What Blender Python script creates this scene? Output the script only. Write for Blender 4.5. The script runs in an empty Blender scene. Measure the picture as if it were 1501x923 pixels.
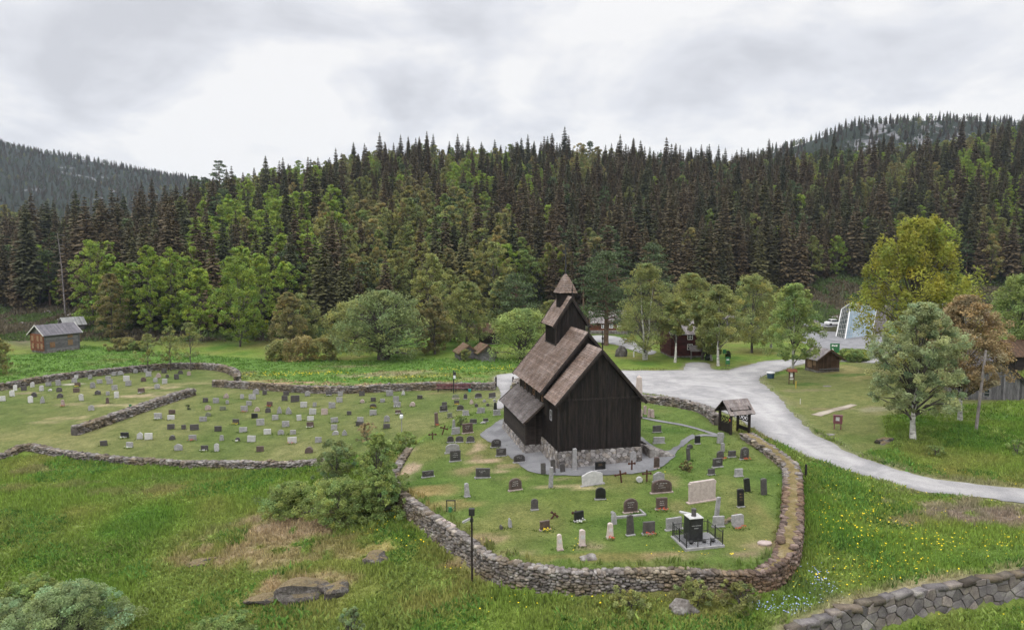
import bpy, bmesh, math, random
import numpy as np
from mathutils import Vector, Matrix, geometry
rad = math.radians

# ------------------------------------------------------------------ camera, sky, sun, exposure
HAZE = 0.00011
FPX, CAMZ = 1014.0, 16.0            # focal length in photograph pixels, camera height over the churchyard
PITCH = math.atan((461.5 - 375.0) / FPX)
scene = bpy.context.scene
COL = scene.collection
cam = bpy.data.cameras.new('camera')
camo = bpy.data.objects.new('camera', cam)
COL.objects.link(camo)
camo.location = (0, 0, CAMZ)
camo.rotation_euler = (math.pi / 2 - PITCH, 0, 0)
cam.sensor_width = 36.0
cam.lens = FPX / 1501.0 * 36.0
cam.clip_end = 12000
scene.camera = camo
scene.view_settings.view_transform = 'Standard'
scene.view_settings.look = 'None'
scene.view_settings.exposure = 0.0
scene.view_settings.gamma = 1.0
scene.view_settings.use_curve_mapping = False
cy = scene.cycles
cy.use_adaptive_sampling = True
cy.adaptive_threshold = 0.03
cy.use_denoising = True
cy.max_bounces = 5
cy.diffuse_bounces = 3
cy.glossy_bounces = 2
cy.transmission_bounces = 3
cy.transparent_max_bounces = 4
cy.volume_bounces = 0

SUN_EL, SUN_AZ = rad(48), rad(215)
world = bpy.data.worlds.new('World')
scene.world = world
world.use_nodes = True
nt = world.node_tree
nt.nodes.clear()
def N(t, ty, **k):
    n = t.nodes.new(ty)
    for a, b in k.items(): setattr(n, a, b)
    return n
def math_n(t, op, a, b=None, c=None):
    n = N(t, 'ShaderNodeMath', operation=op)
    for i, q in enumerate((a, b, c)):
        if q is None: continue
        if isinstance(q, (int, float)): n.inputs[i].default_value = q
        else: t.links.new(q, n.inputs[i])
    return n.outputs[0]
def build_world():
    t = nt; L = t.links.new
    out = N(t, 'ShaderNodeOutputWorld')
    sky = N(t, 'ShaderNodeTexSky', sky_type='NISHITA', sun_disc=False)
    sky.sun_elevation = SUN_EL; sky.sun_rotation = SUN_AZ
    b1 = N(t, 'ShaderNodeBackground'); b1.inputs[1].default_value = 0.10
    L(sky.outputs[0], b1.inputs[0])
    tc = N(t, 'ShaderNodeTexCoord')
    sep = N(t, 'ShaderNodeSeparateXYZ'); L(tc.outputs['Generated'], sep.inputs[0])
    zc = math_n(t, 'ADD', math_n(t, 'MAXIMUM', sep.outputs[2], 0.0), 0.30)
    px = math_n(t, 'DIVIDE', sep.outputs[0], zc); py = math_n(t, 'DIVIDE', sep.outputs[1], zc)
    cmb = N(t, 'ShaderNodeCombineXYZ'); L(px, cmb.inputs[0]); L(py, cmb.inputs[1]); cmb.inputs[2].default_value = 3.7
    no = N(t, 'ShaderNodeTexNoise'); no.inputs['Scale'].default_value = 1.9; no.inputs['Detail'].default_value = 7
    no.inputs['Roughness'].default_value = 0.52; no.inputs['Distortion'].default_value = 0.6
    L(cmb.outputs[0], no.inputs['Vector'])
    no2 = N(t, 'ShaderNodeTexNoise'); no2.inputs['Scale'].default_value = 5.0; no2.inputs['Detail'].default_value = 6
    L(cmb.outputs[0], no2.inputs['Vector'])
    s = math_n(t, 'ADD', math_n(t, 'MULTIPLY', no.outputs[0], 0.80), math_n(t, 'SUBTRACT', math_n(t, 'MULTIPLY', no2.outputs[0], 0.36), 0.08))
    # cloud banks: darker masses in given directions of the sky (direction, spread, strength)
    for (u, v, su, sv, k) in SKYBANKS:
        a = (u - 750.5) / FPX; b = (461.5 - v) / FPX
        d = Vector((a, math.cos(PITCH) + b * math.sin(PITCH), -math.sin(PITCH) + b * math.cos(PITCH))).normalized()
        ex = math_n(t, 'DIVIDE', math_n(t, 'SUBTRACT', sep.outputs[0], d.x), su)
        ez = math_n(t, 'DIVIDE', math_n(t, 'SUBTRACT', sep.outputs[2], d.z), sv)
        q = math_n(t, 'ADD', math_n(t, 'MULTIPLY', ex, ex), math_n(t, 'MULTIPLY', ez, ez))
        g = math_n(t, 'MULTIPLY', math_n(t, 'EXPONENT', math_n(t, 'MULTIPLY', q, -1.0)), k)
        s = math_n(t, 'ADD', s, g)
    ramp = N(t, 'ShaderNodeValToRGB')
    e = ramp.color_ramp.elements
    e[0].position = 0.33; e[0].color = (0.68, 0.69, 0.73, 1)
    e[1].position = 0.57; e[1].color = (1.0, 0.99, 0.985, 1)
    m = ramp.color_ramp.elements.new(0.46); m.color = (0.83, 0.84, 0.88, 1)
    L(s, ramp.inputs[0])
    # an overcast sky is brightest overhead
    up = N(t, 'ShaderNodeMapRange', interpolation_type='SMOOTHSTEP'); L(sep.outputs[2], up.inputs[0])
    up.inputs[1].default_value = 0.30; up.inputs[2].default_value = 0.85; up.inputs[3].default_value = 1.0; up.inputs[4].default_value = 2.85
    b2 = N(t, 'ShaderNodeBackground'); L(up.outputs[0], b2.inputs[1])
    L(ramp.outputs[0], b2.inputs[0])
    mx = N(t, 'ShaderNodeMixShader'); mx.inputs[0].default_value = 0.93
    L(b1.outputs[0], mx.inputs[1]); L(b2.outputs[0], mx.inputs[2]); L(mx.outputs[0], out.inputs[0])
SKYBANKS = [(640, 130, 0.15, 0.04, -0.10), (250, 60, 0.20, 0.05, -0.05), (60, 120, 0.16, 0.05, -0.03), (380, 130, 0.08, 0.05, 0.10), (1150, 60, 0.35, 0.12, 0.06), (450, 15, 0.25, 0.03, -0.06),
            (1350, 90, 0.16, 0.03, -0.06), (140, 225, 0.12, 0.03, 0.06), (1000, 190, 0.25, 0.03, 0.05)]
build_world()
sun = bpy.data.lights.new('sun', 'SUN')
sun.energy = 1.1; sun.angle = rad(14); sun.color = (1.0, 0.96, 0.90)
suno = bpy.data.objects.new('sun', sun); COL.objects.link(suno)
sd = Vector((math.sin(SUN_AZ) * math.cos(SUN_EL), math.cos(SUN_AZ) * math.cos(SUN_EL), math.sin(SUN_EL)))
suno.rotation_euler = sd.to_track_quat('Z', 'Y').to_euler()

# ------------------------------------------------------------------ helpers
rng = np.random.default_rng(7)
R_ = random.Random(11)
def vn(x, y, s, seed=0):
    """value noise in -1..1, vectorised"""
    x = np.asarray(x, float) / s; y = np.asarray(y, float) / s
    xi = np.floor(x).astype(np.int64); yi = np.floor(y).astype(np.int64)
    fx = x - xi; fy = y - yi
    fx = fx * fx * (3 - 2 * fx); fy = fy * fy * (3 - 2 * fy)
    def h(a, b):
        n = (a * 374761393 + b * 668265263 + seed * 1442695041) & 0xffffffff
        n = ((n ^ (n >> 13)) * 1274126177) & 0xffffffff
        n = n ^ (n >> 16)
        return (n & 0xffff) / 32767.5 - 1
    return (h(xi, yi) * (1 - fx) + h(xi + 1, yi) * fx) * (1 - fy) + (h(xi, yi + 1) * (1 - fx) + h(xi + 1, yi + 1) * fx) * fy
def sstep(a, b, x):
    t = np.clip((np.asarray(x, float) - a) / (b - a), 0, 1)
    return t * t * (3 - 2 * t)
CP_, SP_ = math.cos(PITCH), math.sin(PITCH)
def ray(u, v):
    a = (u - 750.5) / FPX; b = (461.5 - v) / FPX
    return np.array([a, CP_ + b * SP_, -SP_ + b * CP_])
def at_z(u, v, z):
    d = ray(u, v); s = (z - CAMZ) / d[2]
    return d[0] * s, d[1] * s
def at_d(u, D):
    return (u - 750.5) / FPX * D * 1.0, D
def sdist(poly, x, y):
    """signed distance to a closed polygon, positive inside"""
    P = np.array(poly, float); x = np.asarray(x, float); y = np.asarray(y, float)
    d = np.full(x.shape, 1e9); ins = np.zeros(x.shape, bool)
    for i in range(len(P)):
        ax, ay = P[i]; bx, by = P[(i + 1) % len(P)]
        dx, dy = bx - ax, by - ay
        t = np.clip(((x - ax) * dx + (y - ay) * dy) / (dx * dx + dy * dy + 1e-9), 0, 1)
        d = np.minimum(d, np.hypot(x - ax - t * dx, y - ay - t * dy))
        c = (ay > y) != (by > y)
        xx = dx * (y - ay) / (dy if abs(dy) > 1e-9 else 1e-9) + ax
        ins ^= c & (x < xx)
    return np.where(ins, d, -d)
def ldist(P, x, y):
    """distance to an open polyline, and the side (positive = left of travel)"""
    x = np.asarray(x, float); y = np.asarray(y, float)
    d = np.full(x.shape, 1e9); s = np.ones(x.shape)
    for (ax, ay), (bx, by) in zip(P[:-1], P[1:]):
        dx, dy = bx - ax, by - ay
        t = np.clip(((x - ax) * dx + (y - ay) * dy) / (dx * dx + dy * dy + 1e-9), 0, 1)
        q = np.hypot(x - ax - t * dx, y - ay - t * dy)
        cr = dx * (y - ay) - dy * (x - ax)
        s = np.where(q < d, np.sign(cr), s); d = np.minimum(d, q)
    return d, s

# ------------------------------------------------------------------ terrain
NEAR = [  # pixel u, pixel v, ground height
 (-300,940,-5.2),(0,920,-5.0),(180,915,-4.9),(350,920,-4.7),(560,920,-4.0),(750,920,-3.1),(1050,915,-2.5),(1200,925,-2.3),
 (-200,800,-4.6),(0,850,-4.6),(200,800,-4.0),(330,880,-4.2),(460,885,-4.1),(590,850,-3.5),(0,760,-4.0),(150,720,-3.5),(300,705,-3.0),(0,695,-3.1),
 (380,790,-3.0),(480,790,-2.8),(560,790,-2.9),(430,740,-2.8),(450,700,-2.6),(560,740,-2.5),(580,712,-1.7),(612,765,-1.65),(670,815,-1.65),
 (760,862,-1.5),(900,866,-1.5),(1020,866,-1.45),(1130,856,-1.35),(1190,830,-1.5),(1195,760,-1.5),(1185,700,-1.1),
 (1300,780,-1.7),(1450,800,-1.6),(1600,770,-1.4),(1300,720,-1.1),(1380,745,-1.1),(1350,850,-2.0),(1501,825,-1.7),(1650,800,-1.5),
 (1180,662,-0.5),(1300,700,-0.8),(1501,727,-0.9),(1700,745,-0.9),
 (1335,640,0.2),(1230,630,-0.3),(1450,620,0.6),(1501,600,0.9),(1450,580,0.8),(1330,560,0.0),(1205,545,-0.4),(1150,550,-0.5),
 (1490,690,-0.5),(1400,680,-0.4),(1501,540,1.0),(1420,520,0.4),(1700,600,1.4),(1700,680,0.2),(1260,545,-0.1),
 (950,562,-0.5),(1080,540,-0.5),(1050,580,-0.3),(1230,500,-0.6),(1150,490,-0.6),(1230,475,-0.6),(1330,495,-0.4),(1501,490,0.2),
 (760,570,-0.5),(1000,520,-0.4),(900,500,-0.5),(860,470,0.2),(1073,640,0.0),(1000,595,0.0),(1130,640,-0.3),
 (250,672,-2.3),(450,672,-2.1),(540,650,-1.7),(300,620,-1.9),(450,600,-1.5),(600,590,-1.0),(350,570,-1.5),(500,570,-1.2),
 (650,575,-0.7),(640,620,-0.8),(590,660,-1.2),(620,650,-0.8),(50,655,-2.7),(60,600,-2.2),(200,570,-1.8),(30,572,-2.1),(280,545,-1.6),
 (-200,640,-3.0),(-200,560,-2.5),(400,545,-1.5),(560,545,-1.2),(700,535,-0.7),(150,530,-2.2),(20,550,-2.5),(80,518,-1.5),
 (300,520,-1.8),(560,525,-1.5),(700,520,-0.8),(450,520,-1.6),(-150,520,-1.5),(1700,520,1.5)]
FARC = [  # pixel u, distance, ground height
 (0,185,1.4),(100,185,1.4),(60,165,0.2),(180,150,-0.8),(300,145,-1.2),(400,140,-1.4),(600,140,-0.8),(750,150,0.0),(850,175,2.2),
 (1000,180,2.6),(1100,185,3.4),(1200,200,5.2),(1350,200,5.0),(1501,190,4.5),(-200,180,2),(1700,190,5),
 (0,230,11),(0,320,27),(0,430,24),(120,230,9),(120,320,16),(120,430,8),(200,300,17),(215,320,21),(265,330,34),(290,330,40),(290,240,22),
 (350,350,43),(450,370,50),(450,260,30),(450,200,13),(600,380,62),(600,260,31),(600,200,13),(750,380,62),(750,260,30),(750,205,13),
 (900,380,62),(900,270,32),(900,220,15),(1050,370,54),(1050,270,30),(1150,380,60),(1150,270,31),(1250,390,62),(1250,275,33),
 (1400,380,67),(1400,260,33),(1501,370,73),(1501,250,35),(1700,350,75),(1700,250,36),(-200,250,12),(-200,340,27),(-250,440,30),
 (290,470,38),(600,480,48),(900,480,48),(1200,480,50),(1500,480,60),(450,310,43),(600,320,49),(750,320,48),(900,325,48),(1250,330,49)]
YARD = [(880,690,0),(760,632,0),(700,640,-.15),(640,690,-.5),(600,690,-.8),(620,745,-.8),(680,790,-.85),(760,815,-.8),(850,820,-.75),(1020,820,-.75),(1110,818,-.7),
        (1140,760,-.5),(1140,700,-.25),(1060,640,0),(1100,650,-.05),(950,600,0),(880,580,0),(650,600,-.6),(650,650,-.45),(600,660,-.95),(1000,700,0),(880,760,-.4)]
class TPS:
    def __init__(s, P, z, lam=0.02):
        s.c = np.array(P, float); n = len(s.c)
        K = s.U(np.hypot(s.c[:, None, 0] - s.c[None, :, 0], s.c[:, None, 1] - s.c[None, :, 1])) + lam * np.eye(n) * 20
        Q = np.c_[np.ones(n), s.c]
        A = np.block([[K, Q], [Q.T, np.zeros((3, 3))]])
        s.w = np.linalg.solve(A, np.r_[np.array(z, float), 0, 0, 0])
    @staticmethod
    def U(r): return r * r * np.log(np.maximum(r, 1e-6)) * 0.001
    def __call__(s, x, y):
        x = np.asarray(x, float); y = np.asarray(y, float); o = np.zeros(x.size); xf = x.ravel(); yf = y.ravel()
        for i in range(0, xf.size, 20000):
            a = xf[i:i + 20000]; b = yf[i:i + 20000]
            o[i:i + 20000] = s.U(np.hypot(a[:, None] - s.c[:, 0], b[:, None] - s.c[:, 1])) @ s.w[:-3] + s.w[-3] + a * s.w[-2] + b * s.w[-1]
        return o.reshape(x.shape)
_p = [at_z(u, v, z) for u, v, z in NEAR] + [at_d(u, D) for u, D, z in FARC]
_z = [q[2] for q in NEAR] + [q[2] for q in FARC]
_p += [(-90, 0), (0, 5), (90, 0), (-60, 15), (60, 15), (0, -60), (-120, 60), (130, 60)]; _z += [-5.5, -4.5, -3, -5.5, -3.4, -5, -4.5, 0]
T_OUT = TPS(_p, _z)
T_IN = TPS([at_z(u, v, z) for u, v, z in YARD], [q[2] for q in YARD])
def pl(pts, z): return [at_z(u, v, z) for u, v in pts]
YARD_POLY = [at_z(u, v, z) for u, v, z in [(600,660,-.9),(581,690,-.9),(582,714,-.85),(614,742,-.85),(652,769,-.85),(692,794,-.85),(722,814,-.8),(780,827,-.75),(850,834,-.7),(930,834,-.7),
             (1000,834,-.7),(1060,838,-.7),(1110,838,-.7),(1140,826,-.65),(1156,800,-.6),(1161,760,-.5),(1161,700,-.3),(1150,682,-.2),(1120,659,-.1),(1095,642,0),
             (1030,605,0),(950,590,0),(860,575,0),(770,575,-.3),(690,600,-.5),(640,625,-.7)]]
LOWWALL = [at_z(u, v, z) for u, v, z in [(1150,932,-2.35),(1185,918,-2.3),(1240,898,-2.2),(1300,880,-2.1),(1400,855,-1.9),(1501,838,-1.8),(1640,815,-1.6),(1800,795,-1.5)]]
OUTCROPS = [at_z(470, 850, -3.2), at_z(415, 862, -3.4), at_z(560, 808, -2.9)]
MTL = ([-1.3,-.85,-.74,-.64,-.56,-.49,-.4,-.25,.1,.5], [192,196,186,164,148,135,118,92,60,30])
MTR = ([-.3,.1,.25,.345,.42,.48,.56,.64,.69,.74,.95,1.3], [30,70,92,117,130,144,157,160,158,150,130,100])
def zfun(x, y):
    x = np.asarray(x, float); y = np.asarray(y, float)
    lim = 0.95 * np.maximum(y, 0) + 60
    xc = np.clip(x, -lim, lim)
    z = T_OUT(xc, np.clip(y, -80, 470))
    # churchyard terrace held up by its wall
    d = sdist(YARD_POLY, x, y)
    zi = T_IN(x, y)
    z = np.where(d > -1.5, z + (zi - z) * sstep(-0.30, 0.30, d), z)
    # step at the lower retaining wall
    dl, s = ldist(LOWWALL, x, y)
    z = z - 1.45 * np.where(s < 0, sstep(-0.25, 0.35, dl), sstep(-0.25, 0.35, -dl)) * (1 - sstep(6, 22, dl) * (s < 0))
    # far mountains
    az = x / np.maximum(y, 1)
    base = z + (20 - z) * sstep(470, 640, y)
    wob = 1 + 0.05 * vn(x, y, 120, 3) + 0.025 * vn(x, y, 45, 4)
    ml = np.interp(az, *MTL) * np.exp(-((y - 1120) / np.where(y < 1120, 330, 500)) ** 2) * wob
    mr = np.interp(az, *MTR) * np.exp(-((y - 760) / np.where(y < 760, 170, 260)) ** 2) * wob
    far = np.maximum(base, np.maximum(ml, mr))
    z = np.where(y > 480, base + (far - base) * sstep(480, 620, y), z)
    # natural relief
    rough = sstep(0.3, 1.0, -d)
    z = z + rough * (0.10 * vn(x, y, 3.1, 5) + 0.05 * vn(x, y, 1.3, 6)) * sstep(-4, 0, 60 - y) + (1 - rough) * 0.03 * vn(x, y, 3, 8)
    z = z + sstep(150, 220, y) * (1.3 * vn(x, y, 26, 9) + 0.5 * vn(x, y, 9, 10))
    for (ox, oy), (rx, ry), hh in zip(OUTCROPS, [(2.6, 1.6), (2.2, 1.3), (1.5, 0.9)], (0.75, 0.5, 0.45)):
        z = z + hh * np.exp(-((x - ox) / rx) ** 2 - ((y - oy - .6) / ry) ** 2)
    return z
def axis(lo, hi, d0, d1, step, g):
    a = list(np.arange(d0, d1 + 1e-6, step)); s = step; b = a[-1]; r = []
    while b < hi: s *= g; b += s; r.append(b)
    s = step; c = a[0]; l = []
    while c > lo: s *= g * 1.02; c -= s; l.append(c)
    return np.array(l[::-1] + a + r)
GX = axis(-1800, 1800, -72, 72, 0.5, 1.035)
GY = axis(-90, 2600, 24, 105, 0.5, 1.018)
_gx, _gy = np.meshgrid(GX, GY)
GZ = zfun(_gx, _gy)
def gz(x, y):
    x = np.clip(np.asarray(x, float), GX[0], GX[-1] - 1e-3); y = np.clip(np.asarray(y, float), GY[0], GY[-1] - 1e-3)
    i = np.clip(np.searchsorted(GX, x) - 1, 0, len(GX) - 2); j = np.clip(np.searchsorted(GY, y) - 1, 0, len(GY) - 2)
    fx = (x - GX[i]) / (GX[i + 1] - GX[i]); fy = (y - GY[j]) / (GY[j + 1] - GY[j])
    return (GZ[j, i] * (1 - fx) + GZ[j, i + 1] * fx) * (1 - fy) + (GZ[j + 1, i] * (1 - fx) + GZ[j + 1, i + 1] * fx) * fy
_S = np.concatenate([np.arange(20, 160, .25), np.arange(160, 500, 1.0), np.arange(500, 2000, 4.0)])
def pix(u, v, lift=0.0):
    """where the sight line through a photograph pixel meets the ground"""
    d = ray(u, v)
    X = d[0] * _S; Y = d[1] * _S; Z = CAMZ + d[2] * _S
    h = Z - gz(X, Y) - lift
    k = np.argmax(h < 0)
    if h[k] >= 0: k = len(_S) - 1
    if k == 0: return X[0], Y[0], float(gz(X[0], Y[0]))
    t = h[k - 1] / (h[k - 1] - h[k]); s = _S[k - 1] + t * (_S[k] - _S[k - 1])
    x, y = d[0] * s, d[1] * s
    return float(x), float(y), float(gz(x, y))
def mpp(x, y, z=0):
    """metres per photograph pixel at a world point"""
    return (y * CP_ - (z - CAMZ) * SP_) / FPX
def project(x, y, z):
    zc = y * CP_ - (z - CAMZ) * SP_; yc = y * SP_ + (z - CAMZ) * CP_
    return 750.5 + FPX * x / zc, 461.5 - FPX * yc / zc
def smooth_line(pts, step=0.5, closed=False):
    P = [np.array(p[:2], float) for p in pts]; n = len(P); out = []
    rngi = range(n if closed else n - 1)
    for i in rngi:
        p0 = P[(i - 1) % n] if closed or i > 0 else P[0]; p1 = P[i]; p2 = P[(i + 1) % n]
        p3 = P[(i + 2) % n] if closed or i + 2 < n else P[-1]
        m = max(1, int(np.linalg.norm(p2 - p1) / step))
        for k in range(m):
            t = k / m
            out.append(0.5 * ((2 * p1) + (-p0 + p2) * t + (2 * p0 - 5 * p1 + 4 * p2 - p3) * t * t + (-p0 + 3 * p1 - 3 * p2 + p3) * t ** 3))
    if not closed: out.append(P[-1])
    return np.array(out)

# ------------------------------------------------------------------ mesh helpers
def npmesh(name, V, F, mats, colors=None, midx=None, smooth=False):
    """V (n,3), F (m,k) array or list of arrays; colors (n,3) per vertex -> attribute Col"""
    V = np.asarray(V, np.float32)
    Fs = [np.asarray(f, np.int32) for f in (F if isinstance(F, list) else [F]) if len(f)]
    me = bpy.data.meshes.new(name)
    me.vertices.add(len(V)); me.vertices.foreach_set('co', V.ravel())
    tot = sum(f.size for f in Fs); npoly = sum(len(f) for f in Fs)
    me.loops.add(tot); me.polygons.add(npoly)
    me.loops.foreach_set('vertex_index', np.concatenate([f.ravel() for f in Fs]))
    cnt = np.concatenate([np.full(len(f), f.shape[1], np.int32) for f in Fs])
    me.polygons.foreach_set('loop_start', np.concatenate([[0], np.cumsum(cnt)[:-1]]).astype(np.int32))
    if midx is not None: me.polygons.foreach_set('material_index', np.asarray(midx, np.int32))
    if smooth: me.polygons.foreach_set('use_smooth', np.ones(npoly, bool))
    for m in (mats if isinstance(mats, (list, tuple)) else [mats]): me.materials.append(m)
    if colors is not None:
        a = me.attributes.new('Col', 'FLOAT_COLOR', 'POINT')
        c = np.ones((len(V), 4), np.float32); c[:, :3] = colors
        a.data.foreach_set('color', c.ravel())
    me.update(calc_edges=True); me.validate()
    return me
def put(name, me, parent=None, loc=None, rotz=0):
    o = bpy.data.objects.new(name, me); COL.objects.link(o)
    if parent is not None: o.parent = parent
    if loc is not None: o.location = loc
    if rotz: o.rotation_euler = (0, 0, rotz)
    return o
def tag(o, label=None, cat=None, group=None, kind=None):
    if label: o['label'] = label
    if cat: o['category'] = cat
    if group: o['group'] = group
    if kind: o['kind'] = kind
    return o
def thing(name, label, cat, loc=(0, 0, 0), rotz=0, group=None):
    return tag(put(name, None, None, loc, rotz), label, cat, group)
class MB:
    """collects shapes for ONE mesh; every shape may carry a tone written to Col"""
    def __init__(s): s.v = []; s.f = []; s.c = []; s.m = []
    def add(s, vs, fs, tone=1.0, mi=0):
        b = len(s.v); s.v += [tuple(p) for p in vs]
        s.c += [(tone, tone, tone) if isinstance(tone, (int, float)) else tuple(tone)] * len(vs)
        for f in fs: s.f.append(tuple(b + i for i in f)); s.m.append(mi)
    def box(s, x0, x1, y0, y1, z0, z1, tone=1.0, mi=0, M=None):
        vs = [(x, y, z) for z in (z0, z1) for x, y in ((x0, y0), (x1, y0), (x1, y1), (x0, y1))]
        if M is not None: vs = [M @ Vector(p) for p in vs]
        s.add(vs, [(0, 3, 2, 1), (4, 5, 6, 7), (0, 1, 5, 4), (1, 2, 6, 5), (2, 3, 7, 6), (3, 0, 4, 7)], tone, mi)
    def bar(s, a, b, w, h, tone=1.0, mi=0, up=(0, 0, 1)):
        a = Vector(a); b = Vector(b); d = (b - a); L = d.length
        if L < 1e-6: return
        d.normalize(); u = Vector(up)
        if abs(d.dot(u)) > .98: u = Vector((0, 1, 0))
        sx = d.cross(u).normalized(); sz = sx.cross(d).normalized()
        vs = []
        for p in (a, b):
            for q, r in ((-1, -1), (1, -1), (1, 1), (-1, 1)): vs.append(p + sx * (q * w / 2) + sz * (r * h / 2))
        s.add(vs, [(0, 1, 2, 3), (7, 6, 5, 4), (0, 4, 5, 1), (1, 5, 6, 2), (2, 6, 7, 3), (3, 7, 4, 0)], tone, mi)
    def tube(s, pts, rs, n=6, tone=1.0, mi=0, cap=True):
        rings = []
        pts = [Vector(p) for p in pts]
        for i, p in enumerate(pts):
            d = (pts[min(i + 1, len(pts) - 1)] - pts[max(i - 1, 0)]).normalized()
            u = Vector((1, 0, 0)) if abs(d.x) < .9 else Vector((0, 1, 0))
            a = d.cross(u).normalized(); b = d.cross(a)
            r = rs[i] if isinstance(rs, (list, tuple)) else rs
            rings.append([p + (a * math.cos(2 * math.pi * k / n) + b * math.sin(2 * math.pi * k / n)) * r for k in range(n)])
        vs = [q for r in rings for q in r]; fs = []
        for i in range(len(pts) - 1):
            for k in range(n):
                fs.append((i * n + k, i * n + (k + 1) % n, (i + 1) * n + (k + 1) % n, (i + 1) * n + k))
        if cap: fs.append(tuple(range(n))[::-1]); fs.append(tuple((len(pts) - 1) * n + k for k in range(n)))
        s.add(vs, fs, tone, mi)
    def prism(s, outline, y0, y1, tone=1.0, mi=0, M=None):
        """outline in (x,z), extruded along y"""
        n = len(outline)
        vs = [(x, y0, z) for x, z in outline] + [(x, y1, z) for x, z in outline]
        if M is not None: vs = [M @ Vector(p) for p in vs]
        s.add(vs, [tuple(range(n)), tuple(range(2 * n - 1, n - 1, -1))] + [(i, i + n, (i + 1) % n + n, (i + 1) % n) for i in range(n)], tone, mi)
    def mesh(s, name, mats, bevel=0, smooth=False):
        me = bpy.data.meshes.new(name)
        me.from_pydata([tuple(v) for v in s.v], [], s.f)
        for m in (mats if isinstance(mats, (list, tuple)) else [mats]): me.materials.append(m)
        a = me.attributes.new('Col', 'FLOAT_COLOR', 'POINT')
        c = np.ones((len(s.v), 4), np.float32); c[:, :3] = np.array(s.c, np.float32)
        a.data.foreach_set('color', c.ravel())
        me.polygons.foreach_set('material_index', np.array(s.m, np.int32))
        bm = bmesh.new(); bm.from_mesh(me)
        bmesh.ops.recalc_face_normals(bm, faces=bm.faces)
        if bevel: bmesh.ops.bevel(bm, geom=list(bm.edges), offset=bevel, segments=1, affect='EDGES', clamp_overlap=True)
        bm.to_mesh(me); bm.free()
        if smooth: me.polygons.foreach_set('use_smooth', np.ones(len(me.polygons), bool))
        me.update()
        return me
    def put(s, name, mats, parent=None, loc=None, rotz=0, bevel=0, smooth=False):
        return put(name, s.mesh(name, mats, bevel, smooth), parent, loc, rotz)

# ------------------------------------------------------------------ materials
def newmat(name):
    m = bpy.data.materials.new(name); m.use_nodes = True
    t = m.node_tree; t.nodes.clear()
    return m, t, t.links.new
def noise(t, vec, scale, detail=4, rough=.55, dist=0):
    n = N(t, 'ShaderNodeTexNoise'); n.inputs['Scale'].default_value = scale; n.inputs['Detail'].default_value = detail
    n.inputs['Roughness'].default_value = rough; n.inputs['Distortion'].default_value = dist
    if vec is not None: t.links.new(vec, n.inputs['Vector'])
    return n.outputs[0]
def ramp(t, fac, stops):
    r = N(t, 'ShaderNodeValToRGB'); e = r.color_ramp.elements
    e[0].position, e[0].color = stops[0][0], (*stops[0][1], 1)
    e[1].position, e[1].color = stops[-1][0], (*stops[-1][1], 1)
    for p, c in stops[1:-1]: q = e.new(p); q.color = (*c, 1)
    t.links.new(fac, r.inputs[0]); return r.outputs[0]
def mixc(t, f, a, b, mode='MIX'):
    n = N(t, 'ShaderNodeMix', data_type='RGBA', blend_type=mode)
    for s, q in ((n.inputs[0], f), (n.inputs[6], a), (n.inputs[7], b)):
        if isinstance(q, (int, float)): s.default_value = q
        elif isinstance(q, tuple): s.default_value = (*q, 1)
        else: t.links.new(q, s)
    return n.outputs[2]
def finish(t, col, rough=.85, bump=None, bs=.3, bd=.02, spec=.3, trans=0, metal=0):
    L = t.links.new
    out = N(t, 'ShaderNodeOutputMaterial'); p = N(t, 'ShaderNodeBsdfPrincipled')
    if isinstance(col, tuple): p.inputs['Base Color'].default_value = (*col, 1)
    else: L(col, p.inputs['Base Color'])
    p.inputs['Roughness'].default_value = rough; p.inputs['Specular IOR Level'].default_value = spec
    p.inputs['Metallic'].default_value = metal
    if bump is not None:
        b = N(t, 'ShaderNodeBump'); b.inputs['Strength'].default_value = bs; b.inputs['Distance'].default_value = bd
        L(bump, b.inputs['Height']); L(b.outputs[0], p.inputs['Normal'])
    if trans:
        tr = N(t, 'ShaderNodeBsdfTranslucent'); L(col, tr.inputs[0])
        mx = N(t, 'ShaderNodeMixShader'); mx.inputs[0].default_value = trans
        L(p.outputs[0], mx.inputs[1]); L(tr.outputs[0], mx.inputs[2]); L(mx.outputs[0], out.inputs[0])
    else: L(p.outputs[0], out.inputs[0])
def wpos(t): return N(t, 'ShaderNodeNewGeometry').outputs['Position']
def surf(name, c1, c2, scale=3, rough=.85, c3=None, fine=25, bump=.4, bd=.02, spec=.3, tone=True, stretch=None, rnd=0, metal=0):
    """two or three colour mottled surface, multiplied by the Col tone; rnd = variation per object"""
    m, t, L = newmat(name)
    v = wpos(t)
    if stretch:
        mp = N(t, 'ShaderNodeMapping'); mp.inputs['Scale'].default_value = stretch; L(v, mp.inputs[0]); v = mp.outputs[0]
    n1 = noise(t, v, scale, 5, .6); n2 = noise(t, v, fine, 3, .6)
    st = [(.35, c1), (.65, c2)] if c3 is None else [(.3, c1), (.5, c2), (.68, c3)]
    c = ramp(t, n1, st)
    c = mixc(t, .55, c, ramp(t, n2, [(.3, (.55, .55, .55)), (.7, (1.4, 1.4, 1.4))]), 'MULTIPLY')
    if tone:
        a = N(t, 'ShaderNodeAttribute', attribute_name='Col'); c = mixc(t, 1.0, c, a.outputs['Color'], 'MULTIPLY')
    if rnd:
        oi = N(t, 'ShaderNodeObjectInfo')
        c = mixc(t, 1.0, c, ramp(t, oi.outputs['Random'], [(0, (1 - rnd,) * 3), (1, (1 + rnd,) * 3)]), 'MULTIPLY')
    finish(t, c, rough, n2, bump, bd, spec, metal=metal)
    return m
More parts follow.
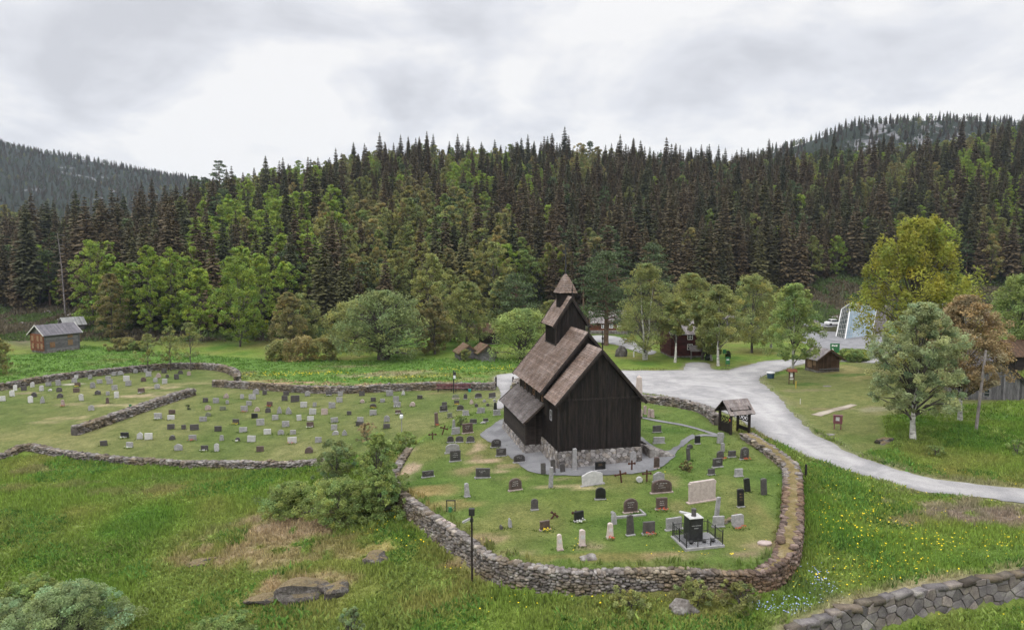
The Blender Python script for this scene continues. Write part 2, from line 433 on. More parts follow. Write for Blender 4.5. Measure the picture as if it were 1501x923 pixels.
def leafmat(name, stops, trans=.3, rough=.7, big=.12):
    """foliage: colour by object random along stops, times the clump tone in Col"""
    m, t, L = newmat(name)
    oi = N(t, 'ShaderNodeObjectInfo')
    c = ramp(t, oi.outputs['Random'], stops)
    a = N(t, 'ShaderNodeAttribute', attribute_name='Col')
    c = mixc(t, 1.0, c, a.outputs['Color'], 'MULTIPLY')
    finish(t, c, rough, None, spec=.2, trans=trans)
    return m
MAT = {}
MAT['rock'] = surf('rock_wall_stone', (.085, .072, .062), (.175, .158, .145), 2.2, .9, (.31, .295, .275), fine=14, bump=.5, bd=.03)
MAT['rockcore'] = surf('wall_core', (.045, .04, .035), (.09, .08, .065), 2, .95)
MAT['blocks'] = surf('large_wall_blocks', (.105, .094, .092), (.165, .152, .148), 1.6, .9, (.23, .215, .19), fine=11, bump=.6, bd=.04)
MAT['moss'] = surf('wall_moss', (.10, .085, .03), (.165, .125, .05), 1.2, .95, (.24, .195, .12), fine=9, bump=.8, bd=.05)
def outcrop_mat():
    m, t, L = newmat('outcrop_rock'); p = wpos(t); n1 = noise(t, p, 1.6, 5, .65); n2 = noise(t, p, 7, 4, .7)
    c = ramp(t, n1, [(.3, (.05, .042, .038)), (.5, (.13, .115, .105)), (.68, (.25, .23, .21))])
    c = mixc(t, .7, c, ramp(t, n2, [(.3, (.55, .55, .55)), (.7, (1.4, 1.4, 1.4))]), 'MULTIPLY')
    ge = N(t, 'ShaderNodeNewGeometry'); sp = N(t, 'ShaderNodeSeparateXYZ'); L(ge.outputs['Normal'], sp.inputs[0])
    f = N(t, 'ShaderNodeMapRange'); L(math_n(t, 'ADD', sp.outputs[2], math_n(t, 'MULTIPLY', math_n(t, 'SUBTRACT', n1, .5), 1.2)), f.inputs[0]); f.inputs[1].default_value = .55; f.inputs[2].default_value = .8
    c = mixc(t, f.outputs[0], c, ramp(t, n2, [(.35, (.13, .10, .05)), (.55, (.22, .17, .10)), (.7, (.12, .13, .04))]))
    a = N(t, 'ShaderNodeAttribute', attribute_name='Col'); c = mixc(t, 1.0, c, a.outputs['Color'], 'MULTIPLY')
    finish(t, c, .95, n2, 1, .12, .2); return m
MAT['outcrop'] = outcrop_mat()
MAT['tar'] = surf('tarred_boards', (.008, .0068, .0068), (.018, .014, .013), 1.2, .7, (.031, .022, .019), fine=10, bump=.4, bd=.01, stretch=(6, 6, .7), spec=.25)
MAT['tarh'] = surf('tarred_planks', (.017, .013, .0115), (.034, .025, .021), 1.5, .8, fine=10, bump=.4, bd=.01, stretch=(1, 1, 6))
MAT['shingle'] = surf('roof_shingles', (.14, .098, .076), (.20, .153, .130), 1.0, .8, (.265, .22, .20), fine=12, bump=.4, bd=.01)
MAT['shingleg'] = surf('grey_roof_shingles', (.10, .088, .085), (.155, .14, .138), 1.0, .8, (.20, .19, .19), fine=12, bump=.4, bd=.01)
MAT['woodbrown'] = surf('brown_boards', (.06, .035, .022), (.11, .065, .04), 2, .8, fine=14, stretch=(1, 1, 1))
MAT['woodgrey'] = surf('weathered_grey_boards', (.085, .082, .086), (.145, .14, .145), 2, .85, (.20, .195, .20), fine=14, stretch=(5, 5, .8))
MAT['logbrown'] = surf('red_brown_logs', (.10, .035, .018), (.19, .07, .03), 2, .8, fine=12)
MAT['loggrey'] = surf('grey_logs', (.10, .095, .095), (.19, .18, .18), 2, .85, fine=12, stretch=(1, 1, 5))
MAT['paleboard'] = surf('pale_trim', (.45, .43, .41), (.62, .6, .58), 2, .7)
MAT['tanboard'] = surf('tan_board', (.20, .12, .065), (.30, .195, .11), 3, .8)
MAT['darkred'] = surf('dark_red_logs', (.055, .014, .014), (.10, .026, .024), 2, .8)
MAT['roofgrey'] = surf('grey_board_roof', (.14, .122, .118), (.22, .195, .19), 1.4, .8, (.30, .275, .27), fine=10)
MAT['roofpale'] = surf('pale_metal_roof', (.24, .24, .24), (.33, .33, .32), 1, .5)
MAT['slate'] = surf('dark_slate_roof', (.10, .095, .105), (.16, .15, .165), 1.4, .7, fine=10)
MAT['turf'] = surf('turf_roof', (.10, .065, .04), (.17, .10, .07), 2, .95, (.10, .12, .04), fine=9, bump=1, bd=.08)
MAT['bark'] = surf('grey_bark', (.06, .05, .045), (.13, .115, .10), 2, .9, fine=8)
MAT['birch'] = surf('birch_bark', (.12, .11, .10), (.55, .53, .50), 1.6, .8, (.68, .66, .63), fine=3, stretch=(1, 1, 2.5))
MAT['pinebark'] = surf('pine_bark', (.10, .065, .045), (.19, .12, .08), 2, .9, fine=8)
MAT['iron'] = surf('black_iron', (.012, .012, .013), (.025, .024, .024), 4, .5, spec=.5)
MAT['rust'] = surf('rusty_iron', (.05, .022, .015), (.10, .045, .03), 6, .85)
MAT['white'] = surf('white_paint', (.70, .70, .70), (.80, .80, .79), 3, .6)
MAT['lampglass'] = surf('lamp_glass', (.75, .77, .8), (.85, .86, .88), 3, .2, spec=.6)
MAT['green'] = surf('green_paint', (.03, .14, .055), (.045, .18, .07), 2, .5)
MAT['teal'] = surf('teal_plastic', (.02, .25, .22), (.03, .3, .27), 2, .4)
MAT['bluewhite'] = surf('blue_plastic', (.03, .06, .09), (.04, .08, .12), 2, .4)
MAT['maroon'] = surf('maroon_paint', (.13, .045, .055), (.18, .07, .08), 3, .6)
MAT['yellow'] = surf('yellow_petals', (.75, .55, .01), (.85, .68, .02), 3, .7, bump=0)
MAT['redfl'] = surf('red_petals', (.45, .05, .03), (.6, .12, .05), 9, .7)
MAT['whitefl'] = surf('white_petals', (.7, .7, .66), (.8, .8, .75), 9, .7)
MAT['blue'] = surf('blue_petals', (.28, .34, .6), (.42, .5, .72), 3, .7, bump=0)
MAT['yellowpaint'] = surf('yellow_post_paint', (.45, .33, .05), (.55, .4, .08), 3, .7)
def stonemat(n, a, b, rough=.6, fine=30): MAT[n] = surf('stone_' + n, a, b, 5, rough, fine=fine, bump=.25, bd=.008, spec=.4, rnd=.12)
stonemat('W', (.44, .43, .42), (.57, .56, .54)); stonemat('L', (.38, .375, .37), (.50, .49, .48)); stonemat('G', (.22, .215, .215), (.34, .33, .33))
stonemat('D', (.050, .045, .045), (.095, .086, .084), .45); stonemat('B', (.075, .052, .045), (.135, .095, .082), .5); stonemat('R', (.30, .235, .215), (.42, .34, .31))
stonemat('K', (.016, .016, .017), (.03, .03, .032), .3); stonemat('M', (.12, .135, .095), (.2, .21, .15), .8); stonemat('P', (.42, .35, .32), (.54, .46, .42))

# ------------------------------------------------------------------ ground sheet
def wp(pts): return [pix(u, v)[:2] for u, v in pts]
MIDCEM = wp([(0,668),(40,655),(100,663),(200,674),(300,678),(480,676),(590,655),(700,600),(735,575),(725,568),(500,573),(320,566),(345,552),(320,541),(280,540),(200,544),(60,560),(0,572),(-120,590),(-300,620),(-520,650),(-520,790),(-300,735),(-120,690)])
MOWN_R = wp([(1115,556),(1140,575),(1170,607),(1200,632),(1260,665),(1300,655),(1290,610),(1330,600),(1450,590),(1501,585),(1501,560),(1260,530),(1180,540)])
BACKM = wp([(-700,640),(-300,600),(-120,580),(0,566),(60,552),(200,537),(330,535),(352,556),(500,568),(725,565),(755,545),(780,528),(700,524),(560,528),(400,528),(300,520),(110,505),(50,518),(0,520),(-200,530),(-700,540)])
FORE = [(-90, 10), (90, 10), (90, 62), (-90, 62)]
SCREE = wp([(-60,500),(0,500),(45,512),(60,480),(110,470),(150,480),(160,450),(100,440),(0,440),(-60,440)])
BLOBS = [  # u, v, radius x, radius y (m), colour, strength : bare soil, dry grass, moss
 (655,575,3,1,(.20,.17,.08),.5),(690,690,1.5,1.2,(.26,.19,.11),.6),(700,655,.5,1.6,(.34,.26,.17),.9),(712,675,1.6,.35,(.36,.27,.18),.9),(725,690,1.3,.3,(.34,.26,.17),.8),(700,668,.4,1.2,(.3,.22,.14),.7),
 (690,665,.35,.8,(.3,.22,.14),.7),(745,683,1.2,.4,(.3,.22,.14),.6),(830,712,2.2,.35,(.36,.30,.17),.8),(870,716,1.8,.25,(.38,.32,.18),.8),(805,703,1.5,.3,(.3,.24,.14),.5),(760,700,2,.6,(.18,.16,.07),.5),
 (900,690,3,.4,(.2,.17,.08),.4),(985,704,.5,1.4,(.24,.2,.1),.5),(990,740,.4,1.5,(.2,.17,.08),.4),(870,735,4,2.5,(.13,.15,.04),.4),(760,770,3,1.5,(.13,.15,.04),.3),
 (660,740,2.5,.8,(.24,.19,.08),.7),(640,720,1.4,1.4,(.26,.20,.09),.6),(600,690,.7,2.2,(.36,.27,.19),.9),(594,668,.7,2,(.34,.27,.18),.8),(615,720,1.5,1.3,(.25,.19,.08),.8),(700,790,2.4,.6,(.27,.2,.12),.7),
 (740,808,2,.5,(.24,.2,.1),.6),(865,800,1.2,.4,(.25,.19,.13),.6),(975,815,1.5,.5,(.26,.18,.13),.7),(1060,812,2.2,.5,(.24,.17,.12),.7),(900,815,5,.5,(.19,.15,.06),.6),(1120,800,1.5,.6,(.3,.22,.15),.6),
 (1130,770,.5,3,(.18,.15,.06),.4),
 # left plot and middle plot: worn strips
 (180,595,1,7,(.30,.25,.14),.0),(230,568,3.5,1,(.30,.25,.15),.7),(205,580,3,.9,(.32,.26,.16),.8),(165,594,3.5,.8,(.32,.27,.16),.8),(110,612,3,.7,(.30,.26,.14),.7),(80,618,3,.6,(.28,.24,.13),.6),(88,613,2.5,.6,(.2,.18,.08),.5),
 (105,563,1.6,.6,(.42,.38,.33),.8),(108,592,2,.7,(.28,.22,.14),.5),(38,576,2,.6,(.28,.22,.15),.6),(255,575,4,1,(.25,.22,.12),.5),(270,562,4,1,(.26,.23,.12),.5),(60,640,6,1,(.17,.17,.06),.4),
 # band of bare soil over the far cemetery wall, dry patches in the meadow
 (430,561,5,.7,(.36,.25,.16),.9),(480,563,5,.6,(.34,.24,.15),.9),(540,563,4,.6,(.36,.25,.17),.9),(395,558,3,.6,(.32,.24,.14),.8),(600,561,4,.8,(.32,.25,.14),.7),(640,560,3,.7,(.28,.22,.10),.7),
 (560,549,6,2,(.27,.23,.14),.7),(590,545,5,1.5,(.26,.22,.12),.6),(510,537,5,1.0,(.26,.22,.13),.5),(620,552,8,1.2,(.22,.21,.07),.5),(700,555,5,1.5,(.22,.2,.09),.6),(360,548,2,2.5,(.20,.18,.09),.6),(660,548,8,1,(.20,.20,.06),.4),
 # foreground dry mound and bare patches
 (400,790,5.5,3.2,(.26,.205,.12),.85),(440,770,3.5,2,(.28,.21,.14),.7),(350,805,3.8,1.8,(.23,.185,.10),.8),(480,810,3,2,(.22,.19,.09),.6),(300,820,1.5,.9,(.20,.16,.09),.8),(430,820,4,1.5,(.24,.2,.1),.6),(410,850,2.5,.8,(.27,.19,.12),.8),(470,845,2,.6,(.25,.18,.11),.7),
 (400,760,2,1,(.34,.26,.19),.6),(560,800,1.6,.5,(.30,.24,.10),.8),(520,790,3,1.5,(.16,.15,.05),.5),(50,690,2.5,1,(.2,.17,.09),.6),(95,710,3,.8,(.19,.17,.08),.5),(190,720,5,.8,(.18,.16,.08),.5),(20,715,2,1,(.19,.16,.08),.5),
 (60,790,5,3,(.11,.15,.03),.5),(240,770,5,2,(.10,.15,.03),.3),(80,850,5,2,(.12,.16,.03),.4),(300,700,6,1,(.06,.14,.03),.4),
 (990,870,2,1,(.15,.12,.07),.5),(1060,868,1.2,.7,(.2,.14,.09),.6),(1175,860,2,1.5,(.09,.12,.05),.5),
 (1400,745,4,1.2,(.19,.15,.12),.7),(1450,755,4.5,1.3,(.20,.16,.13),.8),(1340,765,1.5,.8,(.22,.16,.12),.5),(1480,765,3,1,(.2,.15,.12),.6),(1340,722,3,.5,(.2,.18,.09),.5),(1440,735,8,.5,(.22,.19,.12),.7),(1480,815,6,1,(.10,.17,.04),.5),
 (1240,598,3.5,.8,(.2,.16,.09),.6),(1270,600,3,1,(.26,.24,.16),.6),(1300,605,3,.8,(.2,.18,.09),.5),(1165,590,.8,3,(.18,.17,.08),.5),(1180,572,3,1,(.19,.16,.1),.5),(1400,650,6,3,(.06,.13,.02),.3),(1390,604,3,.6,(.24,.22,.11),.5),
 (1200,455,16,14,(.06,.055,.035),.9),(1240,450,14,14,(.065,.055,.035),.9),(1150,452,12,12,(.055,.06,.03),.8),(1210,470,10,2,(.17,.14,.12),.7),(1300,440,16,14,(.05,.05,.03),.8),
 (1240,550,3,1.5,(.05,.12,.02),.6),(1180,563,2.2,1.2,(.055,.115,.02),.7),(1250,645,4,1.5,(.09,.15,.03),.4)]
BLW = []
for u, v, rx, ry, c, s in BLOBS:
    x, y, _ = pix(u, v); BLW.append((x, y, rx, ry, np.array(c), s))
def gcol(x, y):
    x = np.asarray(x, float); y = np.asarray(y, float); n = x.shape
    def C(c): return np.array(c)[None, :] * np.ones(n + (1,)).reshape(-1, 1) if False else np.broadcast_to(np.array(c), n + (3,)).copy()
    def mix(a, b, m): return a * (1 - m[..., None]) + b * m[..., None]
    n1 = vn(x, y, 7, 21) * .6 + vn(x, y, 2.6, 22) * .4; n2 = vn(x, y, 1.4, 23)
    c = C((.132, .190, .036)); c = mix(c, C((.18, .185, .055)), sstep(-.1, .7, n1)); c = mix(c, C((.084, .158, .026)), sstep(.0, .7, -n1))
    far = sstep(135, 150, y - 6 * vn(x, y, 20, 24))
    dm = sdist(MIDCEM, x, y)
    cem = C((.122, .142, .046)); cem = mix(cem, C((.165, .170, .066)), sstep(0, .8, n1)); cem = mix(cem, C((.092, .125, .034)), sstep(0, .6, -n1))
    c = mix(c, cem, sstep(-.4, .4, dm))
    db = sdist(BACKM, x, y)
    bk = C((.098, .178, .036)); bk = mix(bk, C((.135, .170, .05)), sstep(.0, .8, n1)); c = mix(c, bk, sstep(-1.5, 1.5, db))
    dr = sdist(MOWN_R, x, y)
    mr = C((.135, .152, .050)); mr = mix(mr, C((.22, .20, .08)), sstep(.1, .7, n1)); c = mix(c, mr, sstep(-.8, .8, dr))
    dy = sdist(YARD_POLY, x, y)
    yd = C((.096, .142, .033)); yd = mix(yd, C((.138, .150, .048)), sstep(.05, .7, n1)); yd = mix(yd, C((.062, .115, .022)), sstep(.1, .7, -n1))
    c = mix(c, yd, sstep(-.3, .3, dy))
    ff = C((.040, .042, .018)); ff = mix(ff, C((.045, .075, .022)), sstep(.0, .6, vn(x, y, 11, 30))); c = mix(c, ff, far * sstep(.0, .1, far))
    ds = sdist(SCREE, x, y)
    sc = C((.13, .105, .085)); sc = mix(sc, C((.075, .085, .035)), sstep(-.2, .5, vn(x, y, 4, 31))); c = mix(c, sc, sstep(-2, 2, ds) * .9)
    for (bx, by, rx, ry, cc, s) in BLW:
        w = np.exp(-(((x - bx) / rx) ** 2 + ((y - by) / ry) ** 2)) 
        w = s * sstep(.15, .75, w * (1 + .9 * vn(x, y, .9, 33)))
        c = mix(c, np.broadcast_to(cc, n + (3,)), w)
    dd = sdist(ROAD_MAIN, x, y)
    c = mix(c, C((.20, .185, .12)), .65 * sstep(-1.1, -.1, dd + .35 * n2))
    dlow, sl = ldist(LOWWALL, x, y)
    c = mix(c, C((.27, .215, .15)), .75 * (sl > 0) * sstep(1.3, .3, dlow + .3 * n2))
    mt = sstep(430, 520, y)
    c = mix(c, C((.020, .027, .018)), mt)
    return c
ROAD_MAIN = wp([(727,551),(752,547),(800,542),(880,543),(985,543),(1002,541),(1009,532),(1036,532),(1045,541),(1062,543),(1090,537),(1125,529),(1183,526),(1240,524),(1305,528),(1305,533),(1235,530),(1180,533),
                (1135,546),(1116,553),(1113,559),(1125,568),(1142,583),(1165,610),(1200,640),(1260,670),(1340,695),(1420,709),(1501,716),(1620,722),(1620,745),(1501,738),(1420,728),(1340,718),(1250,693),
                (1180,668),(1125,640),(1100,625),(1085,615),(1060,604),(1010,587),(950,577),(880,566),(800,565),(765,556),(752,562),(745,580),(737,600),(726,600),(733,575),(726,562)])
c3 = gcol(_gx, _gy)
_mk = sstep(560, 640, _gy) * np.where(_gx / np.maximum(_gy, 1) < 0, .75, 1.0) * sstep(40, 90, GZ)
_nx, _ny = len(GX), len(GY)
_idx = np.arange(_nx * _ny).reshape(_ny, _nx)
_F = np.stack([_idx[:-1, :-1], _idx[:-1, 1:], _idx[1:, 1:], _idx[1:, :-1]], -1).reshape(-1, 4)
def ground_mat():
    m, t, L = newmat('ground_grass')
    a = N(t, 'ShaderNodeAttribute', attribute_name='Col'); p = wpos(t)
    n1 = noise(t, p, .9, 5, .6); n2 = noise(t, p, 6.0, 5, .7); n3 = noise(t, p, 28, 3, .6)
    c = mixc(t, 1, a.outputs['Color'], ramp(t, n1, [(.3, (.72, .76, .7)), (.7, (1.28, 1.22, 1.3))]), 'MULTIPLY')
    c = mixc(t, 1, c, ramp(t, n2, [(.3, (.62, .66, .6)), (.7, (1.38, 1.34, 1.4))]), 'MULTIPLY')
    c = mixc(t, .8, c, ramp(t, n3, [(.3, (.6, .6, .6)), (.7, (1.4, 1.4, 1.4))]), 'MULTIPLY')
    # rocky outcrops on the far mountains
    r1 = noise(t, p, .035, 6, .65, 1.0); r2 = noise(t, p, .012, 3, .5)
    rk = math_n(t, 'ADD', math_n(t, 'MULTIPLY', r1, .7), math_n(t, 'MULTIPLY', r2, .3))
    thr = math_n(t, 'SUBTRACT', .70, math_n(t, 'MULTIPLY', a.outputs['Alpha'], .155))
    f = N(t, 'ShaderNodeMapRange'); L(rk, f.inputs[0]); L(thr, f.inputs[1]); L(math_n(t, 'ADD', thr, .03), f.inputs[2])
    f.inputs[3].default_value = 0; f.inputs[4].default_value = 1
    f2 = math_n(t, 'MULTIPLY', f.outputs[0], math_n(t, 'GREATER_THAN', a.outputs['Alpha'], .02))
    rc = ramp(t, noise(t, p, .12, 5, .7), [(.35, (.10, .10, .11)), (.65, (.27, .265, .27))])
    c = mixc(t, f2, c, rc)
    h = math_n(t, 'ADD', n2, math_n(t, 'MULTIPLY', n3, .4))
    finish(t, c, .95, h, .9, .09, .1)
    return m
MAT['ground'] = ground_mat()
V = np.stack([_gx.ravel(), _gy.ravel(), GZ.ravel()], 1)
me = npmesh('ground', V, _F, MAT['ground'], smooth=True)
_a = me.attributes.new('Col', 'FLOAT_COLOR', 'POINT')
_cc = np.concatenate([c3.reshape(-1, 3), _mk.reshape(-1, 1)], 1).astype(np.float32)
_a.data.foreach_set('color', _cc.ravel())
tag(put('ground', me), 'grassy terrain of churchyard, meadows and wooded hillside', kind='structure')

# ------------------------------------------------------------------ roads, gravel paths
def gravel_mat(name, a, b, c, trk=1.0):
    m, t, L = newmat(name); p = wpos(t)
    n1 = noise(t, p, .30, 5, .6, 1.2); n2 = noise(t, p, 14, 4, .8); n3 = noise(t, p, 2.2, 4, .6)
    col = ramp(t, n1, [(.36, a), (.5, b), (.64, c)])
    col = mixc(t, 1, col, ramp(t, n3, [(.3, (.93, .93, .94)), (.7, (1.06, 1.06, 1.05))]), 'MULTIPLY')
    col = mixc(t, .7, col, ramp(t, n2, [(.3, (.75, .75, .75)), (.7, (1.25, 1.25, 1.25))]), 'MULTIPLY')
    at = N(t, 'ShaderNodeAttribute', attribute_name='Col'); col = mixc(t, 1, col, at.outputs['Color'], 'MULTIPLY')
    finish(t, col, .95, n2, .4, .02, .15)
    return m
MAT['gravel'] = gravel_mat('pale_gravel', (.27, .265, .265), (.33, .32, .315), (.38, .37, .36))
MAT['graveldark'] = gravel_mat('grey_gravel', (.165, .165, .17), (.21, .21, .215), (.25, .248, .25))
MAT['soil'] = gravel_mat('sandy_path', (.27, .23, .18), (.36, .31, .25), (.42, .37, .3))
def voronoi(L, H, w, h, r, jit=.42, gap=.02, slope=None):
    """random convex cells covering an L x H face; yields shrunk polygons in (s, t)"""
    nx_, ny_ = max(1, int(L / w)), max(1, int(round(H / h))); S = {}
    for i in range(-1, nx_ + 1):
        for j in range(-1, ny_ + 1): S[(i, j)] = ((i + .5 + (j % 2) * .5 + r.uniform(-jit, jit)) * L / nx_, (j + .5 + r.uniform(-jit, jit)) * H / ny_)
    for (i, j), (a, b) in S.items():
        if not (0 <= j < ny_): continue
        P = [(max(0, a - 2 * w), 0), (min(L, a + 2 * w), 0), (min(L, a + 2 * w), H), (max(0, a - 2 * w), H)]
        for di in (-2, -1, 0, 1, 2):
            for dj in (-2, -1, 0, 1, 2):
                q = S.get((i + di, j + dj))
                if q is None or (di == 0 and dj == 0) or not P: continue
                mx, my, nx2, ny2 = (a + q[0]) / 2, (b + q[1]) / 2, q[0] - a, (q[1] - b) * (w / h) ** 2 * .5; out = []
                for k in range(len(P)):
                    c, d = P[k], P[(k + 1) % len(P)]; fc = (c[0] - mx) * nx2 + (c[1] - my) * ny2; fd = (d[0] - mx) * nx2 + (d[1] - my) * ny2
                    if fc <= 0: out.append(c)
                    if fc * fd < 0: t = fc / (fc - fd); out.append((c[0] + (d[0] - c[0]) * t, c[1] + (d[1] - c[1]) * t))
                P = out
        if len(P) < 3: continue
        cx, cz = sum(p[0] for p in P) / len(P), sum(p[1] for p in P) / len(P)
        yield [(p[0] + (cx - p[0]) * min(.4, gap / (math.hypot(p[0] - cx, p[1] - cz) + 1e-6) * 1.2), p[1] + (cz - p[1]) * min(.4, gap / (math.hypot(p[0] - cx, p[1] - cz) + 1e-6) * 1.2)) for p in P], (cx, cz)
def cell_stones(mb, face, L, H, w, h, seed, depth=.07, gap=.03):
    """face(s, t, out) -> point; adds one bevelled flat stone per cell"""
    r = np.random.default_rng(seed)
    for P, (cx, cz) in voronoi(L, H, w, h, r, .40, gap):
        n = len(P); o = depth * r.uniform(.5, 1.2); tl = r.normal(0, .03, 2); sh = lambda p, k: (p[0] + (cx - p[0]) * k, p[1] + (cz - p[1]) * k)
        vs = [face(*p, -.12) for p in P] + [face(*p, o * .75 + (p[0] - cx) * tl[0] + (p[1] - cz) * tl[1]) for p in P] + [face(*sh(p, .14), o + (p[0] - cx) * tl[0] + (p[1] - cz) * tl[1]) for p in P]
        g = float(np.clip(r.normal(1, .2), .5, 1.5)); wm = r.random() < .4
        mb.add(vs, [(i, (i + 1) % n, n + (i + 1) % n, n + i) for i in range(n)] + [(n + i, n + (i + 1) % n, 2 * n + (i + 1) % n, 2 * n + i) for i in range(n)] + [tuple(2 * n + i for i in range(n))], (g, g * (.94 if wm else .99), g * (.87 if wm else 1.0)))
TRACK = None
def sheet(name, label, poly, mat, lift, step=.8, jit=.12, track=None):
    P = smooth_line(poly, .5, True)
    nx_ = vn(P[:, 0], P[:, 1], .8, 41) * jit + vn(P[:, 0], P[:, 1], .35, 43) * jit * .6; ny_ = vn(P[:, 0], P[:, 1], .8, 42) * jit + vn(P[:, 0], P[:, 1], .35, 44) * jit * .6
    P = P + np.stack([nx_, ny_], 1)
    x0, y0 = P.min(0); x1, y1 = P.max(0)
    gx, gy = np.meshgrid(np.arange(x0, x1, step), np.arange(y0, y1, step))
    gx = gx + (np.arange(gx.shape[0]) % 2)[:, None] * step / 2
    gx = gx.ravel(); gy = gy.ravel(); sd_ = sdist(P, gx, gy); k = sd_ > step * .35
    n = len(P)
    pts = [Vector((a, b)) for a, b in P] + [Vector((a, b)) for a, b in zip(gx[k], gy[k])]
    vs, es, fs, *_ = geometry.delaunay_2d_cdt(pts, [(i, (i + 1) % n) for i in range(n)], [list(range(n))], 1, 1e-4)
    V = np.array([(v.x, v.y) for v in vs]); Z = gz(V[:, 0], V[:, 1]) + lift
    ed = sdist(P, V[:, 0], V[:, 1])
    tone = .80 + .20 * sstep(.1, 1.2, ed)
    if track is not None:
        dt, _ = ldist(track, V[:, 0], V[:, 1]); dt = dt + .25 * vn(V[:, 0], V[:, 1], 3, 46)
        tone = tone * (1 + .07 * np.exp(-((dt - .85) / .3) ** 2) - .07 * np.exp(-(dt / .35) ** 2) - .10 * sstep(1.5, 2.2, dt) * sstep(6, 3, dt))
    tone = tone * (1 + .05 * vn(V[:, 0], V[:, 1], 2.3, 47))
    colr = np.stack([tone, tone, tone * 1.01], 1)
    me = npmesh(name, np.c_[V, Z], np.array([tuple(f) for f in fs if len(f) == 3]), mat, colr, smooth=True)
    o = tag(put(name, me), label, kind='structure')
    return o
sheet('road', 'pale gravel road and forecourt around the churchyard', ROAD_MAIN, MAT['gravel'], .05, .42, .2, track=wp([(1000,560),(1060,566),(1110,592),(1160,635),(1240,680),(1340,706),(1430,719),(1600,733)]))
sheet('parking_area', 'grey gravel parking area before the glass building', wp([(1178,503),(1176,492),(1186,484),(1215,486),(1245,487),(1300,489),(1420,494),(1420,520),(1300,526),(1262,523),(1232,519),(1207,512)]), MAT['graveldark'], .054, 2.0, .3)
sheet('parking_strip', 'narrow gravel strip beyond the parking area', wp([(1180,477),(1186,472),(1222,472),(1228,476),(1223,479),(1190,479)]), MAT['graveldark'], .06, 2.0, .3)
sheet('farm_path', 'gravel lane running behind the tall pine', wp([(868,492),(900,493),(925,499),(945,509),(962,516),(950,520),(925,513),(900,505),(868,500)]), MAT['gravel'], .06, 1.2, .2)
sheet('gravel_path', 'grey gravel path around the church', [at_z(u, v, z) for u, v, z in [(742,612,-.2),(722,624,-.3),(707,634,-.3),(704,640,-.3),(716,645,-.2),(730,652,-.1),(745,664,0),(760,676,0),(782,688,0),(840,693,0),(900,693,0),(945,690,0),(968,684,0),(988,668,0),(1000,654,0),(1014,645,0),(1022,640,0),
      (1014,637,0),(1000,645,0),(990,656,0),(975,661,0),(952,650,0),(940,640,0),(930,640,0),(800,600,-.05)]], MAT['graveldark'], .05, .6, .12)
def strip(name, label, pts, w, mat, lift):
    C = smooth_line(wp(pts), .5); d = np.gradient(C, axis=0); d /= np.linalg.norm(d, axis=1)[:, None]; nn = np.stack([-d[:, 1], d[:, 0]], 1)
    ww = w * (1 + .25 * vn(C[:, 0], C[:, 1], .9, 51))[:, None]
    k = 4; V = []; T = []
    for q in range(k + 1):
        f = q / k * 2 - 1; p = C + nn * ww * f / 2; V.append(np.c_[p, gz(p[:, 0], p[:, 1]) + lift]); T.append(np.full(len(C), 1 - .2 * abs(f)))
    V = np.concatenate(V); T = np.concatenate(T); n = len(C); I = np.arange(n - 1)
    F = np.concatenate([np.stack([I + q * n, I + (q + 1) * n, I + 1 + (q + 1) * n, I + 1 + q * n], 1) for q in range(k)])
    return tag(put(name, npmesh(name, V, F, mat, np.stack([T] * 3, 1), smooth=True)), label, kind='structure')
strip('gate_path', 'narrow gravel path from the church to the roofed gate', [(940,612),(965,617),(1000,623),(1030,631),(1060,641),(1045,636),(1016,641)][:5], .55, MAT['graveldark'], .045)
strip('gate_link_path', 'short gravel path joining the church path', [(1012,643),(1030,638),(1056,640)], .6, MAT['graveldark'], .049)
strip('dirt_path', 'sandy footpath across the mown slope', [(1196,609),(1215,603),(1235,598),(1252,593)], .9, MAT['soil'], .04)

# ------------------------------------------------------------------ dry stone walls
def _tmpl():
    vs = []; ix = {}
    for i in (-1, 0, 1):
        for j in (-1, 0, 1):
            for k in (-1, 0, 1):
                if i == j == k == 0: continue
                p = np.array([i, j, k], float); nrm = (abs(p) ** 3.2).sum() ** (1 / 3.2); ix[(i, j, k)] = len(vs); vs.append(p / nrm)
    fs = []
    for ax in range(3):
        for sgn in (-1, 1):
            o = [a for a in range(3) if a != ax]
            for a in (-1, 0):
                for b in (-1, 0):
                    q = []
                    for da, db in ((0, 0), (1, 0), (1, 1), (0, 1)):
                        c = [0, 0, 0]; c[ax] = sgn; c[o[0]] = a + da; c[o[1]] = b + db; q.append(ix[tuple(c)])
                    if (sgn > 0) != (ax == 1): q = q[::1]
                    else: q = q[::-1]
                    fs.append(q)
    return np.array(vs), np.array(fs)
TV, TF = _tmpl()
TVB = np.sign(TV) * (np.abs(TV) > .1) * .97
def stones(C, S, A, r, jit=.22, block=False):
    """C centres (n,3), S half sizes (n,3), A yaw (n,) -> V,F,vertex count per stone"""
    n = len(C); v = (TVB if block else TV)[None] * (1 + r.normal(0, jit, (n, len(TV), 3)) * .45) 
    v = v * S[:, None, :]
    t = r.normal(0, .02 if block else .12, (n, 1)); x = v[..., 0] * np.cos(t) - v[..., 2] * np.sin(t); z = v[..., 0] * np.sin(t) + v[..., 2] * np.cos(t)
    y = v[..., 1]; ca = np.cos(A)[:, None]; sa = np.sin(A)[:, None]
    X = x * ca - y * sa; Y = x * sa + y * ca
    V = np.stack([X, Y, z], -1) + C[:, None, :]
    F = TF[None] + (np.arange(n) * len(TV))[:, None, None]
    return V.reshape(-1, 3), F.reshape(-1, 4)
def stone_tones(n, r, warm=.35):
    g = np.clip(r.normal(1, .24, n), .45, 1.6); w = r.random(n) < warm
    c = np.stack([g, g * np.where(w, .93, .99), g * np.where(w, .85, 1.0)], 1)
    return np.repeat(c, len(TV), 0)
